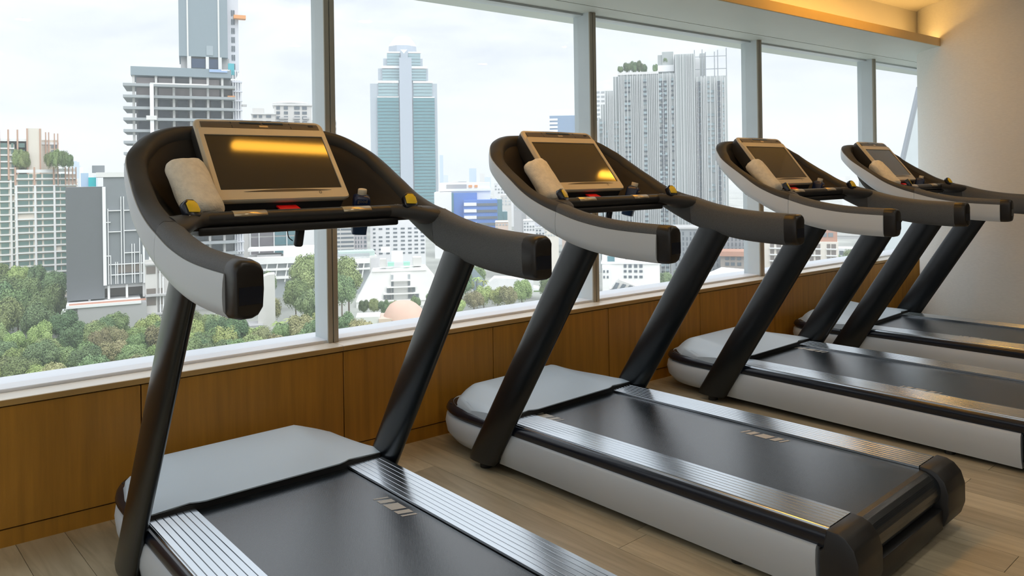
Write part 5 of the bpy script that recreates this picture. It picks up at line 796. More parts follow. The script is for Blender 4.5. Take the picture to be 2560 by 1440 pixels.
('low_house','lilac grey wide low building with 5 window columns near the blue glass high-rise','building','pale low buildings of the middle distance',54.06,963.8,[('b','wall','pale_lilac',[(-9.59,9.59,0,19.71481567339105,0.0,44.7)]),('b','roof_edge','white',[(-9.88,9.88,-0.5,4,44.3,45.29)]),('s','window','window_grey',[(-8.72,-6.62),(-4.89,-2.78),(-1.05,1.05),(2.78,4.89),(6.62,8.72)],[(40.25,42.23),(36.3,38.27),(32.35,34.32)],-0.3,0.3,[(1,2),(2,0)])]),
('low_house','off-white wide low building with 5 window columns near the blue glass high-rise','building','pale low buildings of the middle distance',77.44,834.7,[('b','wall','white2',[(-7.51,7.51,0,21.320580564373834,0.0,47.92)]),('b','roof_edge','white',[(-7.76,7.76,-0.5,4,47.58,48.44)]),('s','window','window_slate',[(-6.83,-5.18),(-3.83,-2.18),(-0.83,0.83),(2.18,3.83),(5.18,6.83)],[(44.07,45.78),(40.65,42.36),(37.23,38.94)],-0.3,0.3,[(0,1),(1,1),(4,1)])]),
('low_house','light grey narrow low building with 3 window columns near the blue banded office','building','pale low buildings of the middle distance',-7.55,919.3,[('b','wall','concrete_light',[(-6.27,6.27,0,19.311513397991313,0.0,41.47)]),('b','roof_edge','white',[(-6.55,6.55,-0.5,4,41.09,42.03)]),('s','window','window_pale',[(-5.33,-3.03),(-1.15,1.15),(3.03,5.33)],[(37.23,39.11),(33.46,35.34),(29.69,31.57)],-0.3,0.3,[(2,0)])]),
('low_house','off-white narrow low building with 2 window columns near the blue glass high-rise','building','pale low buildings of the middle distance',84.11,1116.1,[('b','wall','white2',[(-5.54,5.54,0,11.714690192354633,0.0,48.54)]),('b','roof_edge','white',[(-5.88,5.88,-0.5,4,48.08,49.23)]),('s','window','window_pale',[(-4.29,-1.25),(1.25,4.29)],[(43.39,45.68),(38.82,41.1),(34.24,36.53)],-0.3,0.3,[(1,1)])]),
('low_house','salmon pink narrow low building with 2 window columns near the blue glass high-rise','building','pale low buildings of the middle distance',12.14,918.6,[('b','wall','salmon_wall',[(-4.19,4.19,0,14.08782213265514,0.0,46.76)]),('b','roof_edge','white',[(-4.47,4.47,-0.5,4,46.39,47.33)]),('s','window','window_pale',[(-3.25,-0.94),(0.94,3.25)],[(42.53,44.41),(38.76,40.64),(34.99,36.88)],-0.3,0.3,[(1,0)])]),
('low_house','off-white narrow low building with 2 window columns near the blue banded office','building','pale low buildings of the middle distance',1.55,983.0,[('b','wall','white2',[(-5.27,5.27,0,12.225212261477827,0.0,48.31)]),('b','roof_edge','white',[(-5.57,5.57,-0.5,4,47.91,48.92)]),('s','window','window_grey',[(-4.08,-1.19),(1.19,4.08)],[(43.78,45.79),(39.75,41.76),(35.72,37.73)],-0.3,0.3,[(0,2),(1,1)])]),
('low_house','cream wide low building with 4 window columns near the blue glass high-rise','building','pale low buildings of the middle distance',99.66,986.2,[('b','wall','cream2',[(-7.12,7.12,0,18.0012579599367,0.0,40.39)]),('b','roof_edge','white',[(-7.42,7.42,-0.5,4,39.98,40.99)]),('s','window','window_pale',[(-6.32,-4.36),(-2.76,-0.8),(0.8,2.76),(4.36,6.32)],[(35.84,37.86),(31.79,33.81),(27.75,29.77)],-0.3,0.3,[(0,2),(1,1),(2,1),(3,1)])]),
('low_house','mid grey narrow low building with 2 window columns near the blue glass high-rise','building','pale low buildings of the middle distance',10.76,846.3,[('b','wall','grey_panel',[(-4.0,4.0,0,21.67122036948078,0.0,40.74)]),('b','roof_edge','white',[(-4.26,4.26,-0.5,4,40.39,41.26)]),('s','window','window_pale',[(-3.1,-0.9),(0.9,3.1)],[(36.83,38.57),(33.36,35.1),(29.89,31.63)],-0.3,0.3,[])]),
('low_house','off-white narrow low building with 2 window columns near the blue banded office','building','pale low buildings of the middle distance',-26.88,903.0,[('b','wall','white2',[(-3.86,3.86,0,22.923816825387938,0.0,40.62)]),('b','roof_edge','white',[(-4.14,4.14,-0.5,4,40.25,41.18)]),('s','window','window_slate',[(-2.99,-0.87),(0.87,2.99)],[(36.46,38.31),(32.76,34.61),(29.05,30.91)],-0.3,0.3,[])]),
('low_house','cream wide low building with 4 window columns near the blue glass high-rise','building','pale low buildings of the middle distance',61.52,1072.5,[('b','wall','cream2',[(-8.66,8.66,0,15.698205238945583,0.0,43.85)]),('b','roof_edge','white',[(-8.99,8.99,-0.5,4,43.41,44.51)]),('s','window','window_slate',[(-7.69,-5.31),(-3.36,-0.97),(0.97,3.36),(5.31,7.69)],[(38.9,41.1),(34.5,36.7),(30.11,32.31)],-0.3,0.3,[(1,0),(1,1)])]),
('low_house','salmon pink narrow low building with 3 window columns near the blue glass high-rise','building','pale low buildings of the middle distance',110.08,1162.4,[('b','wall','salmon_wall',[(-7.94,7.94,0,19.337106357968665,0.0,32.35)]),('b','roof_edge','white',[(-8.29,8.29,-0.5,4,31.88,33.07)]),('s','window','window_slate',[(-6.75,-3.84),(-1.46,1.46),(3.84,6.75)],[(26.99,29.38),(22.23,24.61),(17.46,19.84)],-0.3,0.3,[(2,0)])]),
('low_house','lilac grey wide low building with 4 window columns near the blue banded office','building','pale low buildings of the middle distance',-75.63,1127.4,[('b','wall','pale_lilac',[(-9.84,9.84,0,10.80403332202124,0.0,57.57)]),('b','roof_edge','white',[(-10.18,10.18,-0.5,4,57.11,58.26)]),('s','window','window_pale',[(-8.73,-6.02),(-3.81,-1.11),(1.11,3.81),(6.02,8.73)],[(52.37,54.68),(47.75,50.06),(43.12,45.43)],-0.3,0.3,[(0,0)])]),
('low_house','white wide low building with 4 window columns near the blue glass high-rise','building','pale low buildings of the middle distance',25.6,833.0,[('b','wall','white',[(-7.03,7.03,0,13.531007170336258,0.0,55.53)]),('b','roof_edge','white',[(-7.28,7.28,-0.5,4,55.18,56.04)]),('s','window','window_grey',[(-6.24,-4.31),(-2.72,-0.79),(0.79,2.72),(4.31,6.24)],[(51.68,53.39),(48.27,49.97),(44.85,46.56)],-0.3,0.3,[(2,2),(3,2)])]),
('low_house','mid grey narrow low building with 2 window columns near the blue glass high-rise','building','pale low buildings of the middle distance',5.03,777.7,[('b','wall','grey_panel',[(-3.89,3.89,0,21.133056269241735,0.0,39.59)]),('b','roof_edge','white',[(-4.13,4.13,-0.5,4,39.27,40.07)]),('s','window','window_pale',[(-3.01,-0.88),(0.88,3.01)],[(36.0,37.59),(32.81,34.41),(29.62,31.22)],-0.3,0.3,[])]),
('low_house','pale grey wide low building with 5 window columns near the blue glass high-rise','building','pale low buildings of the middle distance',22.38,1026.5,[('b','wall','pale',[(-9.49,9.49,0,11.94313135356223,0.0,43.26)]),('b','roof_edge','white',[(-9.81,9.81,-0.5,4,42.84,43.89)]),('s','window','window_grey',[(-8.64,-6.55),(-4.84,-2.75),(-1.04,1.04),(2.75,4.84),(6.55,8.64)],[(38.53,40.63),(34.32,36.42),(30.11,32.21)],-0.3,0.3,[])]),
('low_house','white wide low building with 4 window columns near the blue banded office','building','pale low buildings of the middle distance',-33.92,769.6,[('b','wall','white',[(-6.27,6.27,0,13.701894389924494,0.0,39.26)]),('b','roof_edge','white',[(-6.51,6.51,-0.5,4,38.95,39.74)]),('s','window','window_pale',[(-5.56,-3.84),(-2.43,-0.71),(0.71,2.43),(3.84,5.56)],[(35.71,37.29),(32.56,34.14),(29.4,30.98)],-0.3,0.3,[(2,1)])]),
('low_house','lilac grey narrow low building with 2 window columns near the blue banded office','building','pale low buildings of the middle distance',-58.86,807.3,[('b','wall','pale_lilac',[(-3.02,3.02,0,21.006031811025466,0.0,58.48)]),('b','roof_edge','white',[(-3.27,3.27,-0.5,4,58.15,58.98)]),('s','window','window_slate',[(-2.34,-0.68),(0.68,2.34)],[(54.76,56.41),(51.45,53.1),(48.14,49.79)],-0.3,0.3,[])]),
('low_house','white narrow low building with 2 window columns near the blue glass high-rise','building','pale low buildings of the middle distance',44.6,716.1,[('b','wall','white',[(-3.52,3.52,0,18.45457191729743,0.0,28.39)]),('b','roof_edge','white',[(-3.74,3.74,-0.5,4,28.09,28.83)]),('s','window','window_grey',[(-2.73,-0.79),(0.79,2.73)],[(25.08,26.55),(22.15,23.62),(19.21,20.68)],-0.3,0.3,[(0,0)])]),
('low_house','lilac grey narrow low building with 2 window columns near the blue glass high-rise','building','pale low buildings of the middle distance',66.92,697.4,[('b','wall','pale_lilac',[(-2.53,2.53,0,22.10248077578008,0.0,12.01)]),('b','roof_edge','white',[(-2.74,2.74,-0.5,4,11.73,12.44)]),('s','window','window_pale',[(-1.96,-0.57),(0.57,1.96)],[(8.8,10.23),(5.94,7.37),(3.08,4.51)],-0.3,0.3,[(0,2),(1,0)])]),
('low_house','mid grey narrow low building with 2 window columns near the blue glass high-rise','building','pale low buildings of the middle distance',54.89,675.2,[('b','wall','grey_panel',[(-3.55,3.55,0,20.441326682170896,0.0,30.37)]),('b','roof_edge','white',[(-3.76,3.76,-0.5,4,30.09,30.78)]),('s','window','window_slate',[(-2.75,-0.8),(0.8,2.75)],[(27.25,28.64),(24.48,25.87),(21.72,23.1)],-0.3,0.3,[(1,2)])]),
('low_house','lilac grey narrow low building with 3 window columns near the blue glass high-rise','building','pale low buildings of the middle distance',22.81,728.2,[('b','wall','pale_lilac',[(-4.04,4.04,0,23.275038540525625,0.0,24.3)]),('b','roof_edge','white',[(-4.27,4.27,-0.5,4,24.0,24.75)]),('s','window','window_slate',[(-3.44,-1.95),(-0.74,0.74),(1.95,3.44)],[(20.94,22.44),(17.96,19.45),(14.97,16.47)],-0.3,0.3,[(0,1),(1,1)])]),
('low_house','pale grey narrow low building with 3 window columns near the blue glass high-rise','building','pale low buildings of the middle distance',33.53,642.5,[('b','wall','pale',[(-3.69,3.69,0,14.082660166861523,0.0,35.26)]),('b','roof_edge','white',[(-3.88,3.88,-0.5,4,35.0,35.66)]),('s','window','window_grey',[(-3.13,-1.78),(-0.68,0.68),(1.78,3.13)],[(32.3,33.61),(29.66,30.98),(27.03,28.35)],-0.3,0.3,[(2,0)])]),
('low_house','cream wide low building with 5 window columns near the blue glass high-rise','building','pale low buildings of the middle distance',24.48,493.8,[('b','wall','cream2',[(-4.45,4.45,0,14.973161957520311,0.0,31.61)]),('b','roof_edge','white',[(-4.6,4.6,-0.5,4,31.41,31.92)]),('s','window','window_pale',[(-4.05,-3.07),(-2.27,-1.29),(-0.49,0.49),(1.29,2.27),(3.07,4.05)],[(29.34,30.35),(27.31,28.32),(25.29,26.3)],-0.3,0.3,[(1,1)])]),
('low_house','salmon pink wide low building with 3 window columns near the blue glass high-rise','building','pale low buildings of the middle distance',42.61,607.8,[('b','wall','salmon_wall',[(-4.25,4.25,0,10.984958627498171,0.0,20.53)]),('b','roof_edge','white',[(-4.43,4.43,-0.5,4,20.28,20.9)]),('s','window','window_slate',[(-3.61,-2.05),(-0.78,0.78),(2.05,3.61)],[(17.72,18.97),(15.23,16.48),(12.74,13.98)],-0.3,0.3,[(0,2),(1,1)])]),
('low_house','salmon pink wide low building with 4 window columns near the blue banded office','building','pale low buildings of the middle distance',-7.63,545.2,[('b','wall','salmon_wall',[(-4.51,4.51,0,20.132635682662023,0.0,31.66)]),('b','roof_edge','white',[(-4.68,4.68,-0.5,4,31.43,31.99)]),('s','window','window_pale',[(-4.01,-2.76),(-1.75,-0.51),(0.51,1.75),(2.76,4.01)],[(29.14,30.26),(26.91,28.02),(24.67,25.79)],-0.3,0.3,[(0,2),(1,1),(2,1),(3,1)])]),
('low_house','off-white narrow low building with 2 window columns near the blue glass high-rise','building','pale low buildings of the middle distance',48.7,567.7,[('b','wall','white2',[(-2.89,2.89,0,10.524038871496181,0.0,30.36)]),('b','roof_edge','white',[(-3.06,3.06,-0.5,4,30.13,30.71)]),('s','window','window_slate',[(-2.24,-0.65),(0.65,2.24)],[(27.74,28.9),(25.41,26.58),(23.08,24.25)],-0.3,0.3,[])]),
('low_house','white wide low building with 5 window columns near the blue glass high-rise','building','pale low buildings of the middle distance',21.87,707.0,[('b','wall','white',[(-7.07,7.07,0,12.266197803442386,0.0,16.59)]),('b','roof_edge','white',[(-7.29,7.29,-0.5,4,16.3,17.03)]),('s','window','window_slate',[(-6.44,-4.88),(-3.61,-2.05),(-0.78,0.78),(2.05,3.61),(4.88,6.44)],[(13.33,14.78),(10.43,11.88),(7.53,8.98)],-0.3,0.3,[(1,0),(1,1),(4,0)])]),
('low_house','off-white wide low building with 4 window columns near the blue glass high-rise','building','pale low buildings of the middle distance',10.87,516.7,[('b','wall','white2',[(-3.76,3.76,0,17.31326320943559,0.0,33.95)]),('b','roof_edge','white',[(-3.92,3.92,-0.5,4,33.74,34.27)]),('s','window','window_grey',[(-3.34,-2.3),(-1.46,-0.42),(0.42,1.46),(2.3,3.34)],[(31.57,32.63),(29.45,30.51),(27.33,28.39)],-0.3,0.3,[(2,0),(3,0)])]),
('low_house','light grey narrow low building with 2 window columns near the blue glass high-rise','building','pale low buildings of the middle distance',63.71,605.5,[('b','wall','concrete_light',[(-2.59,2.59,0,19.85530550826959,0.0,19.48)]),('b','roof_edge','white',[(-2.78,2.78,-0.5,4,19.23,19.85)]),('s','window','window_slate',[(-2.01,-0.58),(0.58,2.01)],[(16.69,17.93),(14.2,15.44),(11.72,12.96)],-0.3,0.3,[(0,0)])]),
('low_house','off-white narrow low building with 2 window columns near the blue glass high-rise','building','pale low buildings of the middle distance',44.68,638.9,[('b','wall','white2',[(-3.09,3.09,0,23.31733887195789,0.0,27.09)]),('b','roof_edge','white',[(-3.28,3.28,-0.5,4,26.83,27.48)]),('s','window','window_pale',[(-2.39,-0.69),(0.69,2.39)],[(24.14,25.45),(21.52,22.83),(18.9,20.21)],-0.3,0.3,[(0,1),(1,2)])]),
('low_house','cream wide low building with 5 window columns near the cream balcony flats','building','pale low buildings of the middle distance',297.62,933.5,[('b','wall','cream2',[(-8.52,8.52,0,13.337388279822223,0.0,-14.3)]),('b','roof_edge','white',[(-8.8,8.8,-0.5,4,-14.68,-13.72)]),('s','window','window_grey',[(-7.76,-5.88),(-4.35,-2.47),(-0.94,0.94),(2.47,4.35),(5.88,7.76)],[(-18.6,-16.69),(-22.43,-20.52),(-26.26,-24.35)],-0.3,0.3,[])]),
('low_house','salmon pink narrow low building with 3 window columns near the striped condominium','building','pale low buildings of the middle distance',202.5,924.3,[('b','wall','salmon_wall',[(-6.05,6.05,0,16.45005923985908,0.0,14.6)]),('b','roof_edge','white',[(-6.33,6.33,-0.5,4,14.22,15.16)]),('s','window','window_grey',[(-5.14,-2.92),(-1.11,1.11),(2.92,5.14)],[(10.33,12.23),(6.54,8.44),(2.75,4.65)],-0.3,0.3,[(0,0),(2,2)])]),
('low_house','cream narrow low building with 3 window columns near the striped condominium','building','pale low buildings of the middle distance',160.85,729.6,[('b','wall','cream2',[(-3.85,3.85,0,23.652438949428586,0.0,32.48)]),('b','roof_edge','white',[(-4.07,4.07,-0.5,4,32.18,32.93)]),('s','window','window_slate',[(-3.27,-1.86),(-0.71,0.71),(1.86,3.27)],[(29.11,30.61),(26.12,27.61),(23.13,24.62)],-0.3,0.3,[(0,2),(1,0)])]),
('low_house','white wide low building with 4 window columns near the blue glass high-rise','building','pale low buildings of the middle distance',107.85,922.2,[('b','wall','white',[(-7.59,7.59,0,11.048294969028447,0.0,-4.34)]),('b','roof_edge','white',[(-7.87,7.87,-0.5,4,-4.72,-3.78)]),('s','window','window_grey',[(-6.73,-4.65),(-2.94,-0.85),(0.85,2.94),(4.65,6.73)],[(-8.6,-6.71),(-12.38,-10.49),(-16.16,-14.27)],-0.3,0.3,[(1,2),(2,0)])]),
('low_house','white narrow low building with 2 window columns near the blue glass high-rise','building','pale low buildings of the middle distance',99.99,840.1,[('b','wall','white',[(-4.33,4.33,0,23.181769129795313,0.0,10.37)]),('b','roof_edge','white',[(-4.59,4.59,-0.5,4,10.02,10.88)]),('s','window','window_slate',[(-3.35,-0.97),(0.97,3.35)],[(6.49,8.21),(3.04,4.77),(-0.4,1.32)],-0.3,0.3,[(0,1),(1,1)])]),
('low_house','mid grey wide low building with 5 window columns near the striped condominium','building','pale low buildings of the middle distance',107.23,753.9,[('b','wall','grey_panel',[(-7.13,7.13,0,12.32684180058041,0.0,27.09)]),('b','roof_edge','white',[(-7.36,7.36,-0.5,4,26.78,27.55)]),('s','window','window_grey',[(-6.49,-4.92),(-3.63,-2.07),(-0.78,0.78),(2.07,3.63),(4.92,6.49)],[(23.61,25.16),(20.52,22.07),(17.43,18.98)],-0.3,0.3,[(2,0),(3,2)])]),
('low_house','cream narrow low building with 2 window columns near the concrete flyover','building','pale low buildings of the middle distance',339.63,780.3,[('b','wall','cream2',[(-2.8,2.8,0,15.839926031541747,0.0,2.04)]),('b','roof_edge','white',[(-3.02,3.02,-0.5,4,1.72,2.51)]),('s','window','window_grey',[(-2.17,-0.63),(0.63,2.17)],[(-1.56,0.04),(-4.76,-3.16),(-7.96,-6.36)],-0.3,0.3,[(1,1)])]),
('low_house','lilac grey wide low building with 4 window columns near the striped condominium','building','pale low buildings of the middle distance',181.25,883.3,[('b','wall','pale_lilac',[(-6.48,6.48,0,22.369785555331053,0.0,8.06)]),('b','roof_edge','white',[(-6.74,6.74,-0.5,4,7.69,8.6)]),('s','window','window_slate',[(-5.75,-3.97),(-2.51,-0.73),(0.73,2.51),(3.97,5.75)],[(3.98,5.79),(0.36,2.17),(-3.26,-1.45)],-0.3,0.3,[(1,0),(2,0),(2,2),(3,1),(3,2)])]),
('low_house','cream wide low building with 5 window columns near the cream balcony flats','building','pale low buildings of the middle distance',283.58,747.5,[('b','wall','cream2',[(-6.39,6.39,0,12.129472247027131,0.0,33.91)]),('b','roof_edge','white',[(-6.6,6.6,-0.5,4,33.6,34.37)]),('s','window','window_pale',[(-5.81,-4.41),(-3.26,-1.85),(-0.7,0.7),(1.85,3.26),(4.41,5.81)],[(30.46,31.99),(27.4,28.93),(24.33,25.86)],-0.3,0.3,[(0,2),(1,1),(4,2)])]),
('low_house','mid grey narrow low building with 3 window columns near the concrete flyover','building','pale low buildings of the middle distance',361.49,812.1,[('b','wall','grey_panel',[(-4.99,4.99,0,12.137891603828983,0.0,8.41)]),('b','roof_edge','white',[(-5.22,5.22,-0.5,4,8.08,8.91)]),('s','window','window_slate',[(-4.24,-2.41),(-0.91,0.91),(2.41,4.24)],[(4.66,6.33),(1.33,3.0),(-2.0,-0.33)],-0.3,0.3,[(0,2),(1,1),(2,1)])]),
('low_house','off-white wide low building with 5 window columns near the dark slit window block','building','pale low buildings of the middle distance',204.37,814.5,[('b','wall','white2',[(-7.52,7.52,0,19.35452944745746,0.0,23.38)]),('b','roof_edge','white',[(-7.76,7.76,-0.5,4,23.05,23.88)]),('s','window','window_slate',[(-6.84,-5.19),(-3.84,-2.18),(-0.83,0.83),(2.18,3.84),(5.19,6.84)],[(19.63,21.3),(16.29,17.96),(12.95,14.62)],-0.3,0.3,[(4,1)])]),
('low_house','white narrow low building with 3 window columns near the cream balcony flats','building','pale low buildings of the middle distance',210.06,661.4,[('b','wall','white',[(-3.4,3.4,0,12.269399512708691,0.0,17.36)]),('b','roof_edge','white',[(-3.59,3.59,-0.5,4,17.09,17.77)]),('s','window','window_grey',[(-2.89,-1.64),(-0.62,0.62),(1.64,2.89)],[(14.31,15.67),(11.6,12.95),(8.89,10.24)],-0.3,0.3,[])]),
('low_house','off-white narrow low building with 2 window columns near the cream balcony flats','building','pale low buildings of the middle distance',255.79,823.6,[('b','wall','white2',[(-3.65,3.65,0,13.257483072818154,0.0,6.08)]),('b','roof_edge','white',[(-3.89,3.89,-0.5,4,5.74,6.59)]),('s','window','window_pale',[(-2.83,-0.82),(0.82,2.83)],[(2.28,3.97),(-1.1,0.59),(-4.47,-2.79)],-0.3,0.3,[(1,0),(1,1)])]),
('low_house','salmon pink wide low building with 4 window columns near the cream balcony flats','building','pale low buildings of the middle distance',275.19,836.8,[('b','wall','salmon_wall',[(-6.71,6.71,0,11.096362013700224,0.0,16.63)]),('b','roof_edge','white',[(-6.95,6.95,-0.5,4,16.28,17.14)]),('s','window','window_slate',[(-5.95,-4.11),(-2.6,-0.75),(0.75,2.6),(4.11,5.95)],[(12.77,14.48),(9.33,11.05),(5.9,7.62)],-0.3,0.3,[(2,0),(3,0)])]),
('low_house','light grey wide low building with 3 window columns near the striped condominium','building','pale low buildings of the middle distance',138.15,718.3,[('b','wall','concrete_light',[(-5.03,5.03,0,10.294638409724996,0.0,38.17)]),('b','roof_edge','white',[(-5.25,5.25,-0.5,4,37.88,38.61)]),('s','window','window_pale',[(-4.28,-2.43),(-0.92,0.92),(2.43,4.28)],[(34.86,36.33),(31.91,33.38),(28.97,30.44)],-0.3,0.3,[(0,0)])]),
('low_house','pale grey wide low building with 4 window columns near the dark slit window block','building','pale low buildings of the middle distance',276.82,892.8,[('b','wall','pale',[(-7.64,7.64,0,19.51269926711357,0.0,25.02)]),('b','roof_edge','white',[(-7.91,7.91,-0.5,4,24.65,25.57)]),('s','window','window_slate',[(-6.78,-4.68),(-2.96,-0.86),(0.86,2.96),(4.68,6.78)],[(20.9,22.73),(17.24,19.07),(13.58,15.41)],-0.3,0.3,[(0,1),(1,2)])]),
('low_house','off-white wide low building with 4 window columns near the cream balcony flats','building','pale low buildings of the middle distance',315.07,810.6,[('b','wall','white2',[(-5.75,5.75,0,23.58247034509504,0.0,7.45)]),('b','roof_edge','white',[(-5.98,5.98,-0.5,4,7.11,7.94)]),('s','window','window_pale',[(-5.1,-3.52),(-2.23,-0.65),(0.65,2.23),(3.52,5.1)],[(3.71,5.37),(0.38,2.05),(-2.94,-1.28)],-0.3,0.3,[(2,2),(3,2)])]),
('low_house','mid grey narrow low building with 3 window columns near the striped condominium','building','pale low buildings of the middle distance',160.08,838.9,[('b','wall','grey_panel',[(-4.97,4.97,0,12.426915486084878,0.0,15.77)]),('b','roof_edge','white',[(-5.22,5.22,-0.5,4,15.43,16.29)]),('s','window','window_pale',[(-4.23,-2.4),(-0.91,0.91),(2.4,4.23)],[(11.9,13.62),(8.46,10.18),(5.02,6.74)],-0.3,0.3,[(2,1),(2,2)])]),
('low_house','salmon pink narrow low building with 2 window columns near the cream balcony flats','building','pale low buildings of the middle distance',293.82,821.4,[('b','wall','salmon_wall',[(-3.61,3.61,0,12.895624959234064,0.0,2.53)]),('b','roof_edge','white',[(-3.84,3.84,-0.5,4,2.19,3.03)]),('s','window','window_grey',[(-2.8,-0.81),(0.81,2.8)],[(-1.26,0.42),(-4.63,-2.95),(-8.0,-6.31)],-0.3,0.3,[])]),
('low_house','mid grey wide low building with 5 window columns near the cream balcony flats','building','pale low buildings of the middle distance',286.69,854.0,[('b','wall','grey_panel',[(-7.67,7.67,0,22.742038973863714,0.0,-0.49)]),('b','roof_edge','white',[(-7.92,7.92,-0.5,4,-0.84,0.04)]),('s','window','window_slate',[(-6.98,-5.29),(-3.91,-2.22),(-0.84,0.84),(2.22,3.91),(5.29,6.98)],[(-4.42,-2.67),(-7.93,-6.18),(-11.43,-9.68)],-0.3,0.3,[(2,1),(4,0)])]),
('low_house','mid grey wide low building with 5 window columns near the dark slit window block','building','pale low buildings of the middle distance',213.99,783.9,[('b','wall','grey_panel',[(-6.82,6.82,0,18.020669965704922,0.0,29.44)]),('b','roof_edge','white',[(-7.05,7.05,-0.5,4,29.12,29.92)]),('s','window','window_slate',[(-6.21,-4.71),(-3.48,-1.98),(-0.75,0.75),(1.98,3.48),(4.71,6.21)],[(25.83,27.43),(22.61,24.22),(19.4,21.0)],-0.3,0.3,[(4,0)])]),
('low_house','cream wide low building with 5 window columns near the concrete flyover','building','pale low buildings of the middle distance',417.35,859.3,[('b','wall','cream2',[(-7.84,7.84,0,20.38442733510274,0.0,-10.61)]),('b','roof_edge','white',[(-8.08,8.08,-0.5,4,-10.96,-10.08)]),('s','window','window_slate',[(-7.14,-5.41),(-4.0,-2.27),(-0.86,0.86),(2.27,4.0),(5.41,7.14)],[(-14.57,-12.81),(-18.09,-16.33),(-21.62,-19.85)],-0.3,0.3,[(3,1),(4,1)])]),
('low_house','off-white wide low building with 3 window columns near the concrete flyover','building','pale low buildings of the middle distance',447.24,908.3,[('b','wall','white2',[(-5.71,5.71,0,12.255199442510728,0.0,5.19)]),('b','roof_edge','white',[(-5.96,5.96,-0.5,4,4.82,5.75)]),('s','window','window_grey',[(-4.86,-2.76),(-1.05,1.05),(2.76,4.86)],[(1.0,2.86),(-2.72,-0.86),(-6.45,-4.58)],-0.3,0.3,[(0,1),(0,2),(1,2)])]),
('low_house','cream wide low building with 4 window columns near the dark slit window block','building','pale low buildings of the middle distance',242.85,864.8,[('b','wall','cream2',[(-7.16,7.16,0,13.541323561828488,0.0,5.36)]),('b','roof_edge','white',[(-7.41,7.41,-0.5,4,5.0,5.89)]),('s','window','window_pale',[(-6.35,-4.38),(-2.77,-0.81),(0.81,2.77),(4.38,6.35)],[(1.37,3.14),(-2.18,-0.41),(-5.73,-3.95)],-0.3,0.3,[(1,0),(2,1)])]),
('low_house','lilac grey narrow low building with 2 window columns near the concrete flyover','building','pale low buildings of the middle distance',343.0,762.0,[('b','wall','pale_lilac',[(-2.68,2.68,0,12.881362784636964,0.0,26.74)]),('b','roof_edge','white',[(-2.89,2.89,-0.5,4,26.43,27.21)]),('s','window','window_pale',[(-2.08,-0.6),(0.6,2.08)],[(23.23,24.79),(20.1,21.67),(16.98,18.54)],-0.3,0.3,[])]),
('low_house','lilac grey narrow low building with 3 window columns near the blue glass high-rise','building','pale low buildings of the middle distance',104.45,898.3,[('b','wall','pale_lilac',[(-4.96,4.96,0,12.757005220682307,0.0,-1.07)]),('b','roof_edge','white',[(-5.24,5.24,-0.5,4,-1.44,-0.52)]),('s','window','window_slate',[(-4.22,-2.4),(-0.91,0.91),(2.4,4.22)],[(-5.22,-3.38),(-8.9,-7.06),(-12.58,-10.74)],-0.3,0.3,[(1,1),(2,1)])]),
('low_house','off-white wide low building with 4 window columns near the cream balcony flats','building','pale low buildings of the middle distance',228.59,731.3,[('b','wall','white2',[(-5.43,5.43,0,22.11382357471147,0.0,20.68)]),('b','roof_edge','white',[(-5.64,5.64,-0.5,4,20.38,21.13)]),('s','window','window_slate',[(-4.82,-3.32),(-2.1,-0.61),(0.61,2.1),(3.32,4.82)],[(17.31,18.81),(14.31,15.81),(11.31,12.81)],-0.3,0.3,[(0,0),(0,1),(1,1),(3,1)])]),
('low_house','cream wide low building with 4 window columns near the dark slit window block','building','pale low buildings of the middle distance',225.92,868.7,[('b','wall','cream2',[(-7.46,7.46,0,18.335422634092723,0.0,22.74)]),('b','roof_edge','white',[(-7.72,7.72,-0.5,4,22.38,23.27)]),('s','window','window_pale',[(-6.62,-4.57),(-2.89,-0.84),(0.84,2.89),(4.57,6.62)],[(18.73,20.51),(15.17,16.95),(11.61,13.39)],-0.3,0.3,[(2,2)])]),
('low_house','light grey wide low building with 4 window columns near the concrete flyover','building','pale low buildings of the middle distance',335.1,702.8,[('b','wall','concrete_light',[(-4.95,4.95,0,20.52393661168393,0.0,34.54)]),('b','roof_edge','white',[(-5.15,5.15,-0.5,4,34.25,34.97)]),('s','window','window_pale',[(-4.4,-3.03),(-1.92,-0.56),(0.56,1.92),(3.03,4.4)],[(31.3,32.74),(28.41,29.85),(25.53,26.97)],-0.3,0.3,[(0,2)])]),
('low_house','light grey wide low building with 3 window columns near the striped condominium','building','pale low buildings of the middle distance',120.13,821.1,[('b','wall','concrete_light',[(-5.7,5.7,0,16.965928038929135,0.0,10.86)]),('b','roof_edge','white',[(-5.95,5.95,-0.5,4,10.52,11.36)]),('s','window','window_grey',[(-4.84,-2.75),(-1.04,1.04),(2.75,4.84)],[(7.07,8.75),(3.7,5.39),(0.34,2.02)],-0.3,0.3,[(0,0),(0,1),(1,1),(1,2),(2,2)])]),
('low_house','white narrow low building with 2 window columns near the striped condominium','building','pale low buildings of the middle distance',195.97,883.7,[('b','wall','white',[(-3.44,3.44,0,23.949454547065706,0.0,21.97)]),('b','roof_edge','white',[(-3.71,3.71,-0.5,4,21.61,22.52)]),('s','window','window_slate',[(-2.67,-0.77),(0.77,2.67)],[(17.9,19.71),(14.27,16.09),(10.65,12.46)],-0.3,0.3,[])]),
('low_house','mid grey wide low building with 5 window columns near the concrete flyover','building','pale low buildings of the middle distance',472.45,990.3,[('b','wall','grey_panel',[(-8.94,8.94,0,16.05522658606614,0.0,30.14)]),('b','roof_edge','white',[(-9.21,9.21,-0.5,4,29.74,30.75)]),('s','window','window_slate',[(-8.13,-6.17),(-4.56,-2.59),(-0.98,0.98),(2.59,4.56),(6.17,8.13)],[(25.57,27.6),(21.51,23.54),(17.45,19.48)],-0.3,0.3,[])]),
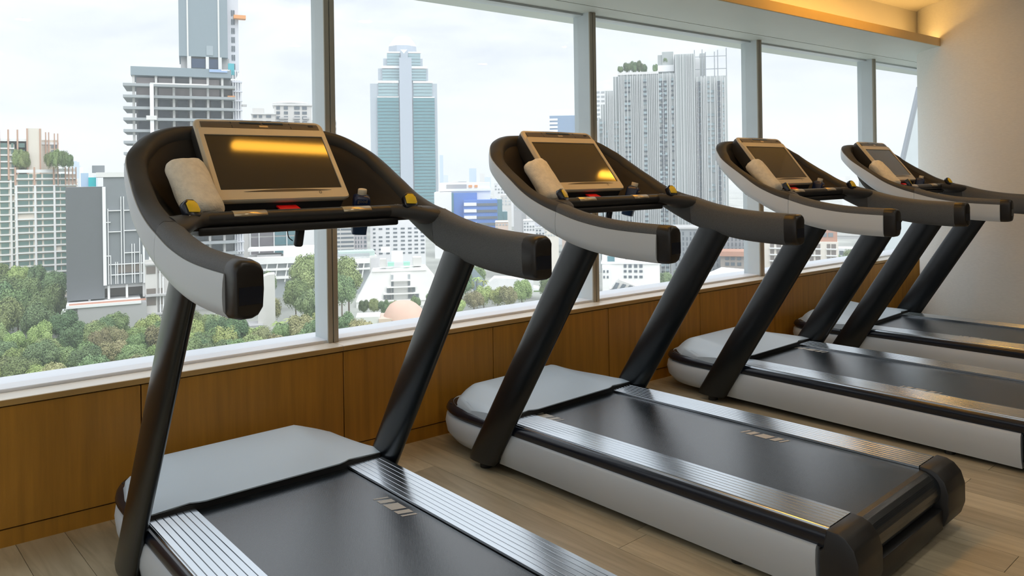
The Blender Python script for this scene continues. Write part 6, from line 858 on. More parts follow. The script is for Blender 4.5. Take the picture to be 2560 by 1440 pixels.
('low_house','white narrow low building with 2 window columns near the concrete flyover','building','pale low buildings of the middle distance',470.92,920.2,[('b','wall','white',[(-3.78,3.78,0,21.18736472573563,0.0,14.74)]),('b','roof_edge','white',[(-4.03,4.03,-0.5,4,14.37,15.31)]),('s','window','window_pale',[(-2.93,-0.85),(0.85,2.93)],[(10.5,12.39),(6.73,8.61),(2.95,4.84)],-0.3,0.3,[(1,2)])]),
('low_house','cream narrow low building with 3 window columns near the concrete flyover','building','pale low buildings of the middle distance',585.26,1199.0,[('b','wall','cream2',[(-7.15,7.15,0,12.123505191093624,0.0,33.63)]),('b','roof_edge','white',[(-7.48,7.48,-0.5,4,33.14,34.37)]),('s','window','window_grey',[(-6.07,-3.45),(-1.31,1.31),(3.45,6.07)],[(28.1,30.56),(23.19,25.64),(18.27,20.73)],-0.3,0.3,[(0,1),(1,1)])]),
('low_house','off-white narrow low building with 2 window columns near the concrete flyover','building','pale low buildings of the middle distance',433.36,1012.9,[('b','wall','white2',[(-4.38,4.38,0,18.799344567010237,0.0,48.2)]),('b','roof_edge','white',[(-4.66,4.66,-0.5,4,47.79,48.83)]),('s','window','window_slate',[(-3.39,-0.98),(0.98,3.39)],[(43.53,45.61),(39.38,41.45),(35.22,37.3)],-0.3,0.3,[])]),
('low_house','off-white wide low building with 4 window columns near the concrete flyover','building','pale low buildings of the middle distance',535.41,1079.8,[('b','wall','white2',[(-6.94,6.94,0,20.91886485662721,0.0,42.84)]),('b','roof_edge','white',[(-7.24,7.24,-0.5,4,42.4,43.5)]),('s','window','window_slate',[(-6.16,-4.25),(-2.69,-0.78),(0.78,2.69),(4.25,6.16)],[(37.86,40.07),(33.43,35.64),(29.0,31.22)],-0.3,0.3,[(1,1)])]),
('low_house','lilac grey narrow low building with 3 window columns near the concrete flyover','building','pale low buildings of the middle distance',582.64,1163.0,[('b','wall','pale_lilac',[(-6.62,6.62,0,10.649728540184269,0.0,6.57)]),('b','roof_edge','white',[(-6.94,6.94,-0.5,4,6.09,7.29)]),('s','window','window_pale',[(-5.63,-3.2),(-1.21,1.21),(3.2,5.63)],[(1.21,3.59),(-3.56,-1.18),(-8.33,-5.95)],-0.3,0.3,[(0,2),(1,1)])]),
('low_house','mid grey narrow low building with 2 window columns near the concrete flyover','building','pale low buildings of the middle distance',499.44,1003.8,[('b','wall','grey_panel',[(-4.21,4.21,0,15.195183957333203,0.0,12.36)]),('b','roof_edge','white',[(-4.48,4.48,-0.5,4,11.95,12.98)]),('s','window','window_pale',[(-3.26,-0.95),(0.95,3.26)],[(7.73,9.79),(3.61,5.67),(-0.5,1.56)],-0.3,0.3,[])]),
('low_house','pale grey narrow low building with 2 window columns near the concrete flyover','building','pale low buildings of the middle distance',544.76,1125.5,[('b','wall','pale',[(-4.0,4.0,0,18.188218856350893,0.0,29.28)]),('b','roof_edge','white',[(-4.31,4.31,-0.5,4,28.82,29.97)]),('s','window','window_pale',[(-3.1,-0.9),(0.9,3.1)],[(24.09,26.39),(19.47,21.78),(14.86,17.16)],-0.3,0.3,[])]),
('low_house','pale grey narrow low building with 2 window columns near the teal glass tower','building','pale low buildings of the middle distance',-180.79,858.7,[('b','wall','pale',[(-3.85,3.85,0,15.466555472982648,0.0,21.78)]),('b','roof_edge','white',[(-4.11,4.11,-0.5,4,21.43,22.31)]),('s','window','window_pale',[(-2.98,-0.87),(0.87,2.98)],[(17.82,19.58),(14.3,16.06),(10.78,12.54)],-0.3,0.3,[])]),
('low_house','salmon pink narrow low building with 3 window columns near the teal glass tower','building','pale low buildings of the middle distance',-131.82,676.1,[('b','wall','salmon_wall',[(-4.04,4.04,0,17.177224797546188,0.0,41.37)]),('b','roof_edge','white',[(-4.24,4.24,-0.5,4,41.1,41.79)]),('s','window','window_slate',[(-3.43,-1.95),(-0.74,0.74),(1.95,3.43)],[(38.25,39.64),(35.48,36.87),(32.71,34.1)],-0.3,0.3,[(0,0),(2,2)])]),
('low_house','cream narrow low building with 3 window columns near the teal glass tower','building','pale low buildings of the middle distance',-155.23,789.7,[('b','wall','cream2',[(-4.66,4.66,0,10.654126025154552,0.0,36.58)]),('b','roof_edge','white',[(-4.9,4.9,-0.5,4,36.26,37.07)]),('s','window','window_grey',[(-3.96,-2.25),(-0.85,0.85),(2.25,3.96)],[(32.94,34.56),(29.7,31.32),(26.46,28.08)],-0.3,0.3,[(0,2),(1,0)])]),
('low_house','cream narrow low building with 3 window columns near the charcoal clad block','building','pale low buildings of the middle distance',-648.82,1155.8,[('b','wall','cream2',[(-5.88,5.88,0,21.903036394034114,0.0,68.19)]),('b','roof_edge','white',[(-6.19,6.19,-0.5,4,67.72,68.9)]),('s','window','window_pale',[(-5.0,-2.84),(-1.08,1.08),(2.84,5.0)],[(62.86,65.23),(58.12,60.49),(53.38,55.75)],-0.3,0.3,[])]),
('low_house','light grey narrow low building with 2 window columns near the charcoal clad block','building','pale low buildings of the middle distance',-624.01,1145.7,[('b','wall','concrete_light',[(-4.88,4.88,0,19.682222851824,0.0,64.58)]),('b','roof_edge','white',[(-5.19,5.19,-0.5,4,64.11,65.28)]),('s','window','window_pale',[(-3.78,-1.1),(1.1,3.78)],[(59.29,61.64),(54.59,56.94),(49.9,52.25)],-0.3,0.3,[(0,0)])]),
('low_house','pale grey narrow low building with 2 window columns near the charcoal clad block','building','pale low buildings of the middle distance',-594.02,1160.6,[('b','wall','pale',[(-5.4,5.4,0,14.586989952908624,0.0,49.54)]),('b','roof_edge','white',[(-5.72,5.72,-0.5,4,49.07,50.26)]),('s','window','window_pale',[(-4.19,-1.22),(1.22,4.19)],[(44.19,46.57),(39.43,41.81),(34.67,37.05)],-0.3,0.3,[(1,2)])]),
('low_house','pale grey narrow low building with 2 window columns near the charcoal clad block','building','pale low buildings of the middle distance',-545.57,1089.7,[('b','wall','pale',[(-3.68,3.68,0,22.827604306774404,0.0,54.26)]),('b','roof_edge','white',[(-3.98,3.98,-0.5,4,53.82,54.93)]),('s','window','window_slate',[(-2.85,-0.83),(0.83,2.85)],[(49.24,51.47),(44.77,47.0),(40.3,42.54)],-0.3,0.3,[(0,1),(1,1)])]),
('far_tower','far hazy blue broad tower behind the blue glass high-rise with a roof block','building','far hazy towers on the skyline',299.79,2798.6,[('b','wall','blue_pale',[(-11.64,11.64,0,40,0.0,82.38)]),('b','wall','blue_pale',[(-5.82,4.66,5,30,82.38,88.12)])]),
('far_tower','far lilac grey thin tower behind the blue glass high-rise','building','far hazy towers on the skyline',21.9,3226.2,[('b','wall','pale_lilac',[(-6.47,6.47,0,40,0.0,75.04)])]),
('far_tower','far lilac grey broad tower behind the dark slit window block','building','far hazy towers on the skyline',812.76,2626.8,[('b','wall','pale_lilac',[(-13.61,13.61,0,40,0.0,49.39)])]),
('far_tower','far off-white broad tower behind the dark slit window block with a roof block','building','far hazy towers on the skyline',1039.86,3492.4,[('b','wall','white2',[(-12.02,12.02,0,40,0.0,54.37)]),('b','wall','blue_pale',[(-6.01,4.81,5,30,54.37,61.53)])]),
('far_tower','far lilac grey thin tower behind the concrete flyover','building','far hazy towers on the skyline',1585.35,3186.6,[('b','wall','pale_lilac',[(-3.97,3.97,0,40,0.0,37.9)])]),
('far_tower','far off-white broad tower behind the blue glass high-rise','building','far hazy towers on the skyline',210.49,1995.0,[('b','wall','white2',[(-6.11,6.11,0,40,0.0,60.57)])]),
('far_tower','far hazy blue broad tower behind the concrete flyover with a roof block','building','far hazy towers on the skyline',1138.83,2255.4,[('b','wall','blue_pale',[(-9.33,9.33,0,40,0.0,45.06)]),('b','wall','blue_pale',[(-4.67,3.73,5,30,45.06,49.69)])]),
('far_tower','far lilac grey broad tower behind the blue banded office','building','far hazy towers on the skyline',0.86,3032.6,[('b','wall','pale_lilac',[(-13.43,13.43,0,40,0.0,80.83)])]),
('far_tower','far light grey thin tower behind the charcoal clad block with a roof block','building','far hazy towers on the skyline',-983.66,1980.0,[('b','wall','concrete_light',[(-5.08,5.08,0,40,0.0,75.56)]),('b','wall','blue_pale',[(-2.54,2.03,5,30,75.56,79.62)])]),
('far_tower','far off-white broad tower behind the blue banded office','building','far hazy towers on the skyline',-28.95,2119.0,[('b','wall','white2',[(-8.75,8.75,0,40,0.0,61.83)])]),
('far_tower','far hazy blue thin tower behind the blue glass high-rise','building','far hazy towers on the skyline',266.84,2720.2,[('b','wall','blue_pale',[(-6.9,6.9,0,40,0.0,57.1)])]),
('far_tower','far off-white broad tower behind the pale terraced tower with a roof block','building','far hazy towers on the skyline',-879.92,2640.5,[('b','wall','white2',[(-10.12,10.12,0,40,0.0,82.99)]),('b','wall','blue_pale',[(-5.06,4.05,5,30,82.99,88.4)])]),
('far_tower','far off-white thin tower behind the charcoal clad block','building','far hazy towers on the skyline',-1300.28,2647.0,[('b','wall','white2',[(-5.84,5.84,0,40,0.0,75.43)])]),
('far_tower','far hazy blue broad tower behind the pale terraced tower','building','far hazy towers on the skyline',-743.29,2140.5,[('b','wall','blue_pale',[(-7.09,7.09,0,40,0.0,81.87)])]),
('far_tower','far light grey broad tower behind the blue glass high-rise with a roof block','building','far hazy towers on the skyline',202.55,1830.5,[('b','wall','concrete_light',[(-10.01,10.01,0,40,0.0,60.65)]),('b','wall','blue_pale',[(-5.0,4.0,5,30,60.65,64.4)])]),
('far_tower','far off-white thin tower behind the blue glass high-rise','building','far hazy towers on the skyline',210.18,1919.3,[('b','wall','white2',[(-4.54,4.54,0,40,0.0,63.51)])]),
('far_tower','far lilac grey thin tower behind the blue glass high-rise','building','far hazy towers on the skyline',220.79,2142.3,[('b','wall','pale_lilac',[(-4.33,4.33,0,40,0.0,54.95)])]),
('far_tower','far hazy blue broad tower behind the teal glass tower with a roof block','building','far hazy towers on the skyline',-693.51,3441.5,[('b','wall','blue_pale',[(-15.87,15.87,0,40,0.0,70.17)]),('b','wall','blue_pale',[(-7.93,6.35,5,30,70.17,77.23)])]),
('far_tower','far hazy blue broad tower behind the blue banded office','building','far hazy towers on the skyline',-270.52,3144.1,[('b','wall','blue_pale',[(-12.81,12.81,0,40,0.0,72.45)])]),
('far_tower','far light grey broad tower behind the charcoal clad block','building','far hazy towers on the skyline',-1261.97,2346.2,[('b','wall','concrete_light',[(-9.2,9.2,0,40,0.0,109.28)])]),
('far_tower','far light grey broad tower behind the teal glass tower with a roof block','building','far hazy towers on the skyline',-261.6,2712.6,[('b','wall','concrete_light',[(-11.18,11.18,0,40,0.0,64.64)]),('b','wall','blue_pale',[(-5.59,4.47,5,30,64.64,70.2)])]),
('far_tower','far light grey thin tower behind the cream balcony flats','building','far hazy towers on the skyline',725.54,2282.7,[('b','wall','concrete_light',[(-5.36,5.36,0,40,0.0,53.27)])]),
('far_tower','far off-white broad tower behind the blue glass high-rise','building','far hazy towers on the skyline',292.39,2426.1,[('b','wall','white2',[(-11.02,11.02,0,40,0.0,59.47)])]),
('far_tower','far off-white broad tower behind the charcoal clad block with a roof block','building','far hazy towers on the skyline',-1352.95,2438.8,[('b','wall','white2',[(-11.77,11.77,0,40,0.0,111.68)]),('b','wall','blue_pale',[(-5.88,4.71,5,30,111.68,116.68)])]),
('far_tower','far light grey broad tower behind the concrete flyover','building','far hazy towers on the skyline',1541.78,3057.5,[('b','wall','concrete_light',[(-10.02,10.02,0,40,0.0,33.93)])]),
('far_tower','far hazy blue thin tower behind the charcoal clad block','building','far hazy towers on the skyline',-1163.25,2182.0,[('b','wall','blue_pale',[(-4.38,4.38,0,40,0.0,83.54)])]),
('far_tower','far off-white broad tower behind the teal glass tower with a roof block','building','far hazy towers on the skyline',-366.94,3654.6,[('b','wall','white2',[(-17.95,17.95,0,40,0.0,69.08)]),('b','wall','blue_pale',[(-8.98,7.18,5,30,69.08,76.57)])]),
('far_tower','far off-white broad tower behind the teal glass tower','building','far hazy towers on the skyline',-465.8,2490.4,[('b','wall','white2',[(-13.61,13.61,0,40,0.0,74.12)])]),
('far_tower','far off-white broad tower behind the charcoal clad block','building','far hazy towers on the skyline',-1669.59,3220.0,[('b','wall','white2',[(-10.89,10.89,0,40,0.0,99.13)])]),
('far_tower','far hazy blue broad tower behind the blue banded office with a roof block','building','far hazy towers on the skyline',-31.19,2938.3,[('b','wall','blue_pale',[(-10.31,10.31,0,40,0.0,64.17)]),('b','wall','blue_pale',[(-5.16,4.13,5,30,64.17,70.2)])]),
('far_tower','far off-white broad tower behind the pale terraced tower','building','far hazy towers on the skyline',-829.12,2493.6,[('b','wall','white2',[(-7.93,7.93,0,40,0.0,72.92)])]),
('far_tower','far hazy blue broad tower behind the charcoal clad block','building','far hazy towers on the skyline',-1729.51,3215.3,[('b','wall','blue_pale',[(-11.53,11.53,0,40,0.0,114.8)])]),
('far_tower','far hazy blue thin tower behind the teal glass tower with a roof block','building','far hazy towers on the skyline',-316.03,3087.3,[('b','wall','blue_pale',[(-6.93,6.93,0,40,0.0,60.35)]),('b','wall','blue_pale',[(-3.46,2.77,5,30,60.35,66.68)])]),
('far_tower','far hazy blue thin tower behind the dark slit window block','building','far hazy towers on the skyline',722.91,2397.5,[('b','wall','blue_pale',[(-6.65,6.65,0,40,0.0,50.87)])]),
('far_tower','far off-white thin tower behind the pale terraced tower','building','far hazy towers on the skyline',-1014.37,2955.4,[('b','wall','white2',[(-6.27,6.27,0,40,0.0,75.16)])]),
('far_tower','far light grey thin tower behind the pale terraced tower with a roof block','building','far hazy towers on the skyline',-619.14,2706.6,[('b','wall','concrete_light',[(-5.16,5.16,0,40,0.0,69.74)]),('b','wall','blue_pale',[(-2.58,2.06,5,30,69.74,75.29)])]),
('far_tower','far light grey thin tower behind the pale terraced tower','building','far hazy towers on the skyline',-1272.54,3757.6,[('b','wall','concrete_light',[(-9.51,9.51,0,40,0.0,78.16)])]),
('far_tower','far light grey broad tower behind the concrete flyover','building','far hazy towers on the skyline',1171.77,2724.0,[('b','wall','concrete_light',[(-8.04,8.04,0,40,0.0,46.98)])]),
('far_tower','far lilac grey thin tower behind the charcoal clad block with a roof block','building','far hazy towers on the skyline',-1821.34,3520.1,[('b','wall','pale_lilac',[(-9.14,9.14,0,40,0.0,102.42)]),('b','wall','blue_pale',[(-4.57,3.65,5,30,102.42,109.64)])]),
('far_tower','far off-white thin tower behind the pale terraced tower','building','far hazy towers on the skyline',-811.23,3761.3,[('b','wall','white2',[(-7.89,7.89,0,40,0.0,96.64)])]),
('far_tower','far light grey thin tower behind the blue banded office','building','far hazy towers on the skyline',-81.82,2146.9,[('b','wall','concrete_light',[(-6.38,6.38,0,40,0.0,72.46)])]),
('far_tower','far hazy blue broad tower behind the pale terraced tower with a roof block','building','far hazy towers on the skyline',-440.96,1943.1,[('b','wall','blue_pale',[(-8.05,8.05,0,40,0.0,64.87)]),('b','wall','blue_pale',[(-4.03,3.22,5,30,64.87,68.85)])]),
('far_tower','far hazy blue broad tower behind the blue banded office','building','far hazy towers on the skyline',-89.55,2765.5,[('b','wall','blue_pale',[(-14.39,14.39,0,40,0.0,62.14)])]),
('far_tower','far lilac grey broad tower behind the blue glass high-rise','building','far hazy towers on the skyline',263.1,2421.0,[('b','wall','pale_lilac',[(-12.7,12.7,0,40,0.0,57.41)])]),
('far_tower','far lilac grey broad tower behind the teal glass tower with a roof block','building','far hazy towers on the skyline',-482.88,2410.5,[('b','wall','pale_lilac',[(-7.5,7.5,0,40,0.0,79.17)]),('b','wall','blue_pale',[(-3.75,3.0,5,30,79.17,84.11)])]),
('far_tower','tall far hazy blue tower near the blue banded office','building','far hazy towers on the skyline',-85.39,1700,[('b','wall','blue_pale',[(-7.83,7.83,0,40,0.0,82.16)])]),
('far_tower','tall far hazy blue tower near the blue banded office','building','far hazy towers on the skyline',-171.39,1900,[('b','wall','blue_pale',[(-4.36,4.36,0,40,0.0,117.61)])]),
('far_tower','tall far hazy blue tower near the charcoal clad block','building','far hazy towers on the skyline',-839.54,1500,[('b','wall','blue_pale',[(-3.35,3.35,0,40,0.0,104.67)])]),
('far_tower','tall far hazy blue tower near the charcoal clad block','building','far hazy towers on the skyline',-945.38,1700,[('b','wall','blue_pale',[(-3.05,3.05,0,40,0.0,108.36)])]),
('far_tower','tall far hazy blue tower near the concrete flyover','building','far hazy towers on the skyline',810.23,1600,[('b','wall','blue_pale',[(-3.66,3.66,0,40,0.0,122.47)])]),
('far_tower','tall far hazy blue tower near the blue banded office','building','far hazy towers on the skyline',10.25,2000,[('b','wall','blue_pale',[(-15.38,15.38,0,40,0.0,68.55)])])]
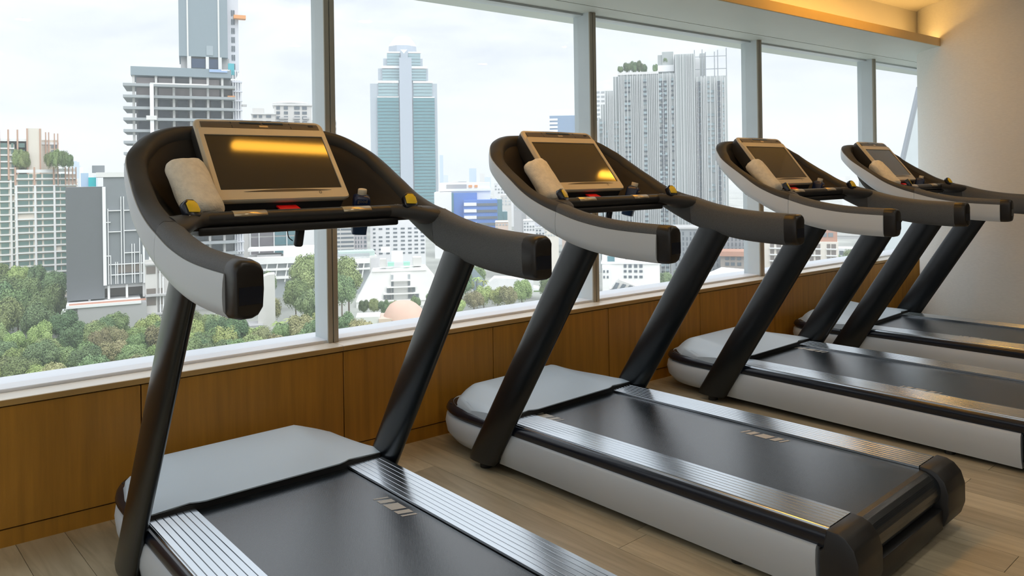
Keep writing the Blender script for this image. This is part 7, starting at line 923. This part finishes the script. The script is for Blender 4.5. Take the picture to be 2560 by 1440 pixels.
TREES = [(-89.8,231.3,0.0,6.31,10.51,0,'broad leafy green tree close to the window by the open car park roof'),(-98.6,256.8,0.0,6.25,9.07,1,'broad deep green tree close to the window by the open car park roof'),(-98.0,253.6,0.0,6.19,7.7,3,'broad olive green tree close to the window by the open car park roof'),(-102.0,275.8,0.0,6.08,11.44,2,'broad bright green tree in the middle of the park by the open car park roof'),(-95.7,267.0,0.0,6.06,8.05,1,'broad deep green tree in the middle of the park by the open car park roof'),(-24.6,400,0.0,6,14,0,'broad leafy green tree in the gardens by the bright roofed shed'),(-25.3,380,0.0,6,16,1,'broad deep green tree in the gardens by the bright roofed shed'),(-18.9,410,0.0,6,15,0,'broad leafy green tree in the gardens by the bright roofed shed'),(-2.3,366,0.0,6,11,3,'broad olive green tree in the gardens by the bright roofed shed'),(-7.6,372,0.0,6,10,2,'broad bright green tree in the gardens by the bright roofed shed'),(-18.7,365,0.0,6,9,3,'broad olive green tree in the gardens by the bright roofed shed'),(-26.0,350,0.0,6,9,2,'broad bright green tree in the gardens by the bright roofed shed'),(-105.6,258.2,0.0,5.96,9.46,1,'broad deep green tree close to the window by the open car park roof'),(-91.0,242.8,0.0,5.92,9.82,1,'broad deep green tree close to the window by the open car park roof'),(-116.7,287.3,0.0,5.77,11.2,2,'broad bright green tree in the middle of the park by the open car park roof'),(-99.2,279.5,0.0,5.64,13.45,1,'broad deep green tree in the middle of the park by the open car park roof'),(-98.6,242.3,0.0,5.52,9.15,0,'round leafy green tree close to the window by the open car park roof'),(-14.3,372,0.0,5.5,11,2,'round bright green tree in the gardens by the bright roofed shed'),(-103.6,287.8,0.0,5.38,12.24,3,'round olive green tree in the middle of the park by the open car park roof'),(-104.7,254.6,0.0,5.3,11.06,0,'round leafy green tree close to the window by the open car park roof'),(-107.7,268.5,0.0,5.22,10.2,1,'round deep green tree in the middle of the park by the open car park roof'),(-107.1,281.9,0.0,5.18,12.36,1,'round deep green tree in the middle of the park by the open car park roof'),(-100.3,265.4,0.0,4.98,8.16,1,'round deep green tree in the middle of the park by the open car park roof'),(-110.0,287.5,0.0,4.97,12.63,1,'round deep green tree in the middle of the park by the open car park roof'),(-90.7,239.1,0.0,4.85,8.03,3,'round olive green tree close to the window by the open car park roof'),(-114.1,292.9,0.0,4.79,12.22,0,'round leafy green tree in the middle of the park by the open car park roof'),(-89.9,251.6,0.0,4.63,10.65,0,'round leafy green tree close to the window by the open car park roof'),(-92.1,258.6,0.0,4.48,8.98,1,'round deep green tree close to the window by the open car park roof'),(-108.8,296.6,0.0,4.38,12.37,2,'small bright green tree in the middle of the park by the open car park roof'),(-113.2,282.4,0.0,4.36,9.54,2,'small bright green tree in the middle of the park by the open car park roof'),(-83.8,234.6,0.0,4.32,8.77,3,'small olive green tree close to the window by the open car park roof'),(-106.7,274.6,0.0,4.3,10.81,0,'small leafy green tree in the middle of the park by the open car park roof'),(-121.5,297.0,0.0,4.2,12.7,0,'small leafy green tree in the middle of the park by the open car park roof'),(79.9,506,129.3,3.6,7,1,'small tree on the roof terrace of the striped condominium'),(75.7,506,129.3,3.2,6,1,'small tree on the roof terrace of the striped condominium'),(-231.1,366,70.3,3.15,8.05,0,'small dark tree in the roof garden of the cream apartment tower'),(-213.9,366,70.3,3.15,8.05,0,'small dark tree in the roof garden of the cream apartment tower'),(-210.1,366,70.3,3.0,6.9,0,'small dark tree in the roof garden of the cream apartment tower'),(83.5,506,129.3,3,7,1,'small tree on the roof terrace of the striped condominium'),(-228.5,366,70.3,2.7,6.9,0,'small dark tree in the roof garden of the cream apartment tower'),(-216.9,366,70.3,2.7,6.9,0,'small dark tree in the roof garden of the cream apartment tower'),(71.3,506,129.3,2.6,4,1,'small tree on the roof terrace of the striped condominium'),(86.6,506,129.3,2.6,5,1,'small tree on the roof terrace of the striped condominium'),(100.6,506,134.3,2.6,4,1,'small tree on the roof terrace of the striped condominium'),(-207.5,366,70.3,2.55,5.75,0,'small dark tree in the roof garden of the cream apartment tower'),(93.9,506,129.3,2.4,5,1,'small tree on the roof terrace of the striped condominium'),(-219.9,330,0.0,9,22,1,'broad deep green tree at the far edge of the park by the cream apartment tower'),(-93.3,350,0.0,9,27,0,'broad leafy green tree at the far edge of the park by the curved hotel wing'),(-72.9,345,0.0,8.5,27,0,'broad leafy green tree in the gardens by the curved hotel wing'),(-222.8,345,0.0,8,20,0,'broad leafy green tree at the far edge of the park by the cream apartment tower'),(-204.6,322,0.0,8,19,0,'broad leafy green tree at the far edge of the park by the cream apartment tower'),(-202.6,310,0.0,8,16,1,'broad deep green tree at the far edge of the park by the cream apartment tower'),(-196.2,300.2,0.0,7.38,18.43,0,'broad leafy green tree in the middle of the park by the cream apartment tower'),(-193.9,327.5,0.0,7.29,18.89,0,'broad leafy green tree at the far edge of the park by the cream apartment tower'),(-180.6,295.1,0.0,7.17,16.02,1,'broad deep green tree in the middle of the park by the cream apartment tower'),(-208.9,337.0,0.0,7.1,21.9,0,'broad leafy green tree at the far edge of the park by the cream apartment tower'),(-191.9,316,0.0,7,17,0,'broad leafy green tree at the far edge of the park by the cream apartment tower'),(-72.7,330,0.0,7,22,1,'broad deep green tree in the gardens by the curved hotel wing'),(-92.2,330,0.0,7,20,0,'broad leafy green tree at the far edge of the park by the curved hotel wing'),(-203.9,346.9,0.0,6.97,22.57,1,'broad deep green tree at the far edge of the park by the cream apartment tower'),(-234.4,355.7,0.0,6.82,25.43,0,'broad leafy green tree at the far edge of the park by the cream apartment tower'),(-197.9,286.9,0.0,6.8,14.88,0,'broad leafy green tree in the middle of the park by the cream apartment tower'),(-83.1,318,0.0,6.5,17,1,'broad deep green tree at the far edge of the park by the curved hotel wing'),(3.9,380,0.0,6.5,12,2,'broad bright green tree in the gardens by the white garden terrace'),(-216.0,318.4,0.0,6.4,19.54,0,'broad leafy green tree at the far edge of the park by the cream apartment tower'),(-148.6,258.7,0.0,6.29,7.7,0,'broad leafy green tree close to the window by the cream apartment tower'),(-114.1,239.9,0.0,6.27,8.11,1,'broad deep green tree close to the window by the netted unfinished tower'),(-72.4,268.3,0.0,6.27,9.48,0,'broad leafy green tree in the middle of the park by the curved hotel wing'),(-177.1,271.0,0.0,6.25,7.87,1,'broad deep green tree in the middle of the park by the cream apartment tower'),(-159.2,232.4,0.0,6.23,9.1,2,'broad bright green tree close to the window by the cream apartment tower'),(-87.9,265.0,0.0,6.23,9.61,0,'broad leafy green tree in the middle of the park by the windowless grey house'),(-140.0,300.6,0.0,6.23,10.92,2,'broad bright green tree in the middle of the park by the netted unfinished tower'),(-76.4,237.2,0.0,6.22,8.13,0,'broad leafy green tree close to the window by the windowless grey house'),(-135.1,246.2,0.0,6.18,10.59,1,'broad deep green tree close to the window by the charcoal clad block'),(-79.5,262.9,0.0,6.17,10.34,3,'broad olive green tree in the middle of the park by the windowless grey house'),(-84.6,252.3,0.0,6.13,10.32,1,'broad deep green tree close to the window by the windowless grey house'),(-64.7,260.0,0.0,6.13,7.47,3,'broad olive green tree close to the window by the curved hotel wing'),(-150.6,237.9,0.0,6.08,9.75,0,'broad leafy green tree close to the window by the cream apartment tower'),(-152.2,250.8,0.0,6.05,11.0,1,'broad deep green tree close to the window by the cream apartment tower'),(-161.8,254.4,0.0,6.03,8.79,2,'broad bright green tree close to the window by the cream apartment tower'),(-93.5,281.9,0.0,6.02,9.83,2,'broad bright green tree in the middle of the park by the windowless grey house'),(-136.2,265.0,0.0,6.01,8.71,3,'broad olive green tree in the middle of the park by the charcoal clad block'),(-165.2,287.0,0.0,6.0,15.02,1,'broad deep green tree in the middle of the park by the cream apartment tower'),(-100.3,322,0.0,6,14,3,'broad olive green tree at the far edge of the park by the windowless grey house'),(-73.8,300,0.0,6,12,2,'broad bright green tree in the middle of the park by the curved hotel wing'),(-120.8,380,0.0,6,18,0,'broad leafy green tree at the far edge of the park by the windowless grey house'),(-79.5,290,0.0,6,12,3,'broad olive green tree in the middle of the park by the curved hotel wing'),(-56.5,290,0.0,6,10,3,'broad olive green tree in the gardens by the white stepped hotel'),(18.2,395,0.0,6,12,0,'broad leafy green tree in the gardens by the white garden terrace'),(28.7,400,0.0,6,14,1,'broad deep green tree in the gardens by the white garden terrace'),(189.1,450,0.0,6,14,1,'broad deep green tree in the gardens by the concrete flyover'),(203.6,470,0.0,6,15,0,'broad leafy green tree in the gardens by the concrete flyover'),(200.7,450,0.0,6,14,1,'broad deep green tree in the gardens by the concrete flyover'),(216.8,470,0.0,6,16,0,'broad leafy green tree in the gardens by the concrete flyover'),(77.1,470,0.0,6,15,1,'broad deep green tree in the gardens by the tilted panel shed'),(-159.5,241.3,0.0,5.97,8.5,0,'broad leafy green tree close to the window by the cream apartment tower'),(-138.8,288.7,0.0,5.97,9.29,2,'broad bright green tree in the middle of the park by the netted unfinished tower'),(-162.1,271.1,0.0,5.95,8.49,0,'broad leafy green tree in the middle of the park by the cream apartment tower'),(-158.6,282.7,0.0,5.93,11.81,1,'broad deep green tree in the middle of the park by the charcoal clad block'),(-151.5,297.2,0.0,5.9,12.54,0,'broad leafy green tree in the middle of the park by the charcoal clad block'),(-225.0,355.5,0.0,5.88,25.28,2,'broad bright green tree at the far edge of the park by the cream apartment tower'),(-97.8,237.0,0.0,5.83,8.83,1,'broad deep green tree close to the window by the netted unfinished tower'),(-150.9,281.0,0.0,5.8,12.15,0,'broad leafy green tree in the middle of the park by the charcoal clad block'),(-105.6,234.0,0.0,5.76,8.54,0,'broad leafy green tree close to the window by the netted unfinished tower'),(-72.4,280.9,0.0,5.73,11.23,1,'broad deep green tree in the middle of the park by the curved hotel wing'),(-234.7,346.6,0.0,5.72,23.24,0,'broad leafy green tree at the far edge of the park by the cream apartment tower'),(-126.1,277.8,0.0,5.69,11.48,3,'broad olive green tree in the middle of the park by the netted unfinished tower'),(-71.8,244.1,0.0,5.66,8.11,1,'broad deep green tree close to the window by the curved hotel wing'),(-123.4,252.1,0.0,5.61,8.74,0,'broad leafy green tree close to the window by the charcoal clad block'),(-123.5,285.3,0.0,5.6,9.65,3,'round olive green tree in the middle of the park by the netted unfinished tower'),(-77.0,229.4,0.0,5.58,10.25,1,'round deep green tree close to the window by the windowless grey house'),(-159.2,300.8,0.0,5.57,9.59,3,'round olive green tree in the middle of the park by the charcoal clad block'),(-127.5,296.9,0.0,5.56,11.32,0,'round leafy green tree in the middle of the park by the netted unfinished tower'),(-215.7,353.0,0.0,5.56,25.06,1,'round deep green tree at the far edge of the park by the cream apartment tower'),(-119.7,245.6,0.0,5.54,7.68,3,'round olive green tree close to the window by the charcoal clad block'),(-127.0,261.0,0.0,5.54,8.5,0,'round leafy green tree close to the window by the charcoal clad block'),(-126.2,234.3,0.0,5.52,10.25,1,'round deep green tree close to the window by the charcoal clad block'),(-64.6,300,0.0,5.5,11,1,'round deep green tree in the gardens by the curved hotel wing'),(-167.9,246.3,0.0,5.49,7.9,0,'round leafy green tree close to the window by the cream apartment tower'),(-118.1,258.9,0.0,5.46,8.12,2,'round bright green tree close to the window by the netted unfinished tower'),(-228.4,334.6,0.0,5.46,22.8,1,'round deep green tree at the far edge of the park by the cream apartment tower'),(-96.4,229.2,0.0,5.44,7.78,0,'round leafy green tree close to the window by the netted unfinished tower'),(-157.5,261.2,0.0,5.34,9.88,1,'round deep green tree close to the window by the cream apartment tower'),(-120.1,273.3,0.0,5.32,10.95,2,'round bright green tree in the middle of the park by the netted unfinished tower'),(-106.6,244.9,0.0,5.22,9.38,2,'round bright green tree close to the window by the netted unfinished tower'),(-62.0,232.4,0.0,5.18,8.08,3,'round olive green tree close to the window by the curved hotel wing'),(-111.7,270.6,0.0,5.18,9.76,2,'round bright green tree in the middle of the park by the netted unfinished tower'),(-143.3,236.4,0.0,5.17,7.42,2,'round bright green tree close to the window by the cream apartment tower'),(-176.0,256.3,0.0,5.17,9.41,1,'round deep green tree close to the window by the cream apartment tower'),(-169.8,280.8,0.0,5.12,12.5,2,'round bright green tree in the middle of the park by the cream apartment tower'),(-136.3,232.6,0.0,5.07,9.05,3,'round olive green tree close to the window by the cream apartment tower'),(-144.5,273.2,0.0,5.06,11.07,3,'round olive green tree in the middle of the park by the charcoal clad block'),(-110.9,255.8,0.0,5.03,9.37,0,'round leafy green tree close to the window by the netted unfinished tower'),(81.8,420,0.0,5,10,1,'round deep green tree in the gardens by the tilted panel shed'),(92.6,430,0.0,5,11,0,'round leafy green tree in the gardens by the white pavilion'),(100.1,420,0.0,5,10,1,'round deep green tree in the gardens by the white pavilion'),(-51.8,430,0.0,5,13,0,'round leafy green tree in the gardens by the white stepped hotel'),(-79.4,246.7,0.0,4.95,10.81,1,'round deep green tree close to the window by the windowless grey house'),(-131.5,288.1,0.0,4.94,10.23,0,'round leafy green tree in the middle of the park by the netted unfinished tower'),(-139.7,252.3,0.0,4.88,10.3,0,'round leafy green tree close to the window by the charcoal clad block'),(-110.9,263.8,0.0,4.82,9.86,2,'round bright green tree in the middle of the park by the netted unfinished tower'),(-88.2,272.9,0.0,4.79,10.81,3,'round olive green tree in the middle of the park by the windowless grey house'),(-186.0,274.8,0.0,4.77,10.74,3,'round olive green tree in the middle of the park by the cream apartment tower'),(-132.9,274.4,0.0,4.76,8.86,0,'round leafy green tree in the middle of the park by the charcoal clad block'),(-187.6,283.1,0.0,4.74,12.18,0,'round leafy green tree in the middle of the park by the cream apartment tower'),(-77.3,252.8,0.0,4.65,10.04,3,'round olive green tree close to the window by the windowless grey house'),(-180.4,263.8,0.0,4.65,9.71,3,'round olive green tree in the middle of the park by the cream apartment tower'),(-179.6,280.1,0.0,4.65,9.23,2,'round bright green tree in the middle of the park by the cream apartment tower'),(-64.8,246.7,0.0,4.64,8.17,0,'round leafy green tree close to the window by the curved hotel wing'),(-143.9,281.8,0.0,4.62,10.12,3,'round olive green tree in the middle of the park by the charcoal clad block'),(-150.9,288.2,0.0,4.59,12.42,1,'round deep green tree in the middle of the park by the charcoal clad block'),(-117.0,266.2,0.0,4.52,8.06,0,'round leafy green tree in the middle of the park by the netted unfinished tower'),(-64.6,238.9,0.0,4.49,8.72,1,'round deep green tree close to the window by the curved hotel wing'),(-68.2,275.7,0.0,4.36,13.07,1,'small deep green tree in the middle of the park by the curved hotel wing'),(-85.7,287.0,0.0,4.22,9.49,0,'small leafy green tree in the middle of the park by the windowless grey house'),(-36.5,356,0.0,4,11,1,'small deep green tree in the gardens by the white stepped hotel'),(-44.2,352,0.0,3.5,9,1,'small deep green tree in the gardens by the white stepped hotel'),(-67.7,352,0.0,3.2,8,1,'small deep green tree in the gardens by the white stepped hotel'),(-62.8,350,0.0,3.2,8.5,0,'small leafy green tree in the gardens by the white stepped hotel'),(-58.1,349,0.0,3.2,8,1,'small deep green tree in the gardens by the white stepped hotel'),(-53.8,350,0.0,3.2,8,0,'small leafy green tree in the gardens by the white stepped hotel'),(-49.7,346,0.0,3,7,0,'small leafy green tree in the gardens by the white stepped hotel')]
PALMS = [(-83.1,292,11,'short green palm among the trees by the curved hotel wing'),(-18.2,386,13,'tall green palm among the trees by the bright roofed shed'),(-15.0,384,12,'short green palm among the trees by the bright roofed shed'),(-104.1,282,10,'short green palm among the trees by the open car park roof'),(-89.5,296,9,'short green palm among the trees by the windowless grey house')]

CU = {}
def unit(m):
    if m not in CU:
        me = bpy.data.meshes.new('block'); me.from_pydata(box_vs(0, 1, 0, 1, 0, 1), [], BOXF); me.materials.append(M[m]); CU[m] = me
    return CU[m]
CR, SR = cos(YAW), sin(YAW)
def cw(u, d, z=0.0): return (u * CR + d * SR, -u * SR + d * CR, ZG + z)
ntag = {}
for name, label, cat, group, U, D, parts in CITY:
    root = empty(name, cw(U, D), -YAW - math.atan2(U, D))
    tag(root, label, cat, group)
    for p in parts:
        k, pn, pm_ = p[:3]
        if k == 'b':
            if len(p[3]) == 1:
                x0, x1, y0, y1, z0, z1 = p[3][0]; shared(pn, unit(pm_), root, (x0, y0, z0), (0, 0, 0), (x1 - x0, y1 - y0, z1 - z0))
            else:
                for x0, x1, y0, y1, z0, z1 in p[3]: shared(pn, unit(pm_), root, (x0, y0, z0), (0, 0, 0), (x1 - x0, y1 - y0, z1 - z0))
        elif k == 'g':
            sk = set(p[7])
            for i, (x0, x1) in enumerate(p[3]):
                for j, (z0, z1) in enumerate(p[4]):
                    if (i, j) in sk or z0 < 0: continue
                    shared(pn, unit(pm_), root, (x0, p[5], z0), (0, 0, 0), (x1 - x0, p[6] - p[5], z1 - z0))
        elif k == 's':
            sk = set(p[7])
            o = boxes(pn, [(x0, x1, p[5], p[6], z0, z1) for i, (x0, x1) in enumerate(p[3]) for j, (z0, z1) in enumerate(p[4]) if (i, j) not in sk and z0 > 0], M[pm_], root); o['kind'] = 'stuff'
        elif k == 'p': prism(pn, p[3], 'y', p[4], p[5], M[pm_], root)
        elif k == 'n':
            n_ = p[5]; loft(pn, [[(c + r_ * cos(2 * pi * (q + .5 * (n_ == 8)) / n_), p[4] + r_ * sin(2 * pi * (q + .5 * (n_ == 8)) / n_), z) for q in range(n_)] for c, r_, z in p[3]], M[pm_], root, smooth=n_ > 8, sharp=25)

# ---- trees
def leaf_mat(name, c0, c1):
    m = bpy.data.materials.new(name); m.use_nodes = True; t = m.node_tree; b = t.nodes['Principled BSDF']
    oi = t.nodes.new('ShaderNodeObjectInfo'); tc_ = t.nodes.new('ShaderNodeTexCoord'); n_ = t.nodes.new('ShaderNodeTexNoise'); n_.inputs['Scale'].default_value = 1.1; n_.inputs['Detail'].default_value = 5; t.links.new(tc_.outputs['Object'], n_.inputs['Vector'])
    r = t.nodes.new('ShaderNodeValToRGB'); r.color_ramp.elements[0].position = .3; r.color_ramp.elements[1].position = .7; r.color_ramp.elements[0].color = (*c0, 1); r.color_ramp.elements[1].color = (*c1, 1); t.links.new(n_.outputs['Fac'], r.inputs[0])
    h = t.nodes.new('ShaderNodeHueSaturation'); t.links.new(r.outputs[0], h.inputs['Color'])
    a = t.nodes.new('ShaderNodeMapRange'); a.inputs['To Min'].default_value = .47; a.inputs['To Max'].default_value = .525; t.links.new(oi.outputs['Random'], a.inputs['Value']); t.links.new(a.outputs[0], h.inputs['Hue'])
    v = t.nodes.new('ShaderNodeMath'); v.operation = 'FRACT'; w = t.nodes.new('ShaderNodeMath'); w.operation = 'MULTIPLY'; w.inputs[1].default_value = 7.31; t.links.new(oi.outputs['Random'], w.inputs[0]); t.links.new(w.outputs[0], v.inputs[0])
    a2 = t.nodes.new('ShaderNodeMapRange'); a2.inputs['To Min'].default_value = .72; a2.inputs['To Max'].default_value = 1.25; t.links.new(v.outputs[0], a2.inputs['Value']); t.links.new(a2.outputs[0], h.inputs['Value'])
    t.links.new(h.outputs[0], b.inputs['Base Color']); b.inputs['Roughness'].default_value = .7; b.inputs['Specular IOR Level'].default_value = .25
    return m
LEAF = [leaf_mat('leaf_green', (.15, .22, .085), (.32, .41, .18)), leaf_mat('leaf_deep', (.11, .18, .085), (.24, .34, .16)), leaf_mat('leaf_bright', (.22, .30, .09), (.42, .50, .20)), leaf_mat('leaf_olive', (.24, .25, .11), (.44, .43, .22))]
M['bark'] = mat('city_bark', (.16, .12, .09), .9)
def crown_mesh(kind, seed):
    rr = random.Random(seed); vs, fs = [], []
    lumps = [(Vector((0, 0, .42)), .58)]
    for i in range(15):
        a = rr.uniform(0, 2 * pi); e = rr.uniform(-.15, 1.0); q = rr.uniform(.42, .66)
        lumps.append((Vector((q * cos(a) * cos(e), q * sin(a) * cos(e), .40 + .52 * sin(e))), rr.uniform(.24, .40)))
    for c, r_ in lumps:
        bm = bmesh.new(); bmesh.ops.create_icosphere(bm, subdivisions=2, radius=r_ * .74)
        k = len(vs)
        for v in bm.verts:
            d = v.co.normalized(); s_ = 1 + .16 * sin(7 * d.x + seed) * sin(6 * d.y + 1.3 * seed) * cos(8 * d.z); vs.append(c + v.co * s_)
        bm.verts.index_update(); fs += [tuple(v.index + k for v in f.verts) for f in bm.faces]; bm.free()
        for i in range(int(560 * r_ / .4)):
            d = Vector((rr.gauss(0, 1), rr.gauss(0, 1), rr.gauss(.25, 1))).normalized(); p = c + d * r_ * rr.uniform(.72, 1.10)
            n_ = (d + Vector((rr.uniform(-.6, .6), rr.uniform(-.6, .6), rr.uniform(-.2, .8)))).normalized(); t_ = n_.orthogonal().normalized(); b_ = n_.cross(t_)
            s_ = rr.uniform(.022, .052); k = len(vs)
            vs += [p + t_ * s_, p + b_ * s_ * .8, p - t_ * s_, p - b_ * s_ * .8]; fs.append((k, k + 1, k + 2, k + 3))
    me = bpy.data.meshes.new('crown'); me.from_pydata([tuple(v) for v in vs], [], fs); me.materials.append(LEAF[kind]); me.update(); return me
CROWN = [[crown_mesh(k, 10 * k + j + 1) for j in range(3)] for k in range(4)]
bm = bmesh.new(); bmesh.ops.create_cone(bm, segments=8, radius1=.055, radius2=.03, depth=1.0, cap_ends=False); bmesh.ops.translate(bm, vec=(0, 0, .5), verts=bm.verts[:])
TRUNK = bpy.data.meshes.new('trunk'); bm.to_mesh(TRUNK); bm.free(); TRUNK.materials.append(M['bark'])
rt = random.Random(3)
for u_, d_, z_, R_, H_, kind, lab in TREES:
    t = empty('tree', cw(u_, d_, z_), rt.uniform(0, 6.28))
    tag(t, lab, 'tree', 'roof garden trees' if 'roof g' in lab or 'roof t' in lab else 'trees in the park below the windows')
    ch = H_ * .92 if 'roof g' in lab or 'roof t' in lab else min(H_ * .72, R_ * 1.5)
    shared('crown', CROWN[kind][rt.randrange(3)], t, (0, 0, H_ - ch * 1.0), (0, 0, rt.uniform(0, 6.28)), (R_, R_ * rt.uniform(.85, 1.1), ch))
    shared('trunk', TRUNK, t, (0, 0, 0), (0, 0, 0), (R_ * .9, R_ * .9, H_ - ch * .4))
def frond_mesh(seed):
    rr = random.Random(seed); vs, fs = [], []
    for i in range(16):
        a = 2 * pi * i / 16 + rr.uniform(-.1, .1); e = rr.uniform(.1, .9); L0 = rr.uniform(.85, 1.1); prev = None
        for s_ in range(7):
            t_ = s_ / 6; rad = L0 * t_; z = sin(e) * rad * .9 - .75 * t_ * t_ * L0; w = .11 * (1 - abs(2 * t_ - .8) ** 1.5 * .7) * (1 if s_ < 6 else .2)
            p = Vector((rad * cos(a), rad * sin(a), z)); side = Vector((-sin(a), cos(a), 0)); k = len(vs)
            vs += [p + side * w - Vector((0, 0, w * .6)), p, p - side * w - Vector((0, 0, w * .6))]
            if prev is not None: fs += [(prev, prev + 1, k + 1, k), (prev + 1, prev + 2, k + 2, k + 1)]
            prev = k
    me = bpy.data.meshes.new('fronds'); me.from_pydata([tuple(v) for v in vs], [], fs); me.materials.append(LEAF[2]); return me
FR_ = [frond_mesh(1), frond_mesh(2)]
for i, (u_, d_, H_, lab) in enumerate(PALMS):
    t = empty('palm_tree', cw(u_, d_), i * 1.3); tag(t, lab, 'palm', 'palms in the park')
    shared('trunk', TRUNK, t, (0, 0, 0), (0, 0, 0), (5, 5, H_)); shared('fronds', FR_[i % 2], t, (0, 0, H_), (0, 0, 0), (3.6, 3.6, 3.4))

# ---- sloping outer fin of this building seen past the last window
fin = prism('wall_fin', [(8.9, -2.17), (11.23, 2.4), (12.6, 2.4), (12.6, -2.17)], 'y', 5.0, 5.02, M['frame_metal']); tag(fin, 'sloping outer facade fin beyond the last window', kind='structure')
prism('fin_edge', [(8.86, -2.17), (11.19, 2.4), (11.27, 2.4), (8.94, -2.17)], 'y', 4.985, 5.025, M['grey_dark'], fin)

# ---- humid haze over the city
hz = bpy.data.materials.new('city_haze'); hz.use_nodes = True; t = hz.node_tree; t.nodes.clear()
ho = t.nodes.new('ShaderNodeOutputMaterial'); hv = t.nodes.new('ShaderNodeVolumeScatter'); hv.inputs['Color'].default_value = (.93, .96, 1.0, 1); hv.inputs['Density'].default_value = HAZE; hv.inputs['Anisotropy'].default_value = .25
t.links.new(hv.outputs[0], ho.inputs['Volume'])
hb = box('haze', -3000, 3000, 30, 5200, ZG - 1, 330, hz); hb.rotation_euler = (0, 0, -YAW); tag(hb, 'thin bluish haze over the whole city', 'haze', kind='stuff')
